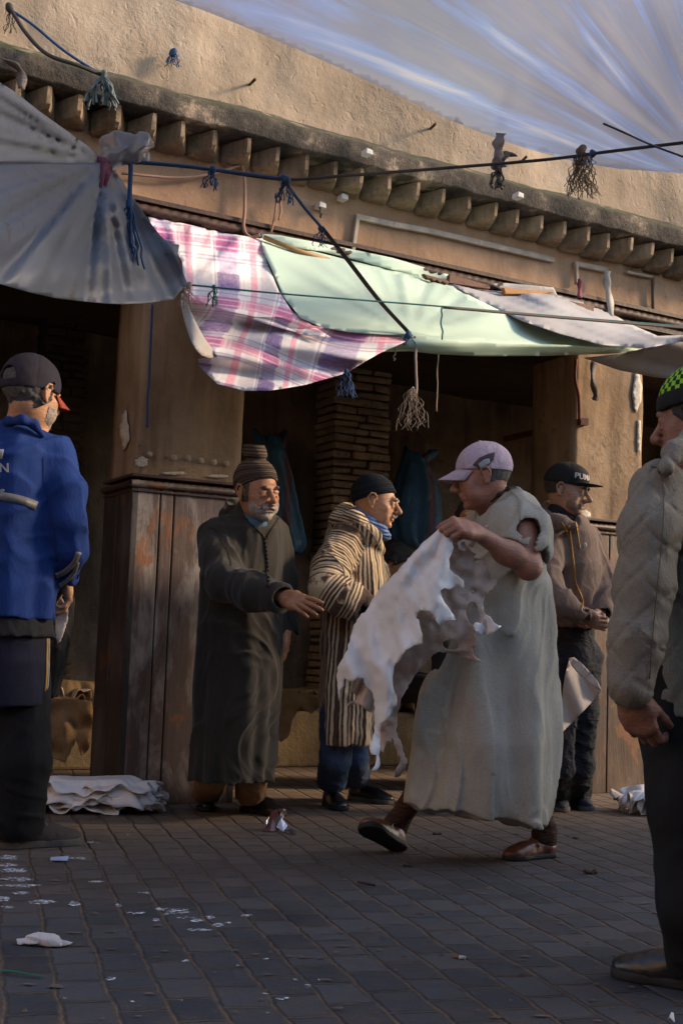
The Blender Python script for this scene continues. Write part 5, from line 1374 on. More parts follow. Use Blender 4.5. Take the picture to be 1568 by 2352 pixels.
# robe
rows = prow([(1192, 772, 842, 6.38, .08), (1212, 752, 866, 6.37, .13), (1240, 744, 876, 6.36, .17), (1300, 740, 886, 6.36, .20), (1400, 737, 890, 6.35, .20), (1500, 735, 878, 6.35, .20), (1600, 735, 862, 6.35, .20), (1706, 738, 852, 6.35, .20)])
s = S(); s.loft(rows, fold=vfold([(4, .009), (8, .007), (13, .004)], 11, .2, 1.2, 1.3, .15))
SLV = [at(792, 1248, 6.22), at(762, 1300, 6.12), at(752, 1348, 6.04), at(785, 1372, 6.03), at(820, 1388, 6.04)]
s.chain(SLV, [.088, .088, .088, .086, .084], k=.04)
s.chain([at(822, 1240, 6.52), at(862, 1335, 6.50), at(895, 1385, 6.38)], [.08, .07, .065], k=.05)
HD = [at(775, 1196, 6.30), at(790, 1182, 6.42), at(825, 1185, 6.50), at(862, 1222, 6.42)]
s.chain(HD, [.045, .05, .045, .035], k=.035); s.chain([at(775, 1196, 6.30), at(812, 1196, 6.20), at(858, 1232, 6.22), at(874, 1262, 6.28)], [.045, .04, .034, .024], k=.03)
s.chain([F2(0, -.01, -.08), F2(.0, .03, -.15), at(868, 1240, 6.3)], [.062, .050, .02], op='s', k=.012)
s.rc(at(826, 1392, 6.04), at(800, 1376, 6.04), .066, .066, op='s', k=.004); s.plane(at(820, 1390, 6.04), np.array([1, -.1, -.62])) if False else None
s.rc(at(838, 1560, 6.12), at(833, 1730, 6.10), .004, .03, op='s', k=.01)
s.disp = hollow(rows[-1][0] + .07, wrinkle(.011, (9, 9, 2.4), 13))
A_ = [np.array(q) for q in SLV]
def st_striped(P):
    c = np.array([np.interp(P[:, 2], *zip(*sorted((r_[0], r_[i]) for r_ in rows))) for i in (1, 2)]).T
    th = np.arctan2(P[:, 1] - c[:, 1], P[:, 0] - c[:, 0]); bodyst = th * .150 + 5
    best = np.full(len(P), 1e9); acc = np.zeros(len(P)); run = 0
    for a, b in zip(A_[:-1], A_[1:]):
        ba = b - a; l = np.linalg.norm(ba); t_ = np.clip((P - a) @ ba / l ** 2, 0, 1); d = np.linalg.norm(P - a - t_[:, None] * ba, axis=1)
        k_ = d < best; best = np.where(k_, d, best); acc = np.where(k_, run + t_ * l, acc); run += l
    front = (P[:, 1] < c[:, 1] - .05)
    out = np.where((best < .104) & front, acc * .9 + .35 * (P[:, 2] - 1.2) * 0, bodyst)
    hd = (P[:, 2] > at(812, 1206, 6.3)[2]); return np.where(hd, P[:, 0] * .35 + P[:, 2] * 1.0, out)
rs = build(s, 'striped_robe', .0065, STR, sm, attrf={'st': st_striped})
PIP = cloth('cream_piping', (.34, .27, .19), wr=.1)
on_cloth('sleeve_piping', rs, [[(738, 1262, 2.2), (762, 1275, 2.2), (785, 1300, 2.2), (792, 1325, 2.2)]], PIP); on_cloth('hood_piping', rs, [[(800, 1190, 2.2), (830, 1205, 2.2), (856, 1228, 2.2), (874, 1262, 2.2)]], PIP)
simple('navy_sleeve', sm, cloth('navy_knit', (.015, .016, .03)), .006, lambda s: s.chain([at(790, 1374, 6.04), at(822, 1390, 6.05)], [.055, .052]))
JEAN = cloth('blue_denim', (.055, .085, .15), (.03, .045, .085), .9, .7, 320, 14)
def tro(s):
    s.chain([at(775, 1640, 6.30), at(770, 1740, 6.32), J['anR'] + np.array([0, 0, -.01])], [.085, .075, .074], k=.02); s.chain([at(812, 1640, 6.5), at(812, 1740, 6.55), J['anL'] + np.array([0, 0, -.01])], [.08, .07, .068], k=.02)
    for q_, zz in (('R', .01), ('L', .01)): s.add(lambda P, p_=J['an' + q_] + np.array([0, 0, zz]), nn=_n((0, 0, -1)): np.where(((P - p_)[:, :2] ** 2).sum(1) < .11 ** 2, -((P - p_) @ nn), 1), J['anR'], 9, 's', 0)
simple('jeans', sm, JEAN, .0065, tro, wrinkle(.005, (9, 9, 14), 18))
socks(sm, J)
shoe(sm, gnd(752, 1848), gnd(806, 1874), BLKS, SOLEB, .28, boot=.065); shoe(sm, gnd(802, 1836), gnd(872, 1845), BLKS, SOLEG, .29, boot=.065)
# ------------------------------------------------------------------ man striding left in the pale tunic
Yw = 4.95
F3 = Frame(at(1106, 1095, 4.95), (-.98, .03, -.20), up=(-.16, 0, 1), sc=1.02)
J = dict(neck=at(1150, 1172, 5.0), shL=at(1195, 1190, 4.86), shR=at(1150, 1195, 5.20), elL=at(1212, 1300, 4.74), elR=at(1000, 1330, 5.12), wrL=at(1092, 1222, 4.62), wrR=at(888, 1398, 4.90),
         pelvis=at(1160, 1500, 5.0), knL=at(1190, 1720, 5.02), knR=at(1030, 1700, 5.05), anL=at(1243, 1925, 4.98), anR=at(930, 1900, 5.04), toeL=at(1180, 1975, 4.86), toeR=at(850, 1890, 5.0))
hl = gnd(925, 1957); tv = at(808, 1886, 4.98) - hl
set_feet(J, dict(L=(gnd(1272, 1968), gnd(1146, 1978), .262, (0, 0, 1)), R=(hl, hl + tv, .275, (-.45, 0, 1))))
P3 = dict(nose=1.0, fat=.006, neckr=.062, armL=(.048, .043, .028), armR=(.045, .038, .028))
s = S(); body(s, J, F3, P3)
# bare near arm, heavier muscles
s.rc(J['shL'], J['elL'], .051, .044, k=.03); s.el((J['elL'] * .62 + J['wrL'] * .38), (.058, .041, .043), k=.03)
s.rc(J['elL'], J['elL'] + np.array([.008, 0, -.008]), .040, .036, k=.02)
hand(s, J['wrL'], at(1040, 1204, 4.55) - J['wrL'], (-.15, .75, -.75), 1.08, (1.25, 1.3, 1.35, 1.4), .03, side=-1, thumb=.75, tcurl=.5)
hand(s, J['wrR'], at(850, 1378, 4.78) - J['wrR'], (.3, -.8, -.45), 1.0, (.7, .75, .8, .85), .05, side=1, thumb=.3)
wk = tag(build(s, 'person', .0045, SK_WALK), 'man in pale grey short-sleeved tunic and lilac cap, striding left with a torn hide', 'person')
eyes(F3, wk, (0, 1, -.4)); brows(F3, wk, DHAIR, .0035)
shell('hair', F3, P3, .0035, lambda q: np.maximum(np.maximum(q[:, 2] - .06, -.050 - q[:, 2] + 1.4 * np.maximum(q[:, 1] + .035, 0)), q[:, 1] - .030 + .6 * np.maximum(.02 - q[:, 2], 0)), GHAIR, wk, .0045, .0015, 120)
# soft cap with a peak
LIL = cloth('lilac_cotton', (.48, .38, .44), (.40, .31, .36), .85, .5, 300, 26)
def cap(F, person, mat, tilt, zoff, name='cap', dome=(.082, .106, .088), brim=True, brimmat=None, bl_=.075, drop=-.02, cut=0.0, bc=(0, -.016, .036), bw=.062, flat=False, res=.0045, d0=None, curve=.25):
    s = S(); s.el(F(*bc), np.array(dome) * F.sc, F.M)
    if flat: s.el(F(0, .03, bc[2] + .03), np.array((.070, .060, .055)) * F.sc, F.M, k=.03)
    def dp(P, d):
        q = F.loc(P); e = d + .0012 * vnoise(P * 40, 6) + .0006 * np.cos(np.arctan2(q[:, 0], q[:, 1] - bc[1]) * 6)
        th = np.arctan2(q[:, 0], q[:, 1] - bc[1]); seam = np.abs(((th / (math.pi / 3) + .5) % 1) - .5); e = e + .0018 * np.exp(-(seam / .03) ** 2)
        if d0 is not None: e = d0(q, e)
        return np.maximum(e, -(q[:, 2] - (zoff + tilt * q[:, 1])) * F.sc)
    s.disp = dp; c_ = build(s, name, res, mat, person)
    s = S(); s.el(F(bc[0], bc[1], bc[2] + dome[2] + .001), np.array((.008, .008, .004)) * F.sc, F.M); build(s, 'cap_button', .003, mat, c_)
    if brim:
        y0 = bc[1] + dome[1]
        V = []; n1, n2 = 15, 9
        for i in range(n1):
            a = (i / (n1 - 1) - .5) * 2
            for j in range(n2):
                r = j / (n2 - 1); x = a * bw * (1 - .12 * r); yb = bc[1] + dome[1] * math.sqrt(max(0, 1 - (a * bw / dome[0] * .98) ** 2)) - .012
                y = yb + (bl_ * math.sqrt(max(0, 1 - (a * .93) ** 2)) + .006) * r; z = zoff + tilt * y0 + .006 - curve * a * a * .08 + drop * r
                V.append(F(x, y, z))
        Fc = np.array([(i * n2 + j, i * n2 + j + 1, (i + 1) * n2 + j + 1, (i + 1) * n2 + j) for i in range(n1 - 1) for j in range(n2 - 1)])
        b_ = link_mesh('cap_peak', np.array(V), Fc, brimmat or mat, c_); solid(b_, .004)
    return c_
cw = cap(F3, wk, LIL, .20, .020, 'cloth_cap', dome=(.083, .108, .096), bl_=.078, drop=-.030, bw=.068, curve=.3)
DKP = cloth('plum_patch', (.10, .06, .075)); SILV = plain('silver_print', (.30, .36, .38), .5, 80, .2)
bv = bvh_of(cw)
def decal(name, poly, base, mat, off=.003, bvx=None, step=4):
    V, Fc = tri_poly(poly, [], step); bvx = bvx or bvh_of(base); P = []
    for u, v in V:
        h_ = hit(bvx, u, v); P.append(h_[0] + h_[1] * off if h_ else (np.nan,) * 3)
    P = np.array(P); ok = ~np.isnan(P[Fc]).any(axis=(1, 2)); Fc = Fc[ok]; used = np.unique(Fc); mp_ = -np.ones(len(P), int); mp_[used] = np.arange(len(used))
    if len(used) < 3: return None
    o = link_mesh(name, P[used], mp_[Fc], mat, base); solid(o, .0015); return o
decal('dark_patch', [(1085, 1068), (1100, 1052), (1120, 1043), (1136, 1039), (1132, 1058), (1122, 1068), (1105, 1078)], cw, DKP, bvx=bv)
decal('silver_print', [(1098, 1066), (1112, 1056), (1122, 1054), (1124, 1064), (1104, 1076)], cw, SILV, .006, bvx=bv, step=3)
# tunic
TUN = cloth('pale_linen', (.40, .37, .31), (.27, .245, .195), .85, .7, 260, 6)
rows = prow([(1128, 1145, 1196, 5.0, .06), (1146, 1112, 1218, 5.0, .11), (1172, 1090, 1236, 5.0, .17), (1215, 1078, 1244, 5.0, .19), (1300, 1075, 1252, 5.0, .20), (1400, 1062, 1260, 5.0, .20), (1500, 1010, 1267, 5.0, .21), (1600, 968, 1274, 5.0, .22), (1700, 948, 1277, 5.0, .23), (1800, 935, 1272, 5.0, .22), (1860, 930, 1268, 5.0, .21), (1920, 932, 1263, 5.0, .21)])
s = S()
s.loft(rows, fold=vfold([(3, .012), (6, .012), (10, .006)], 23, .1, 1.35, 1.3, .1))
sl = S(); sl.chain([at(1188, 1178, 4.92), at(1208, 1222, 4.83), at(1206, 1262, 4.79)], [.088, .092, .098], k=.02)
p0_ = at(1200, 1268, 4.79); n0_ = _n((-.55, -.1, -.84)); hc0, hc1 = at(1208, 1240, 4.80), at(1200, 1320, 4.76)
def sleeve_f(P):
    d = sl.ev(P); h = P - hc0; ba = hc1 - hc0; t_ = np.clip(h @ ba / (ba @ ba), 0, 1); hole = np.sqrt(((h - t_[:, None] * ba) ** 2).sum(1)) - .078
    return np.maximum(np.maximum(d, (P - p0_) @ n0_), -hole)
s.add(sleeve_f, at(1205, 1225, 4.84), .22, 'u', .045)
s.chain([at(1130, 1195, 5.2), at(1050, 1280, 5.18), at(1000, 1330, 5.14)], [.09, .08, .075], k=.05)
s.chain([F3(0, -.01, -.10), at(1150, 1150, 4.98)], [.058, .060], op='s', k=.01)
s.chain([at(1190, 1360, 4.72), at(1186, 1520, 4.76)], [.004, .010], op='s', k=.012)
# hem slants down to the right
pA, pB = at(928, 1850, 4.9), at(1262, 1903, 4.9); e_ = pB - pA; nn = _n(np.cross(e_, np.array([0, 1.0, -.12]))); nn = nn if nn[2] < 0 else -nn
s.plane(pA, nn)
def wd_(P, d):
    d = wrinkle(.012, (6.5, 6.5, .9), 35)(P, d)
    # long drapes falling from the shoulder to the hem
    x = P[:, 0] - (at(1240, 1200, 5)[0] + (P[:, 2] - 1.5) * -.02); z = P[:, 2]
    f = np.sin(x * 34 + z * 3.0 + 2.0 * vnoise(P * np.array([1.5, 1.5, 1.2]), 3)) * .017 * np.clip((1.35 - z) / .4, 0, 1) * np.clip((z - .12) / .45, .35, 1)
    return d + f
s.disp = hollow(.40, wd_, .03)
tn = build(s, 'tunic', .0065, TUN, wk)
on_cloth('collar_band', tn, [[(1180, 1121, 4), (1150, 1133, 4), (1118, 1148, 4), (1096, 1162, 4), (1084, 1172, 3)]], cloth('grey_braid', (.13, .12, .11), wr=.1))
on_cloth('shoulder_seam', tn, [[(1172, 1128, 1.5), (1190, 1150, 1.5), (1193, 1190, 1.5), (1190, 1222, 1.5)]], cloth('seam_grey', (.27, .25, .22), wr=.1))
simple('necklace_cord', wk, SEAM, .004, lambda s: s.chain([at(1182, 1118, 4.92), at(1166, 1122, 4.86), at(1146, 1136, 4.84), at(1128, 1152, 4.86)], [.005] * 4))
SOCK = cloth('brown_sock', (.075, .038, .025), (.05, .025, .017), .95, .8, 200, 30, stretch=(.5, .5, 2))
for a, b, c, e in ((J['knL'] * .8 + J['anL'] * .2, J['anL'] + np.array([0, 0, .01]), J['anL'] - np.array([0, 0, .02]), J['anL'] * .8 + J['toeL'] * .2), (J['knR'] * .8 + J['anR'] * .2, J['anR'] + np.array([.01, 0, .01]), J['anR'] + np.array([.0, 0, -.02]), J['anR'] * .8 + J['toeR'] * .2)):
    simple('sock', wk, SOCK, .005, lambda s: s.chain([a, b, c, e], [.050, .042, .040, .034], k=.02), lambda P, d: d + .0022 * vnoise(P * np.array([18, 18, 70.]), 5))
shoe(wk, gnd(1272, 1968), gnd(1146, 1978), BRNS, SOLEB, .262, moc=True, name='moccasin')
hl = gnd(925, 1957); tv = at(808, 1886, 4.98) - hl; shoe(wk, hl, hl + tv, BRNS, SOLEB, .275, up=(-.45, 0, 1), moc=True, name='moccasin')
# ------------------------------------------------------------------ man in the brown zip hoodie
Yh = 6.55
F4 = Frame(at(1301, 1126, 6.5), (.86, -.42, -.16), up=(.02, 0, 1), sc=1.06)
J = dict(neck=at(1290, 1190, 6.55), shL=at(1345, 1228, 6.6), shR=at(1268, 1238, 6.45), elL=at(1382, 1335, 6.55), elR=at(1262, 1345, 6.35), wrL=at(1378, 1412, 6.40), wrR=at(1336, 1408, 6.26),
         pelvis=at(1312, 1450, 6.55), knL=at(1332, 1640, 6.6), knR=at(1285, 1640, 6.5), anL=at(1330, 1838, 6.65), anR=at(1282, 1845, 6.5), toeL=at(1370, 1868, 6.5), toeR=at(1300, 1878, 6.35))
set_feet(J, dict(R=(gnd(1278, 1852), gnd(1302, 1886), .28, (0, 0, 1)), L=(gnd(1318, 1848), gnd(1378, 1878), .29, (0, 0, 1))))
P4 = dict(nose=1.15, fat=0, wrk=1)
s = S(); body(s, J, F4, P4)
hand(s, J['wrL'], at(1350, 1432, 6.28) - J['wrL'], (-.7, .5, .2), .98, (.8, .9, 1.0, 1.0), .04, side=1, thumb=.5, tcurl=.5)
hand(s, J['wrR'], at(1372, 1430, 6.22) - J['wrR'], (.3, .8, .5), .98, (.8, .9, 1.0, 1.1), .04, side=-1, thumb=.6, tcurl=.5)
hm = tag(build(s, 'person', .0045, SK_HOOD), 'man in brown zipped hoodie, dark jeans and black flat-peaked cap, hands clasped', 'person')
eyes(F4, hm, (.3, 1, -.2)); brows(F4, hm, DHAIR, .004)
STUB = plain('stubble', (.23, .135, .09), .8, 300, .6, (.13, .08, .055), 160)
shell('stubble', F4, P4, .0012, lambda q: beard_region(q, -.056, .025), STUB, hm, .0045, .0008, 160)
shell('hair', F4, P4, .0028, lambda q: np.maximum(np.maximum(q[:, 2] - .06, -.035 - q[:, 2] + 1.4 * np.maximum(q[:, 1] + .035, 0)), q[:, 1] - .022), DHAIR, hm, .0045, .001, 120)
BLKC = cloth('black_cap', (.010, .010, .011), (.014, .013, .014), .9, .2)
ch_ = cap(F4, hm, BLKC, -.02, .026, 'flat_peak_cap', dome=(.085, .105, .098), bl_=.085, drop=.012, bw=.074, flat=True, curve=.02)
def fcap(x, y):
    a = -x / .088 + 1.0; q = F4(0, -.014, .060 + y) ; r = .112 - .35 * max(y - .012, 0)
    return F4(math.sin(a) * .088, -.014 + math.cos(a) * r, .058 + y)
text_mesh('cap_lettering', 'PUMA', .036, fcap, plain('white_print', (.55, .52, .5), .6), ch_, .0008)
HOOD = cloth('taupe_fleece', (.150, .105, .082), (.115, .080, .062), .95, .5, 300, 12, sheen=.1)
rows = prow([(1178, 1268, 1322, 6.56, .08), (1192, 1252, 1345, 6.55, .13), (1225, 1246, 1366, 6.54, .16), (1300, 1247, 1380, 6.53, .17), (1380, 1250, 1372, 6.53, .17), (1428, 1254, 1364, 6.53, .165), (1442, 1256, 1364, 6.53, .162)])
s = S(); s.loft(rows)
s.chain([at(1350, 1235, 6.60), at(1380, 1330, 6.56), at(1390, 1370, 6.48), at(1384, 1408, 6.38)], [.068, .060, .056, .044], k=.04)
s.chain([at(1262, 1245, 6.42), at(1256, 1340, 6.28), at(1290, 1385, 6.20), at(1332, 1412, 6.20)], [.07, .066, .06, .050], k=.04)
s.chain([at(1252, 1190, 6.48), at(1262, 1172, 6.62), at(1300, 1175, 6.68), at(1335, 1195, 6.55)], [.035, .042, .038, .028], k=.035); s.chain([at(1252, 1190, 6.48), at(1285, 1200, 6.34), at(1316, 1208, 6.33)], [.034, .030, .020], k=.03)
s.chain([F4(0, -.01, -.09), at(1314, 1192, 6.40)], [.062, .045], op='s', k=.01)
s.rc(at(1336, 1414, 6.20), at(1322, 1408, 6.20), .038, .038, op='s', k=.003); s.rc(at(1383, 1414, 6.37), at(1386, 1398, 6.41), .034, .034, op='s', k=.003)
s.disp = wrinkle(.009, (9, 9, 6), 43)
hj = build(s, 'hooded_jacket', .006, HOOD, hm)
YEL = plain('yellow_zip', (.42, .22, .02), .6, 200, .5); ORG = plain('red_zip', (.20, .05, .02), .5)
on_cloth('zip', hj, [[(1305, 1206, 5), (1311, 1250, 5), (1317, 1300, 5), (1322, 1340, 5), (1336, 1380, 5), (1332, 1405, 5)]], YEL)
on_cloth('zip_teeth', hj, [[(1305, 1206, 1.4), (1311, 1250, 1.4), (1317, 1300, 1.4), (1322, 1340, 1.4), (1336, 1380, 1.4), (1332, 1405, 1.4)]], ORG, off=.006)
on_cloth('drawstring', hj, [[(1290, 1200, 2.5), (1298, 1215, 2.5), (1304, 1235, 2.5)]], YEL, off=.005); on_cloth('drawstring', hj, [[(1320, 1200, 2.5), (1326, 1230, 2.5), (1331, 1262, 2.5)]], YEL, off=.005)
h_ = hit(bvh_of(hj), 1342, 1252)
if h_:
    s = S(); s.el(h_[0], (.011, .004, .013)); s.el(h_[0] - np.array([0, .006, 0]), (.005, .005, .006), op='s', k=0); build(s, 'chest_emblem', .0025, plain('emblem_white', (.5, .42, .3), .6), hj)
simple('neck_warmer', hm, plain('black_knit', (.010, .010, .012), .95, 200, .6), .005, lambda s: (s.rc(F4(0, -.012, -.115), at(1292, 1198, 6.52), .068, .078)), lambda P, d: d + .003 * vnoise(P * np.array([20, 20, 60.]), 2))
DJ = cloth('charcoal_denim', (.022, .024, .030), (.013, .014, .017), .85, 1.0, 320, 14, stretch=(1, 1, 2))
def tro(s):
    s.loft(prow([(1425, 1258, 1362, 6.55, .15), (1500, 1254, 1364, 6.55, .15), (1540, 1258, 1362, 6.55, .13)]))
    s.chain([at(1284, 1510, 6.52), at(1286, 1640, 6.48), at(1284, 1760, 6.5), J['anR'] + np.array([0, 0, -.045])], [.105, .080, .070, .072], k=.03); s.chain([at(1336, 1510, 6.58), at(1334, 1640, 6.56), at(1330, 1760, 6.6), J['anL'] + np.array([0, 0, -.045])], [.105, .080, .070, .074], k=.03)
simple('jeans', hm, DJ, .0065, tro, wrinkle(.007, (8, 8, 16), 48), hi=np.array([9, 9, 9.]), lo=np.array([-9, -9, .045]))
socks(hm, J)
NAVS = plain('navy_suede', (.012, .015, .028), .7, 90, .4)
shoe(hm, gnd(1278, 1852), gnd(1302, 1886), NAVS, SOLEG, .28, moc=True); shoe(hm, gnd(1318, 1848), gnd(1378, 1878), NAVS, SOLEG, .29, moc=True)

# ------------------------------------------------------------------ man in blue workwear, back turned
Yb = 4.95
F5 = Frame(at(76, 905, 4.95), (.55, .83, -.12), up=(.0, 0, 1), sc=1.13)
J = dict(neck=at(58, 975, 4.98), shL=at(-60, 1045, 5.1), shR=at(128, 1050, 4.95), elL=at(-90, 1200, 5.1), elR=at(160, 1200, 4.92), wrL=at(-60, 1320, 5.2), wrR=at(152, 1325, 5.05),
         pelvis=at(35, 1400, 4.98), knL=at(-10, 1660, 5.0), knR=at(65, 1660, 4.95), anL=at(-20, 1890, 5.1), anR=at(35, 1900, 4.88), toeL=at(40, 1910, 5.0), toeR=at(130, 1930, 4.86))
set_feet(J, dict(R=(gnd(0, 1950), gnd(152, 1940), .33, (0, 0, 1)), L=(gnd(-110, 1930), gnd(-20, 1925), .3, (0, 0, 1))))
P5 = dict(nose=1.0, fat=0, wrk=0, neckr=.066)
s = S(); body(s, J, F5, P5); hand(s, J['wrR'], (.15, .25, -1), (-.8, -.2, 0), 1, (.6, .7, .7, .8), .04, side=1)
bm = tag(build(s, 'person', .005, SK_STR), 'man in bright blue work jacket with reflective bands, back turned at the left edge', 'person')
shell('hair', F5, P5, .008, lambda q: np.maximum(np.maximum(q[:, 2] - .06, -.066 - q[:, 2] + .8 * np.maximum(q[:, 1] + .03, 0)), q[:, 1] - .022), GHAIR, bm, .0045, .004, 60)
shell('beard', F5, P5, .003, lambda q: beard_region(q, -.055, .02), GREYB, bm, .0045, .002, 150)
def backgap(q, e):
    w = np.sqrt((q[:, 0] / .034) ** 2 + ((q[:, 2] - .024) / .040) ** 2) - 1
    w = np.where((q[:, 1] < -.03) & (q[:, 2] > .018), w, 1.0)
    return np.maximum(e, -w * .03)
c5 = cap(F5, bm, cloth('navy_twill', (.022, .022, .040), (.030, .024, .030), .9, .3), .12, .006, 'baseball_cap', dome=(.087, .112, .100), brimmat=plain('red_peak', (.30, .035, .012), .7), bl_=.075, drop=-.035, bw=.070, d0=backgap)
simple('hair_tuft', bm, GHAIR, .004, lambda s: s.el(F5(0, -.075, .035), (.045, .045, .05), F5.M), lambda P, d: d + .004 * vnoise(P * 60, 3))
BLUE = cloth('work_blue', (.006, .034, .17), (.005, .020, .10), .85, .55, 300, 7)
rows = prow([(966, 5, 98, 4.98, .075), (985, -22, 116, 4.97, .12), (1015, -50, 136, 4.97, .17), (1060, -72, 148, 4.97, .20), (1150, -78, 148, 4.97, .20), (1250, -74, 142, 4.97, .20), (1350, -72, 132, 4.97, .20), (1408, -72, 126, 4.97, .20), (1420, -72, 124, 4.97, .20)])
s = S(); s.loft(rows, fold=vfold([(4, .008), (8, .006), (13, .003)], 51, .8, 1.4, 1.0, .3), cap=True)
s.chain([at(126, 1050, 4.95), at(146, 1130, 4.92), at(155, 1200, 4.90), at(158, 1260, 4.93), at(151, 1322, 5.0)], [.085, .076, .072, .068, .056], k=.04)
s.chain([at(-60, 1045, 5.1), at(-95, 1200, 5.1), at(-60, 1320, 5.2)], [.08, .07, .06], k=.04)
s.chain([F5(0, -.005, -.10), F5(0, .10, -.14)], [.064, .06], op='s', k=.01)
s.rc(at(150, 1330, 5.02), at(152, 1312, 5.0), .046, .046, op='s', k=.003)
s.disp = hollow(rows[-1][0] + .05, wrinkle(.012, (7, 7, 3), 53)); bj = build(s, 'work_jacket', .0065, BLUE, bm)
simple('collar', bm, BLUE, .005, lambda s: (s.chain([at(98, 1000, 4.86), at(80, 975, 4.83), at(52, 964, 4.80), at(22, 968, 4.84), at(0, 985, 4.92)], [.012, .016, .017, .016, .012], k=.02)), lambda P, d: d + .0015 * vnoise(P * 30, 4))
REFL = plain('reflective_band', (.17, .165, .16), .5, 60, .4, (.11, .105, .10))
on_cloth('reflective_band', bj, [[(-20, 1136, 19), (30, 1144, 19), (60, 1152, 19), (84, 1162, 19)]], REFL); on_cloth('reflective_band', bj, [[(128, 1322, 12), (150, 1312, 12), (172, 1290, 12), (181, 1268, 12)]], REFL)
on_cloth('reflective_band', bj, [[(136, 1345, 9), (155, 1332, 9), (172, 1312, 9), (179, 1290, 9)]], REFL)
on_cloth('sleeve_seam', bj, [[(100, 1050, 1.6), (104, 1110, 1.6), (122, 1200, 1.6), (132, 1290, 1.6)]], cloth('navy_thread', (.008, .03, .14), wr=.1))
bvb = bvh_of(bj); WPR = plain('white_print_worn', (.30, .32, .33), .7, 90, .3)
def onback(u0, v0, px_per=1.0):
    def f(x, y):
        h_ = hit(bvb, u0 + x, v0 - y); return h_[0] + h_[1] * .004 if h_ else at(u0 + x, v0 - y, 4.76)
    return f
text_mesh('back_lettering', 'EN', 30, onback(-16, 1085), WPR, bj, .5); text_mesh('back_lettering', 's', 30, onback(1, 1138), WPR, bj, .8)
text_mesh('back_lettering', 'L', 22, onback(-12, 1138), WPR, bj, .8)
decal('back_emblem', [(-20, 1034), (10, 1034), (7, 1052), (4, 1056), (-2, 1040), (-20, 1040)], bj, WPR, .004, bvb)
DKT = cloth('charcoal_shirt', (.020, .019, .021)); NVT = cloth('navy_track', (.012, .012, .026)); BKT = cloth('black_trousers', (.007, .007, .008))
simple('shirt_hem', bm, DKT, .0065, lambda s: (s.loft(prow([(1404, -60, 112, 4.97, .16), (1418, -64, 120, 4.97, .18), (1462, -66, 124, 4.97, .19)]))), wrinkle(.004, (7, 7, 5), 61))
jk = simple('long_shorts', bm, NVT, .0065, lambda s: (s.loft(prow([(1440, -60, 112, 4.97, .17), (1620, -58, 106, 4.97, .17)]))), wrinkle(.007, (7, 7, 5), 62))
on_cloth('yellow_piping', jk, [[(108, 1466, 4), (107, 1540, 4), (103, 1612, 4)]], YEL); on_cloth('white_piping', jk, [[(112, 1466, 2.4), (111, 1540, 2.4), (107, 1614, 2.4)]], WPR)
simple('trousers', bm, BKT, .0075, lambda s: (s.chain([at(45, 1560, 5.0), at(50, 1750, 4.95), J['anR'] + np.array([0, 0, -.03])], [.115, .11, .10]), s.chain([at(-40, 1560, 5.0), at(-30, 1750, 5.05), J['anL'] + np.array([0, 0, -.03])], [.10, .10, .09])), wrinkle(.006, (7, 7, 9), 63), lo=np.array([-9, -9, .055]))
BOOT = plain('grey_suede_boot', (.060, .042, .034), .85, 120, .5)
sh_ = shoe(bm, gnd(0, 1950), gnd(152, 1940), BOOT, SOLEG, .33, boot=.03); shoe(bm, gnd(-110, 1930), gnd(-20, 1925), BOOT, SOLEG, .3, boot=.03)
simple('shoelace', sh_, TWINE, .0035, lambda s: (s.chain([gnd(72, 1945) + np.array([0, 0, .11]), gnd(96, 1945) + np.array([0, -.02, .105]), gnd(110, 1945) + np.array([0, -.03, .085])], [.003] * 3), s.chain([gnd(72, 1945) + np.array([0, 0, .11]), gnd(64, 1945) + np.array([0, -.03, .07])], [.003] * 2)))

# ------------------------------------------------------------------ man in the quilted coat, right edge
Yr = 3.2
F6 = Frame(at(1604, 962, 3.2), (-.84, .50, -.12), up=(0, 0, 1), sc=1.04)
J = dict(neck=at(1625, 1060, 3.2), shL=at(1510, 1130, 3.08), shR=at(1700, 1120, 3.45), elL=at(1478, 1350, 3.06), elR=at(1750, 1350, 3.5), wrL=at(1446, 1590, 3.02), wrR=at(1700, 1600, 3.4),
         pelvis=at(1600, 1560, 3.25), knL=at(1560, 1840, 3.15), knR=at(1640, 1840, 3.4), anL=at(1545, 2180, 3.16), anR=at(1680, 2200, 3.4), toeL=at(1470, 2240, 3.1), toeR=at(1600, 2200, 3.4))
set_feet(J, dict(L=(gnd(1672, 2286), gnd(1474, 2250), .30, (0, 0, 1)), R=(gnd(1790, 2230), gnd(1680, 2210), .30, (0, 0, 1))))
P6 = dict(nose=.85, fat=0, neckr=.06, wrk=0)
s = S(); body(s, J, F6, P6)
hand(s, J['wrL'], (.35, .1, -1), (.5, .8, 0), 1.0, (.7, .8, .9, 1.0), .04, side=1, thumb=.4)
SK_DK = skinmat('skin_dark', (.26, .12, .08), (.18, .08, .05))  # one even, darker skin tone for the man at the right edge
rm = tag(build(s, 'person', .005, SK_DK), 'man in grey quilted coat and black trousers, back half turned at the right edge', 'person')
eyes(F6, rm); shell('hair', F6, P6, .006, lambda q: np.maximum(np.maximum(q[:, 2] - .06, -.050 - q[:, 2] + .9 * np.maximum(q[:, 1] + .02, 0)), q[:, 1] - .045 + .8 * np.maximum(-q[:, 2] + .0, 0)), DHAIR, rm, .0045, .002, 90)
m, t, b, o = newmat('checked_cap'); a = t.nodes.new('ShaderNodeAttribute'); a.attribute_name = 'cu'; a2 = t.nodes.new('ShaderNodeAttribute'); a2.attribute_name = 'cv'
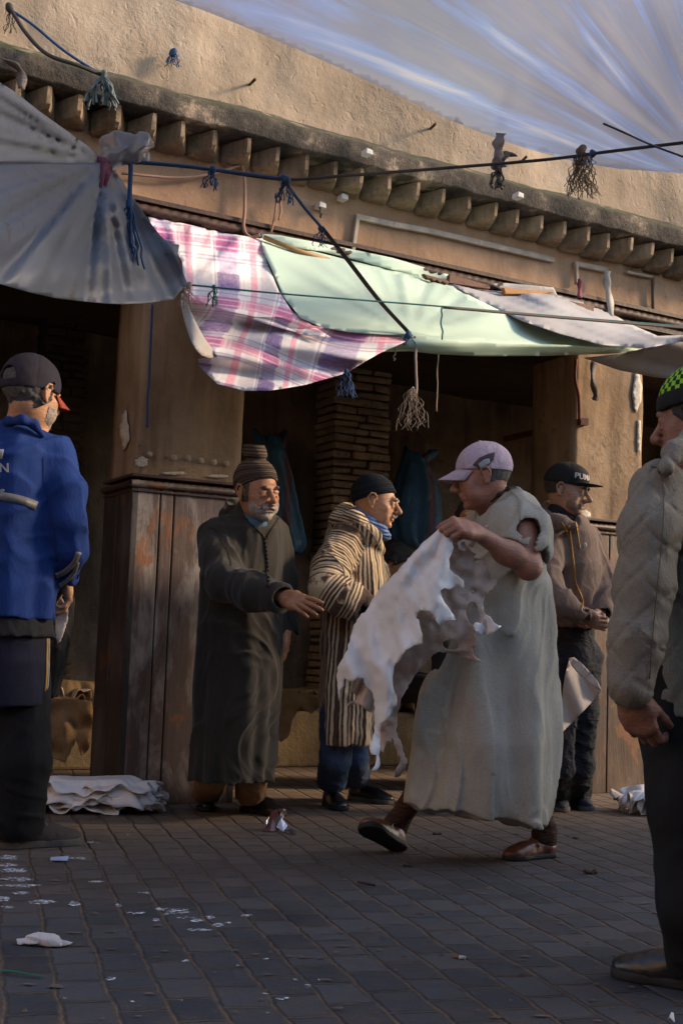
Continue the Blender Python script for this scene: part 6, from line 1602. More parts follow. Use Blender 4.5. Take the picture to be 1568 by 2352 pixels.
cb = t.nodes.new('ShaderNodeCombineXYZ'); L(t, a.outputs['Fac'], cb.inputs[0]); L(t, a2.outputs['Fac'], cb.inputs[1]); ck = t.nodes.new('ShaderNodeTexChecker'); ck.inputs['Scale'].default_value = 1; L(t, cb.outputs[0], ck.inputs['Vector'])
ck.inputs['Color1'].default_value = (.22, .48, .02, 1); ck.inputs['Color2'].default_value = (.008, .009, .008, 1); L(t, ck.outputs[0], b.inputs['Base Color']); b.inputs['Roughness'].default_value = .95; bump(t, b, [(noise(t, coords(t), 250, 3, .7), .7, .003)])
s = S(); s.el(F6(0, -.015, .040), np.array((.085, .108, .098)) * F6.sc, F6.M); s.disp = lambda P, d: np.maximum(d + .001 * vnoise(P * 60, 3), -(F6.loc(P)[:, 2] - .058) * F6.sc)
build(s, 'checked_cap', .0045, m, rm, attrf={'cu': lambda P: np.arctan2(F6.loc(P)[:, 1], F6.loc(P)[:, 0]) * 6.5 + 40, 'cv': lambda P: F6.loc(P)[:, 2] / .0125 + 40})
s = S(); s.el(F6(0, -.015, .036), np.array((.089, .112, .098)) * F6.sc, F6.M); s.disp = lambda P, d: np.maximum(np.maximum(d, -(F6.loc(P)[:, 2] - .026) * F6.sc), (F6.loc(P)[:, 2] - .066) * F6.sc)
build(s, 'cap_band', .0045, plain('black_knit', (.01, .01, .01)), rm)
COAT = cloth('quilted_grey', (.21, .185, .145), (.16, .14, .11), .8, .7, 300, 11)
rows = prow([(1040, 1572, 1690, 3.2, .09), (1065, 1547, 1720, 3.2, .13), (1110, 1504, 1750, 3.22, .17), (1180, 1482, 1770, 3.22, .20), (1300, 1477, 1780, 3.22, .21), (1450, 1474, 1785, 3.22, .21), (1590, 1472, 1785, 3.22, .21), (1646, 1474, 1785, 3.22, .205)])
s = S(); s.loft(rows)
SL6 = [at(1514, 1125, 3.10), at(1490, 1220, 3.04), at(1478, 1350, 3.02), at(1460, 1470, 3.0), at(1446, 1575, 2.99)]
s.chain([J['shR'], J['elR'], J['wrR'] + np.array([0, 0, .03])], [.08, .07, .06], k=.04); s.chain(SL6, [.074, .068, .064, .059, .055], k=.04)
s.chain([F6(0, -.01, -.10), F6(.0, .05, -.13)], [.068, .06], op='s', k=.01)
s.chain([at(1528, 1075, 3.0), at(1546, 1038, 3.04), at(1585, 1010, 3.08), at(1640, 1000, 3.12)], [.020, .026, .026, .024], k=.02)
def quilt(P, d):
    x = P[:, 0] * 1.1 - P[:, 1] * .55; z = P[:, 2]; w = .03 * vnoise(P * 5, 3)
    a1 = (x * 1.05 + z + w) / .115; a2 = (x * 1.05 - z + w) / .115
    g = np.exp(-((np.abs((a1 % 1) - .5)) / .05) ** 2) + np.exp(-((np.abs((a2 % 1) - .5)) / .045) ** 2)
    return wrinkle(.004, (11, 11, 8), 73)(P, d) + .0055 * np.minimum(g, 1.2)
s.disp = quilt; qc = build(s, 'quilted_coat', .006, COAT, rm)
on_cloth('coat_seam', qc, [[(1494, 1072, 1.6), (1514, 1084, 1.6), (1522, 1150, 1.6), (1516, 1260, 1.6), (1500, 1420, 1.6), (1488, 1560, 1.6)]], cloth('coat_thread', (.12, .10, .08), wr=.1))
def tro(s): s.chain([at(1600, 1580, 3.22), at(1588, 1840, 3.15), at(1602, 2080, 3.14), J['anL'] + np.array([0, 0, -.03])], [.16, .105, .088, .098], k=.03); s.chain([at(1650, 1600, 3.4), J['anR'] + np.array([0, 0, -.03])], [.14, .09], k=.03)
simple('trousers', rm, cloth('black_wool', (.009, .009, .010), None, .85, .5, 300, 5), .0075, tro, wrinkle(.006, (6, 6, 8), 83), lo=np.array([-9, -9, .06]))
shoe(rm, gnd(1672, 2286), gnd(1474, 2250), BLKS, SOLEB, .30); shoe(rm, gnd(1790, 2230), gnd(1680, 2210), BLKS, SOLEB, .30)

# ------------------------------------------------------------------ two half hidden people inside the stall
def sitter(eye, fwd, Y, label, hairth=.012, seat=.42, fat=0):
    F = Frame(at(eye[0], eye[1], Y), fwd, up=(0, 0, 1), sc=.98); o = F.o
    nk = F(0, -.03, -.19); fw = _n((fwd[0], fwd[1], 0)); sd = np.array([fw[1], -fw[0], 0]); pl = np.array([nk[0], nk[1], 0]) - fw * .03 + np.array([0, 0, max(seat, nk[2] - .55)])
    J = dict(neck=nk, shL=nk - sd * .18 - np.array([0, 0, .06]), shR=nk + sd * .18 - np.array([0, 0, .06]), pelvis=pl)
    for q, k in (('L', -1), ('R', 1)):
        J['el' + q] = J['sh' + q] + fw * .06 + np.array([0, 0, -.27]); J['wr' + q] = J['el' + q] + fw * .22 - sd * k * .06
        J['kn' + q] = pl + sd * k * .1 + fw * .38 + np.array([0, 0, .0]); J['an' + q] = np.array([J['kn' + q][0], J['kn' + q][1], .08]); J['toe' + q] = J['an' + q] + fw * .15 - np.array([0, 0, .04])
    s = S(); body(s, J, F, dict(wrk=0))
    for q, k in (('L', 1), ('R', -1)): hand(s, J['wr' + q], fw, (0, 0, -1), .95, side=k)
    ps = tag(build(s, 'person', .006, SK_STR), label, 'person'); eyes(F, ps)
    shell('hair', F, dict(wrk=0), hairth, lambda q: np.maximum(-.02 - q[:, 2] + 1.1 * np.maximum(q[:, 1] + .0, 0), -9), DHAIR, ps, .006, .004, 60)
    simple('dark_shirt', ps, plain('dark_shirt', (.02, .02, .022), .9), .01, lambda s: (s.rc(nk - np.array([0, 0, .13]), pl, .13, .14), [s.chain([J['sh' + q], J['el' + q], J['wr' + q]], [.065, .055, .045]) for q in 'LR']))
    simple('dark_trousers', ps, plain('dark_shirt', (.02, .02, .022), .9), .01, lambda s: [s.chain([pl, J['kn' + q], J['an' + q]], [.12, .075, .055]) for q in 'LR'])
    for q in 'LR': shoe(ps, J['an' + q] - fw * .06 - np.array([0, 0, .08]), J['an' + q] + fw * .2 - np.array([0, 0, .08]), BLKS, SOLEB, .26)
    return ps
sitter((912, 1298), (.75, -.35, -.35), 7.7, 'person with curly black hair seated behind the torn hide, face lowered', .018)
sitter((1082, 1192), (-.15, -.95, -.05), 7.2, 'person with black hair peeping out behind the walking man', .010)
# ------------------------------------------------------------------ hides
def leather(name, c1, c2, rough=.55, fib=.3, sp=.3):
    m, t, b, o = newmat(name); v = coords(t)
    c = ramp(t, noise(t, v, 6, 5, .6), [(.3, c1), (.75, c2)]); c = mix(t, grey(t, noise(t, v, 28, 5, .7, .5), .58, .74, 0, fib), c, tuple(x * .6 for x in c2))
    L(t, c, b.inputs['Base Color']); b.inputs['Roughness'].default_value = rough; b.inputs['Specular IOR Level'].default_value = sp
    bump(t, b, [(noise(t, v, 20, 6, .7, .6), .35 + fib, .01), (noise(t, v, 160, 3, .6), .3, .002)])
    tr = t.nodes.new('ShaderNodeBsdfTranslucent'); L(t, c, tr.inputs[0]); ms = t.nodes.new('ShaderNodeMixShader'); ms.inputs[0].default_value = .12
    L(t, b.outputs[0], ms.inputs[1]); L(t, tr.outputs[0], ms.inputs[2]); L(t, ms.outputs[0], o.inputs['Surface']); return m
GRAIN = leather('hide_grain', (.88, .86, .84), (.82, .79, .77), .5, .08); FLESH = leather('hide_flesh', (.68, .54, .45), (.54, .41, .33), .9, .5, .1)
IVORY = leather('hide_ivory', (.58, .50, .43), (.48, .40, .34), .55, .15); TANH = leather('hide_tan', (.34, .22, .11), (.20, .12, .06), .8, .5, .1)
def cq(pts): return [(740.1 + x * .28, 1160.3 + y * .28) for x, y in pts]
front = cq([(985, 160), (1030, 215), (1060, 270), (1075, 350), (1060, 390), (1035, 440), (1040, 520), (1075, 560), (1130, 600), (1150, 615), (1160, 690), (1110, 660), (1080, 670), (1040, 695), (1000, 680), (965, 700), (975, 750), (1000, 800), (1040, 850), (1075, 900), (1095, 945), (1050, 940), (1000, 950), (960, 990), (930, 950), (905, 900), (880, 870), (840, 865), (800, 860), (775, 890), (765, 925), (790, 940), (800, 1000), (820, 1060), (820, 1140), (780, 1145), (720, 1170), (680, 1190), (640, 1260), (600, 1300), (580, 1380), (575, 1450), (590, 1530), (610, 1600), (600, 1660), (560, 1720), (520, 1760), (480, 1790), (470, 1850), (470, 1950), (465, 2030), (470, 2140), (440, 2180), (400, 2175), (430, 2140), (445, 2050), (400, 2045), (385, 1990), (410, 1920), (430, 1850), (425, 1700), (430, 1600), (400, 1520), (350, 1480), (340, 1420), (290, 1410), (250, 1450), (215, 1440), (180, 1420), (175, 1480), (150, 1520), (140, 1610), (128, 1540), (120, 1430), (125, 1330), (160, 1270), (210, 1180), (230, 1080), (260, 980), (320, 890), (350, 880), (385, 830), (420, 760), (460, 700), (560, 600), (650, 500), (760, 380), (860, 280)])
back = cq([(1000, 250), (1080, 290), (1180, 330), (1225, 380), (1260, 400), (1240, 430), (1330, 440), (1340, 520), (1375, 570), (1380, 610), (1435, 615), (1425, 650), (1395, 690), (1330, 740), (1315, 800), (1335, 890), (1370, 920), (1400, 960), (1440, 990), (1462, 992), (1400, 1040), (1340, 1080), (1290, 1060), (1250, 1030), (1245, 1050), (1270, 1100), (1250, 1170), (1210, 1165), (1260, 1250), (1315, 1295), (1230, 1270), (1130, 1240), (1050, 1215), (960, 1200), (900, 1230), (850, 1290), (790, 1350), (740, 1420), (680, 1520), (640, 1590), (625, 1680), (612, 1760), (600, 1850), (650, 1960), (690, 2080), (685, 2160), (640, 2220), (590, 2230), (600, 2180), (640, 2100), (600, 1990), (570, 1900), (545, 1960), (520, 1950), (500, 2030), (470, 2010), (450, 1900), (470, 1750), (540, 1560), (560, 1350), (620, 1150), (720, 900), (860, 560)])
def ell(cx, cy, rx, ry, n=14, rot_=0): return cq([(cx + math.cos(a) * rx * math.cos(rot_) - math.sin(a) * ry * math.sin(rot_), cy + math.cos(a) * rx * math.sin(rot_) + math.sin(a) * ry * math.cos(rot_)) for a in [6.283 * i / n for i in range(n)]])
holes = [ell(1232, 890, 52, 100, rot_=-.15), ell(1050, 1148, 68, 40, rot_=.2), ell(1232, 712, 18, 22, 8), ell(1290, 462, 42, 16, 10, -.1), ell(905, 920, 18, 14, 8)]
fY = idw([(1016, 1205, 4.60), (1000, 1300, 4.60), (860, 1390, 4.80), (780, 1530, 4.84), (900, 1500, 4.66), (1040, 1420, 4.60), (870, 1650, 4.74), (860, 1760, 4.74), (950, 1380, 4.60), (1055, 1330, 4.60)])
def hfold(u, v):
    a = np.arctan2(v - 1195, u - 1030); r = np.hypot(u - 1030, v - 1195)
    a2 = np.arctan2(v - 1330, u - 880); g = np.clip((v - 1380) / 150, 0, 1)
    P = np.stack([u * .02, v * .012, u * 0], 1)
    return .022 * np.sin(a * 13 + .5 + vnoise(P, 3)) * np.minimum(r / 150, 1) + g * .028 * np.sin(u * .095 - v * .018 + vnoise(P * 1.5, 5) * 1.5) + .008 * vnoise(P * 5, 8)
hd = root('torn_hide', at(930, 1450, 4.72), 'large torn white hide with ragged holes, held up by the striding man', 'hide')
sheet('grain_side', front, [], pos_depth(lambda u, v: fY(u, v) + hfold(u, v) - .03), 7.5, GRAIN, hd, jag=1.6, th=.003, seed=4)
bY = idw([(1040, 1240, 4.66), (1120, 1330, 4.71), (1140, 1440, 4.66), (1100, 1500, 4.69), (1000, 1500, 4.74), (940, 1480, 4.76), (900, 1640, 4.80), (880, 1750, 4.82), (930, 1770, 4.84), (960, 1350, 4.68)])
def bfold(u, v):
    P = np.stack([u * .03, v * .03, u * 0], 1)
    e = np.clip((u - 1060) / 90, 0, 1)
    return .020 * vnoise(P, 13) + .010 * vnoise(P * 2.5, 14) + .018 * np.sin(u * .07 + v * .05) * e + .02 * np.sin(v * .05 + u * .02) * (v > 1500)
sheet('flesh_side', back, holes, pos_depth(lambda u, v: bY(u, v) + bfold(u, v) + .005), 7, FLESH, hd, jag=2.4, th=.003, seed=9)
flap = cq([(1235, 985), (1255, 960), (1300, 975), (1330, 900), (1372, 915), (1400, 960), (1440, 985), (1466, 990), (1405, 1040), (1350, 1070), (1335, 1085), (1300, 1062), (1255, 1040)])
sheet('curled_flap', flap, [], pos_depth(lambda u, v: 4.64 + .02 * np.sin(u * .12)), 6, GRAIN, hd, jag=1.2, th=.003, seed=3)
low = cq([(245, 1450), (290, 1410), (345, 1425), (400, 1520), (432, 1600), (425, 1720), (400, 1700), (370, 1690), (320, 1640), (270, 1632), (198, 1652), (215, 1625), (280, 1600), (262, 1540), (230, 1500)])
sheet('ragged_tail', low, [], pos_depth(lambda u, v: 4.80 + .03 * np.sin(u * .15 + v * .05)), 6, FLESH, hd, jag=2, th=.003, seed=6)
for k, pts in enumerate([[(1190, 330), (1215, 300), (1262, 215), (1310, 178), (1355, 160), (1340, 190), (1290, 225), (1255, 300), (1230, 350)], [(1180, 175), (1240, 160), (1250, 180), (1215, 200)], [(1110, 310), (1160, 300), (1180, 350), (1165, 378), (1120, 360)]]):
    sheet('torn_tip', cq(pts), [], pos_depth(lambda u, v: 4.64 + .01 * np.sin(u * .2)), 5, IVORY if k < 2 else GRAIN, hd, jag=1, th=.003, seed=k)

def layer(name, C, ax, rx, ry, z, seed, mat, ruf=.02, nw=9, droop=.05, parent=None, rag=.13, flat=.55, tilt=0.0):
    """one hide lying flat with a ragged, rippled edge; ax = direction of its long side"""
    na, nr = 120, 16; ax = _n((ax[0], ax[1], 0)); ay = np.array([-ax[1], ax[0], 0]); rn = random.Random(seed); V = [np.array(C, float) + np.array([0, 0, z])]
    ph = [rn.uniform(0, 6.28) for _ in range(8)]
    for j in range(1, nr + 1):
        r = j / nr
        for i in range(na):
            a = 6.283 * i / na; e = 1 + rag * (math.sin(a * 5 + ph[0]) * .5 + math.sin(a * 11 + ph[1]) * .35 + math.sin(a * 23 + ph[2]) * .3 + rn.uniform(-.18, .18) * (j == nr))
            sq = (abs(math.cos(a)) ** 4 + abs(math.sin(a)) ** 4) ** -.25; x = math.cos(a) * rx * r * e * sq; y = math.sin(a) * ry * r * e * sq
            t_ = max(0, (r - flat) / (1 - flat)); w = math.sin(a * nw + ph[3] + 1.2 * math.sin(a * 3 + ph[4])) + .5 * math.sin(a * nw * 2.3 + ph[5])
            zz = z + tilt * x + .006 * math.sin(x * 14 + ph[6]) - droop * t_ ** 1.5 + ruf * w * t_ ** 1.2
            V.append(np.array(C, float) + ax * x + ay * y + np.array([0, 0, max(.004 + .002 * rn.random(), zz)]))
    F = [(0, 1 + i, 1 + (i + 1) % na) for i in range(na)]
    for j in range(nr - 1):
        for i in range(na): F.append((1 + j * na + i, 1 + (j + 1) * na + i, 1 + (j + 1) * na + (i + 1) % na, 1 + j * na + (i + 1) % na))
    o = link_mesh(name, np.array(V), F, mat, parent); solid(o, .003); return o
def pile(c, ax, rx, ry, n, dz, mats, labels, grp, seed, z0=.02, ruf=.022, **kw):
    rn = random.Random(seed)
    for k in range(n):
        C = np.array(c, float) + np.array([rn.uniform(-.025, .025), rn.uniform(-.02, .02), 0]); sc = 1 - .03 * k + rn.uniform(-.04, .04)
        o = layer('goat_hide', C, ax, rx * sc, ry * sc, z0 + dz * (k + 1), seed * 10 + k, mats[k % len(mats)] if k < n - 1 else mats[0], ruf * (1 if k < n - 1 else .6), 8 + k % 4, dz * (k + .5) * .9 if k == n - 1 else dz * .8, **kw)
        tag(o, labels[1] if k == n - 1 else labels[0], 'hide', grp)
c1 = gnd(208, 1862); pile(c1, (1, .12, 0), .33, .18, 6, .022, [GRAIN, IVORY, GRAIN, FLESH], ('white hide with curled ragged edge in the pile at the foot of the left pillar', 'smooth white hide spread over the pile at the foot of the left pillar'), 'hides piled at the foot of the left pillar', 1)
tag(layer('goat_hide', gnd(322, 1860), (1, .3, 0), .10, .08, .10, 77, IVORY, .045, 5, .06, rag=.3), 'small curled piece of hide at the right end of the pile by the left pillar', 'hide')
c2 = gnd(1498, 1868); pile(c2, (1, .5, 0), .17, .12, 3, .03, [GRAIN, IVORY], ('crumpled white hide on the ground by the right pillar', 'topmost white hide of the small heap by the right pillar'), 'hides heaped by the right pillar', 2, ruf=.04)
sheet_h = sheet('hide_scrap', [(1420, 1812), (1450, 1805), (1520, 1795), (1560, 1800), (1560, 1850), (1480, 1852), (1448, 1848), (1430, 1830)], [], pos_depth(lambda u, v: 6.95 + .04 * np.sin(u * .08) - (v - 1800) * .002), 8, GRAIN, None, jag=1.5, th=.003); tag(sheet_h, 'stiff white hide leaning against the foot of the right pillar', 'hide')
# inside the stalls
def bpt(u, off=.32): s_ = sz(u, 1640, -IN + off)[0]; return wp(s_, 0, -IN + off)
pile(bpt(690), WD, .34, .26, 4, .035, [TANH, FLESH], ('tan hide in the stack on the bench between the two robed men', 'topmost tan hide of the stack on the bench between the two robed men'), 'hides stacked on the bench in the middle stall', 3, z0=.36, ruf=.04)
pile(bpt(900), WD, .42, .28, 5, .04, [TANH, FLESH], ('tan hide in the stack on the bench behind the torn hide', 'topmost tan hide of the stack on the bench behind the torn hide'), 'hides stacked on the bench behind the striding man', 4, z0=.36, ruf=.05)
pile(bpt(150), WD, .40, .28, 5, .045, [TANH, FLESH], ('brownish hide in the stack on the bench in the left stall', 'topmost brownish hide of the stack in the left stall'), 'hides stacked in the left stall', 5, z0=.30, ruf=.05)
def drape(name, pts, Y, mat, lb, seed):
    return tag(sheet(name, pts, [], pos_depth(lambda u, v: Y + .04 * vnoise(np.stack([u * .04, v * .03, u * 0], 1), seed)), 7, mat, None, jag=1.2, th=.004, seed=seed), lb, 'hide')
drape('goat_hide', [(636, 1580), (690, 1588), (735, 1600), (738, 1618), (715, 1640), (690, 1625), (672, 1650), (664, 1690), (645, 1705), (634, 1690), (640, 1640)], 7.6, TANH, 'tan hide drooping over the bench edge beside the dark robe', 21)
drape('goat_hide', [(826, 1660), (850, 1640), (870, 1690), (862, 1745), (840, 1768), (822, 1762), (826, 1710)], 7.4, TANH, 'tan hide drooping over the bench edge beside the striped robe', 22)
drape('goat_hide', [(104, 1610), (150, 1600), (212, 1612), (214, 1660), (205, 1720), (188, 1735), (175, 1700), (150, 1752), (120, 1740), (104, 1690)], 7.0, TANH, 'large crumpled hide hanging off the bench in the left stall', 23)
# folded hide gripped between the knees of the man in the hoodie
fo = [(1307, 1512), (1322, 1516), (1350, 1545), (1380, 1588), (1340, 1632), (1300, 1672), (1283, 1690), (1284, 1650), (1289, 1603), (1297, 1550)]
fh = root('folded_hide', at(1325, 1600, 6.35), 'folded ivory hide held between the legs of the man in the hoodie', 'hide')
sheet('front_fold', fo, [], pos_depth(lambda u, v: 6.36 + .02 * np.sin((u - v * .4) * .09) + .0006 * (u - 1280)), 6, IVORY, fh, th=.004)
sheet('rolled_edge', [(1305, 1512), (1318, 1510), (1340, 1528), (1372, 1565), (1381, 1588), (1360, 1575), (1330, 1550), (1312, 1530)], [], pos_depth(lambda u, v: 6.33 + .012 * np.sin((u + v) * .1)), 5, IVORY, fh, th=.006)
tag(sheet('goat_hide', [(124, 1342), (135, 1338), (142, 1356), (140, 1370), (156, 1398), (157, 1420), (148, 1450), (140, 1472), (132, 1480), (126, 1455)], [], pos_depth(lambda u, v: 5.15 + .02 * np.sin(v * .05)), 5, IVORY, None, jag=1.2, th=.004), 'piece of ivory hide hanging from the hand of the man in blue', 'hide')
s = S(); rows_ = [(1340, 150, 165, 5.6, .05), (1385, 138, 170, 5.6, .08), (1440, 132, 164, 5.6, .09), (1520, 122, 148, 5.6, .08), (1600, 112, 132, 5.6, .06)]; s.loft(prow(rows_)); s.disp = wrinkle(.01, (9, 9, 9), 4)
tag(build(s, 'black_sack', .008, plain('black_cloth', (.008, .008, .009), .9)), 'slack black cloth bag hanging beside the man in blue', 'bag')
# blue sacks on the back wall
def sackmat(stripe):
    m, t, b, o = newmat('woven_sack'); v = coords(t); sp = t.nodes.new('ShaderNodeSeparateXYZ'); L(t, v, sp.inputs[0])
    c = ramp(t, noise(t, v, 4, 5, .6), [(.3, (.035, .14, .27)), (.7, (.02, .08, .16))])
    x = math_(t, 'ADD', math_(t, 'MULTIPLY', sp.outputs['X'], .88), math_(t, 'MULTIPLY', sp.outputs['Y'], .47)); d = math_(t, 'ABSOLUTE', math_(t, 'SUBTRACT', x, stripe))
    L(t, mix(t, grey(t, d, .035, .025, 0, .7), c, (.11, .02, .035)), b.inputs['Base Color']); b.inputs['Roughness'].default_value = .6; bump(t, b, [(noise(t, coords(t, scale=(1, 1, .5)), 10, 5, .6, .5), .8, .03), (noise(t, v, 150, 2), .3, .002)]); return m
def sack(rows, ears, label, stripe, seed):
    s = S(); rr = []
    for v, uL, uR in rows:
        p = onw((uL + uR) / 2, v, -IN + .17); rr.append((v, uL, uR, p[1], .11 if v != rows[0][0] else .05))
    s.loft(prow(rr), fold=vfold([(3, .012), (7, .008), (12, .005)], seed, .5, 2.2, .6, .8)); 
    for a, b_ in ears: s.rc(onw(a[0], a[1], -IN + .15), onw(b_[0], b_[1], -IN + .12), .05, .025, k=.03)
    s.disp = wrinkle(.012, (6, 6, 5), seed); return tag(build(s, 'hanging_sack', .011, sackmat(stripe)), label, 'sack')
sack([(1000, 590, 640), (1040, 582, 656), (1080, 586, 668), (1150, 600, 680), (1220, 622, 698), (1255, 640, 702), (1272, 655, 690)], [((600, 1020), (585, 990)), ((640, 1020), (655, 992))], 'dark blue woven sack with red stripe hanging behind the man in the dark robe', .02, 3)
sack([(1040, 930, 962), (1070, 922, 985), (1110, 905, 1000), (1160, 894, 1008), (1205, 888, 1010), (1240, 900, 1000), (1258, 930, 985)], [((940, 1060), (932, 1028)), ((965, 1060), (1000, 1038))], 'dark blue woven sack hanging between the striped robe and the lilac cap', .06, 4)
# ------------------------------------------------------------------ litter and stains on the pavers
m, t, b, o = newmat('paint_spatter'); v = coords(t, src='World'); b.inputs['Base Color'].default_value = (.62, .64, .68, 1); b.inputs['Roughness'].default_value = .7
tp = t.nodes.new('ShaderNodeBsdfTransparent'); ms = t.nodes.new('ShaderNodeMixShader'); L(t, grey(t, noise(t, v, 70, 5, .75), .47, .57), ms.inputs[0]); L(t, tp.outputs[0], ms.inputs[1]); L(t, b.outputs[0], ms.inputs[2]); L(t, ms.outputs[0], o.inputs['Surface']); SPAT = m
V = []; F = []; rn = random.Random(5)
def gp(x, y): return (x * .5, 1819 + y * .5)
bl_ = [(630, 555, 40, 5), (740, 537, 28, 7), (820, 545, 45, 14), (905, 590, 35, 8), (860, 577, 40, 5), (915, 633, 52, 7), (965, 575, 20, 8), (1000, 612, 28, 8), (1137, 568, 24, 6), (718, 587, 15, 7), (510, 857, 24, 7), (850, 775, 16, 6), (1100, 797, 15, 4), (1222, 925, 26, 4), (1300, 947, 28, 8), (608, 962, 10, 4), (828, 956, 10, 5), (30, 300, 60, 10), (30, 335, 50, 8), (60, 360, 60, 10), (80, 400, 70, 10), (100, 430, 80, 7), (95, 463, 40, 8), (190, 505, 60, 10), (345, 515, 30, 12), (15, 490, 30, 12), (30, 530, 30, 5), (355, 305, 40, 6), (440, 412, 40, 5), (670, 462, 36, 4), (425, 232, 30, 4), (590, 197, 10, 3), (1050, 600, 15, 4), (1357, 860, 10, 5), (1410, 890, 20, 8), (1230, 1012, 8, 4), (300, 945, 8, 5), (1465, 860, 8, 4), (545, 520, 14, 7), (1220, 765, 14, 4), (760, 560, 20, 4)]
for x, y, rx, ry in bl_:
    n = 16; u0, v0 = gp(x, y); b0 = len(V); V.append(gnd(u0, v0, .003))
    for i in range(n):
        a = 6.283 * i / n; k = 1 + rn.uniform(-.3, .3); V.append(gnd(u0 + math.cos(a) * rx * .5 * k, v0 + math.sin(a) * ry * .5 * k, .003))
    F += [(b0, b0 + 1 + i, b0 + 1 + (i + 1) % n) for i in range(n)]
tag(link_mesh('paint_spatter', np.array(V), F, SPAT, smooth=False), kind='stuff', label='white paint spatter on the pavers', cat='paint')
# fine debris
V = []; F = []
for k in range(260):
    u = rn.uniform(0, 1568); vv = rn.uniform(1860, 2350); c = gnd(u, vv); 
    if rn.random() < .4: vv = rn.uniform(1860, 2020); c = gnd(u, vv)
    r = rn.uniform(.003, .009); a0 = rn.uniform(0, 6.28); st = rn.uniform(1, 3); b0 = len(V)
    for i in range(4):
        a = a0 + 1.57 * i; V.append(c + np.array([math.cos(a) * r * st, math.sin(a) * r, .003 + rn.uniform(0, .002)]))
    V.append(c + np.array([0, 0, .005 + rn.uniform(0, .004)])); F += [(b0 + i, b0 + (i + 1) % 4, b0 + 4) for i in range(4)]
tag(link_mesh('debris', np.array(V), F, plain('debris_brown', (.05, .03, .022), .9, 60, .4, (.22, .17, .13), 3), smooth=False), kind='stuff', label='scattered crumbs of dirt and straw on the pavers', cat='debris')
def lump(u, v, r, mat, label, cat, seed, name, fl=.6, st=1.0, th=None):
    s = S(); c = gnd(u, v); q = random.Random(seed)
    for k in range(9): s.el(c + np.array([q.uniform(-1, 1) * r * st, q.uniform(-1, 1) * r * .7, r * fl * q.uniform(.2, .7)]), (r * q.uniform(.25, .55), r * q.uniform(.25, .5), r * fl * q.uniform(.3, .6)), k=.004)
    s.disp = lambda P, d: np.maximum(d + r * .16 * vnoise(P * (2.2 / r), seed), .002 - P[:, 2]); return tag(build(s, name, max(.0028, r * .08), mat), label, cat)
tc = gnd(104, 2172); tss = S()
tss.add(facet(tc + np.array([0, 0, .012]), .040, 26, 8, (1.25, .8, .5)), tc, .07, k=.008); tss.add(facet(tc + np.array([-.035, 0, .008]), .026, 16, 9, (1.3, 1, .4)), tc + np.array([-.035, 0, 0]), .05, k=.004); tss.add(facet(tc + np.array([.04, .005, .008]), .022, 16, 10, (1.2, 1, .4)), tc + np.array([.04, 0, 0]), .05, k=.004)
tss.disp = lambda P, d: np.maximum(d + .008 * np.abs(vnoise(P * 55, 3)), .002 - P[:, 2]); tag(build(tss, 'crumpled_tissue', .003, plain('tissue', (.60, .56, .54), .9, 90, .6, (.46, .42, .40), 30)), 'crumpled white tissue on the pavers at lower left', 'tissue')
lump(795 / 1, 1000 / 1, .012, BRNS, '', '', 3, 'x') if False else None
for (u, v, r, lb, sd) in ((1002, 1918, .016, 'small brown clump between the feet of the striding man', 11), (1322, 1927, .012, 'small black clump on the pavers below the man in the hoodie', 12), (1355, 2008, .02, 'black clump of dirt right of the rear shoe', 13), (935, 1991, .014, 'small dark clump in front of the striding man', 14), (1700 * .0 + 1533, 2014, .018, 'dark twiggy clump at the right edge near the black trousers', 15)):
    lump(u, v, r, plain('dirt_clump', (.05, .028, .02), .95, 90, .7), lb, 'clump', sd, 'dirt_clump', .7)
def card(name, pts, z, mat, lb, cat, bend=.01):
    P = [gnd(u, v, z) + np.array([0, 0, (bend if i % 2 else 0)]) for i, (u, v) in enumerate(pts)]; c = sum(P) / len(P) + np.array([0, 0, bend]); V_ = [c] + P
    o = link_mesh(name, np.array(V_), [(0, 1 + i, 1 + (i + 1) % len(P)) for i in range(len(P))], mat, smooth=False); solid(o, .001); return tag(o, lb, cat)
card('paper_slip', [(117, 1969), (158, 1968), (156, 1977), (116, 1978)], .006, plain('pale_paper', (.42, .50, .68), .7, 60, .2), 'pale blue slip of paper on the pavers at left', 'paper', .003)
tag(tube('plastic_strip', bez([gnd(-10, 2228, .006), gnd(30, 2231, .01), gnd(60, 2236, .008), gnd(97, 2243, .006)], 5), .005, plain('green_plastic', (.01, .16, .09), .5), sq=(1, .4)), 'green plastic strap lying at the lower left edge', 'strap')
tag(tube('brown_twig', bez([gnd(822, 2026, .008), gnd(840, 2029, .012), gnd(862, 2033, .008)], 4), .0045, plain('twig', (.06, .025, .02), .9, 80, .8)), 'short dark brown twig on the pavers in the middle', 'twig')
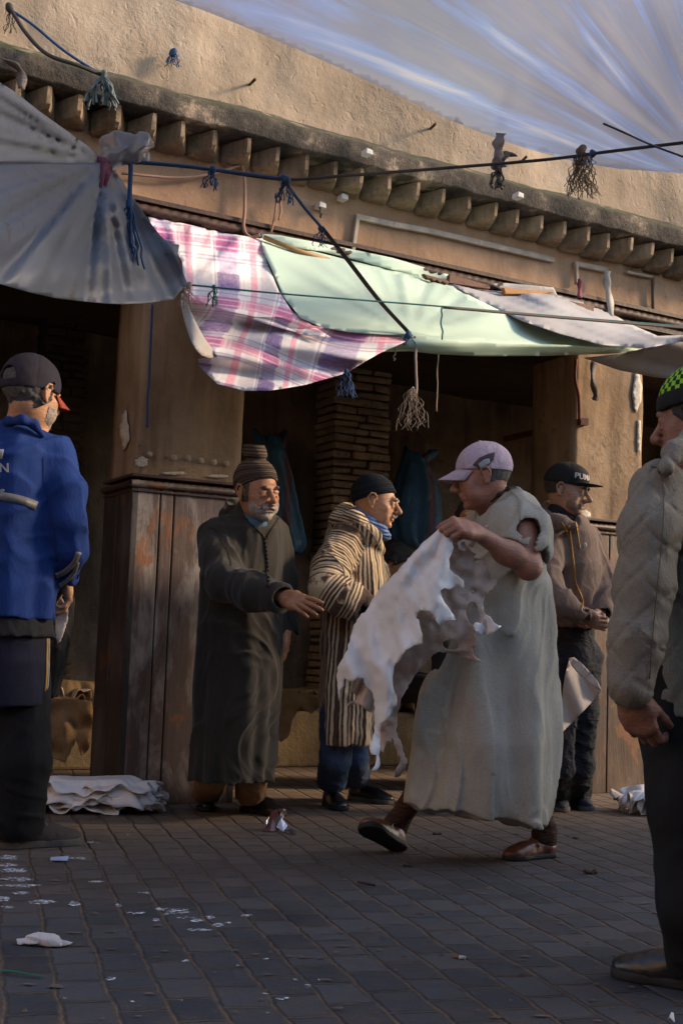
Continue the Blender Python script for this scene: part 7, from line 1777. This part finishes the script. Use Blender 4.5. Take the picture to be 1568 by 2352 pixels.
cg = root('cigarette_butt', gnd(1050, 2197), 'cigarette butt with brown filter on the foreground pavers', 'cigarette'); tube('filter', [gnd(1040, 2196, .005), gnd(1054, 2198, .005)], .005, plain('filter_tan', (.30, .13, .05), .8), cg); tube('paper', [gnd(1054, 2198, .005), gnd(1068, 2200, .005)], .005, plain('white_paper', (.6, .6, .6), .8), cg)
for (u, v, lb) in ((996, 1865, 'tiny turquoise scrap under the hem of the pale tunic'), (1540, 2345, 'tiny white scrap in the lower right corner')):
    card('paper_scrap', [(u - 7, v - 4), (u + 6, v - 5), (u + 8, v + 3), (u - 5, v + 4)], .01, plain('turq', (.03, .28, .38), .7) if u < 1000 else plain('white_paper', (.6, .6, .6), .8), lb, 'scrap', .012)
# foil wrapper
FOIL = plain('foil_silver', (.55, .55, .60), .25, 40, .6, metal=.9); CHOC = plain('wrapper_brown', (.10, .02, .015), .3, 40, .5, spec=.7)
wr_ = root('snack_wrapper', gnd(638, 1908), 'torn brown and silver snack wrapper in front of the black shoe', 'wrapper')
def bitp(name, pts, mat):
    P = [gnd(u, vb) + np.array([0, 0, h]) for u, vb, h in pts]; c = sum(P) / len(P) + np.array([0, -.01, .012]); o = link_mesh(name, np.array([c] + P), [(0, 1 + i, 1 + (i + 1) % len(P)) for i in range(len(P))], mat, wr_, smooth=False); solid(o, .0012); return o
bitp('brown_panel', [(602, 1911, .004), (614, 1908, .05), (622, 1905, .075), (634, 1903, .080), (641, 1906, .045), (640, 1911, .006), (620, 1912, .004)], CHOC)
bitp('foil_panel', [(604, 1911, .012), (611, 1909, .035), (617, 1909, .06), (612, 1911, .03)], FOIL)
bitp('foil_panel', [(628, 1907, .05), (640, 1903, .082), (652, 1905, .070), (648, 1908, .045), (660, 1910, .025), (650, 1912, .004), (634, 1911, .02)], FOIL)
bitp('foil_tail', [(648, 1913, .004), (660, 1911, .022), (681, 1916, .012), (680, 1920, .004)], FOIL); bitp('brown_panel', [(636, 1905, .078), (650, 1903, .076), (652, 1907, .055), (640, 1908, .05)], CHOC)
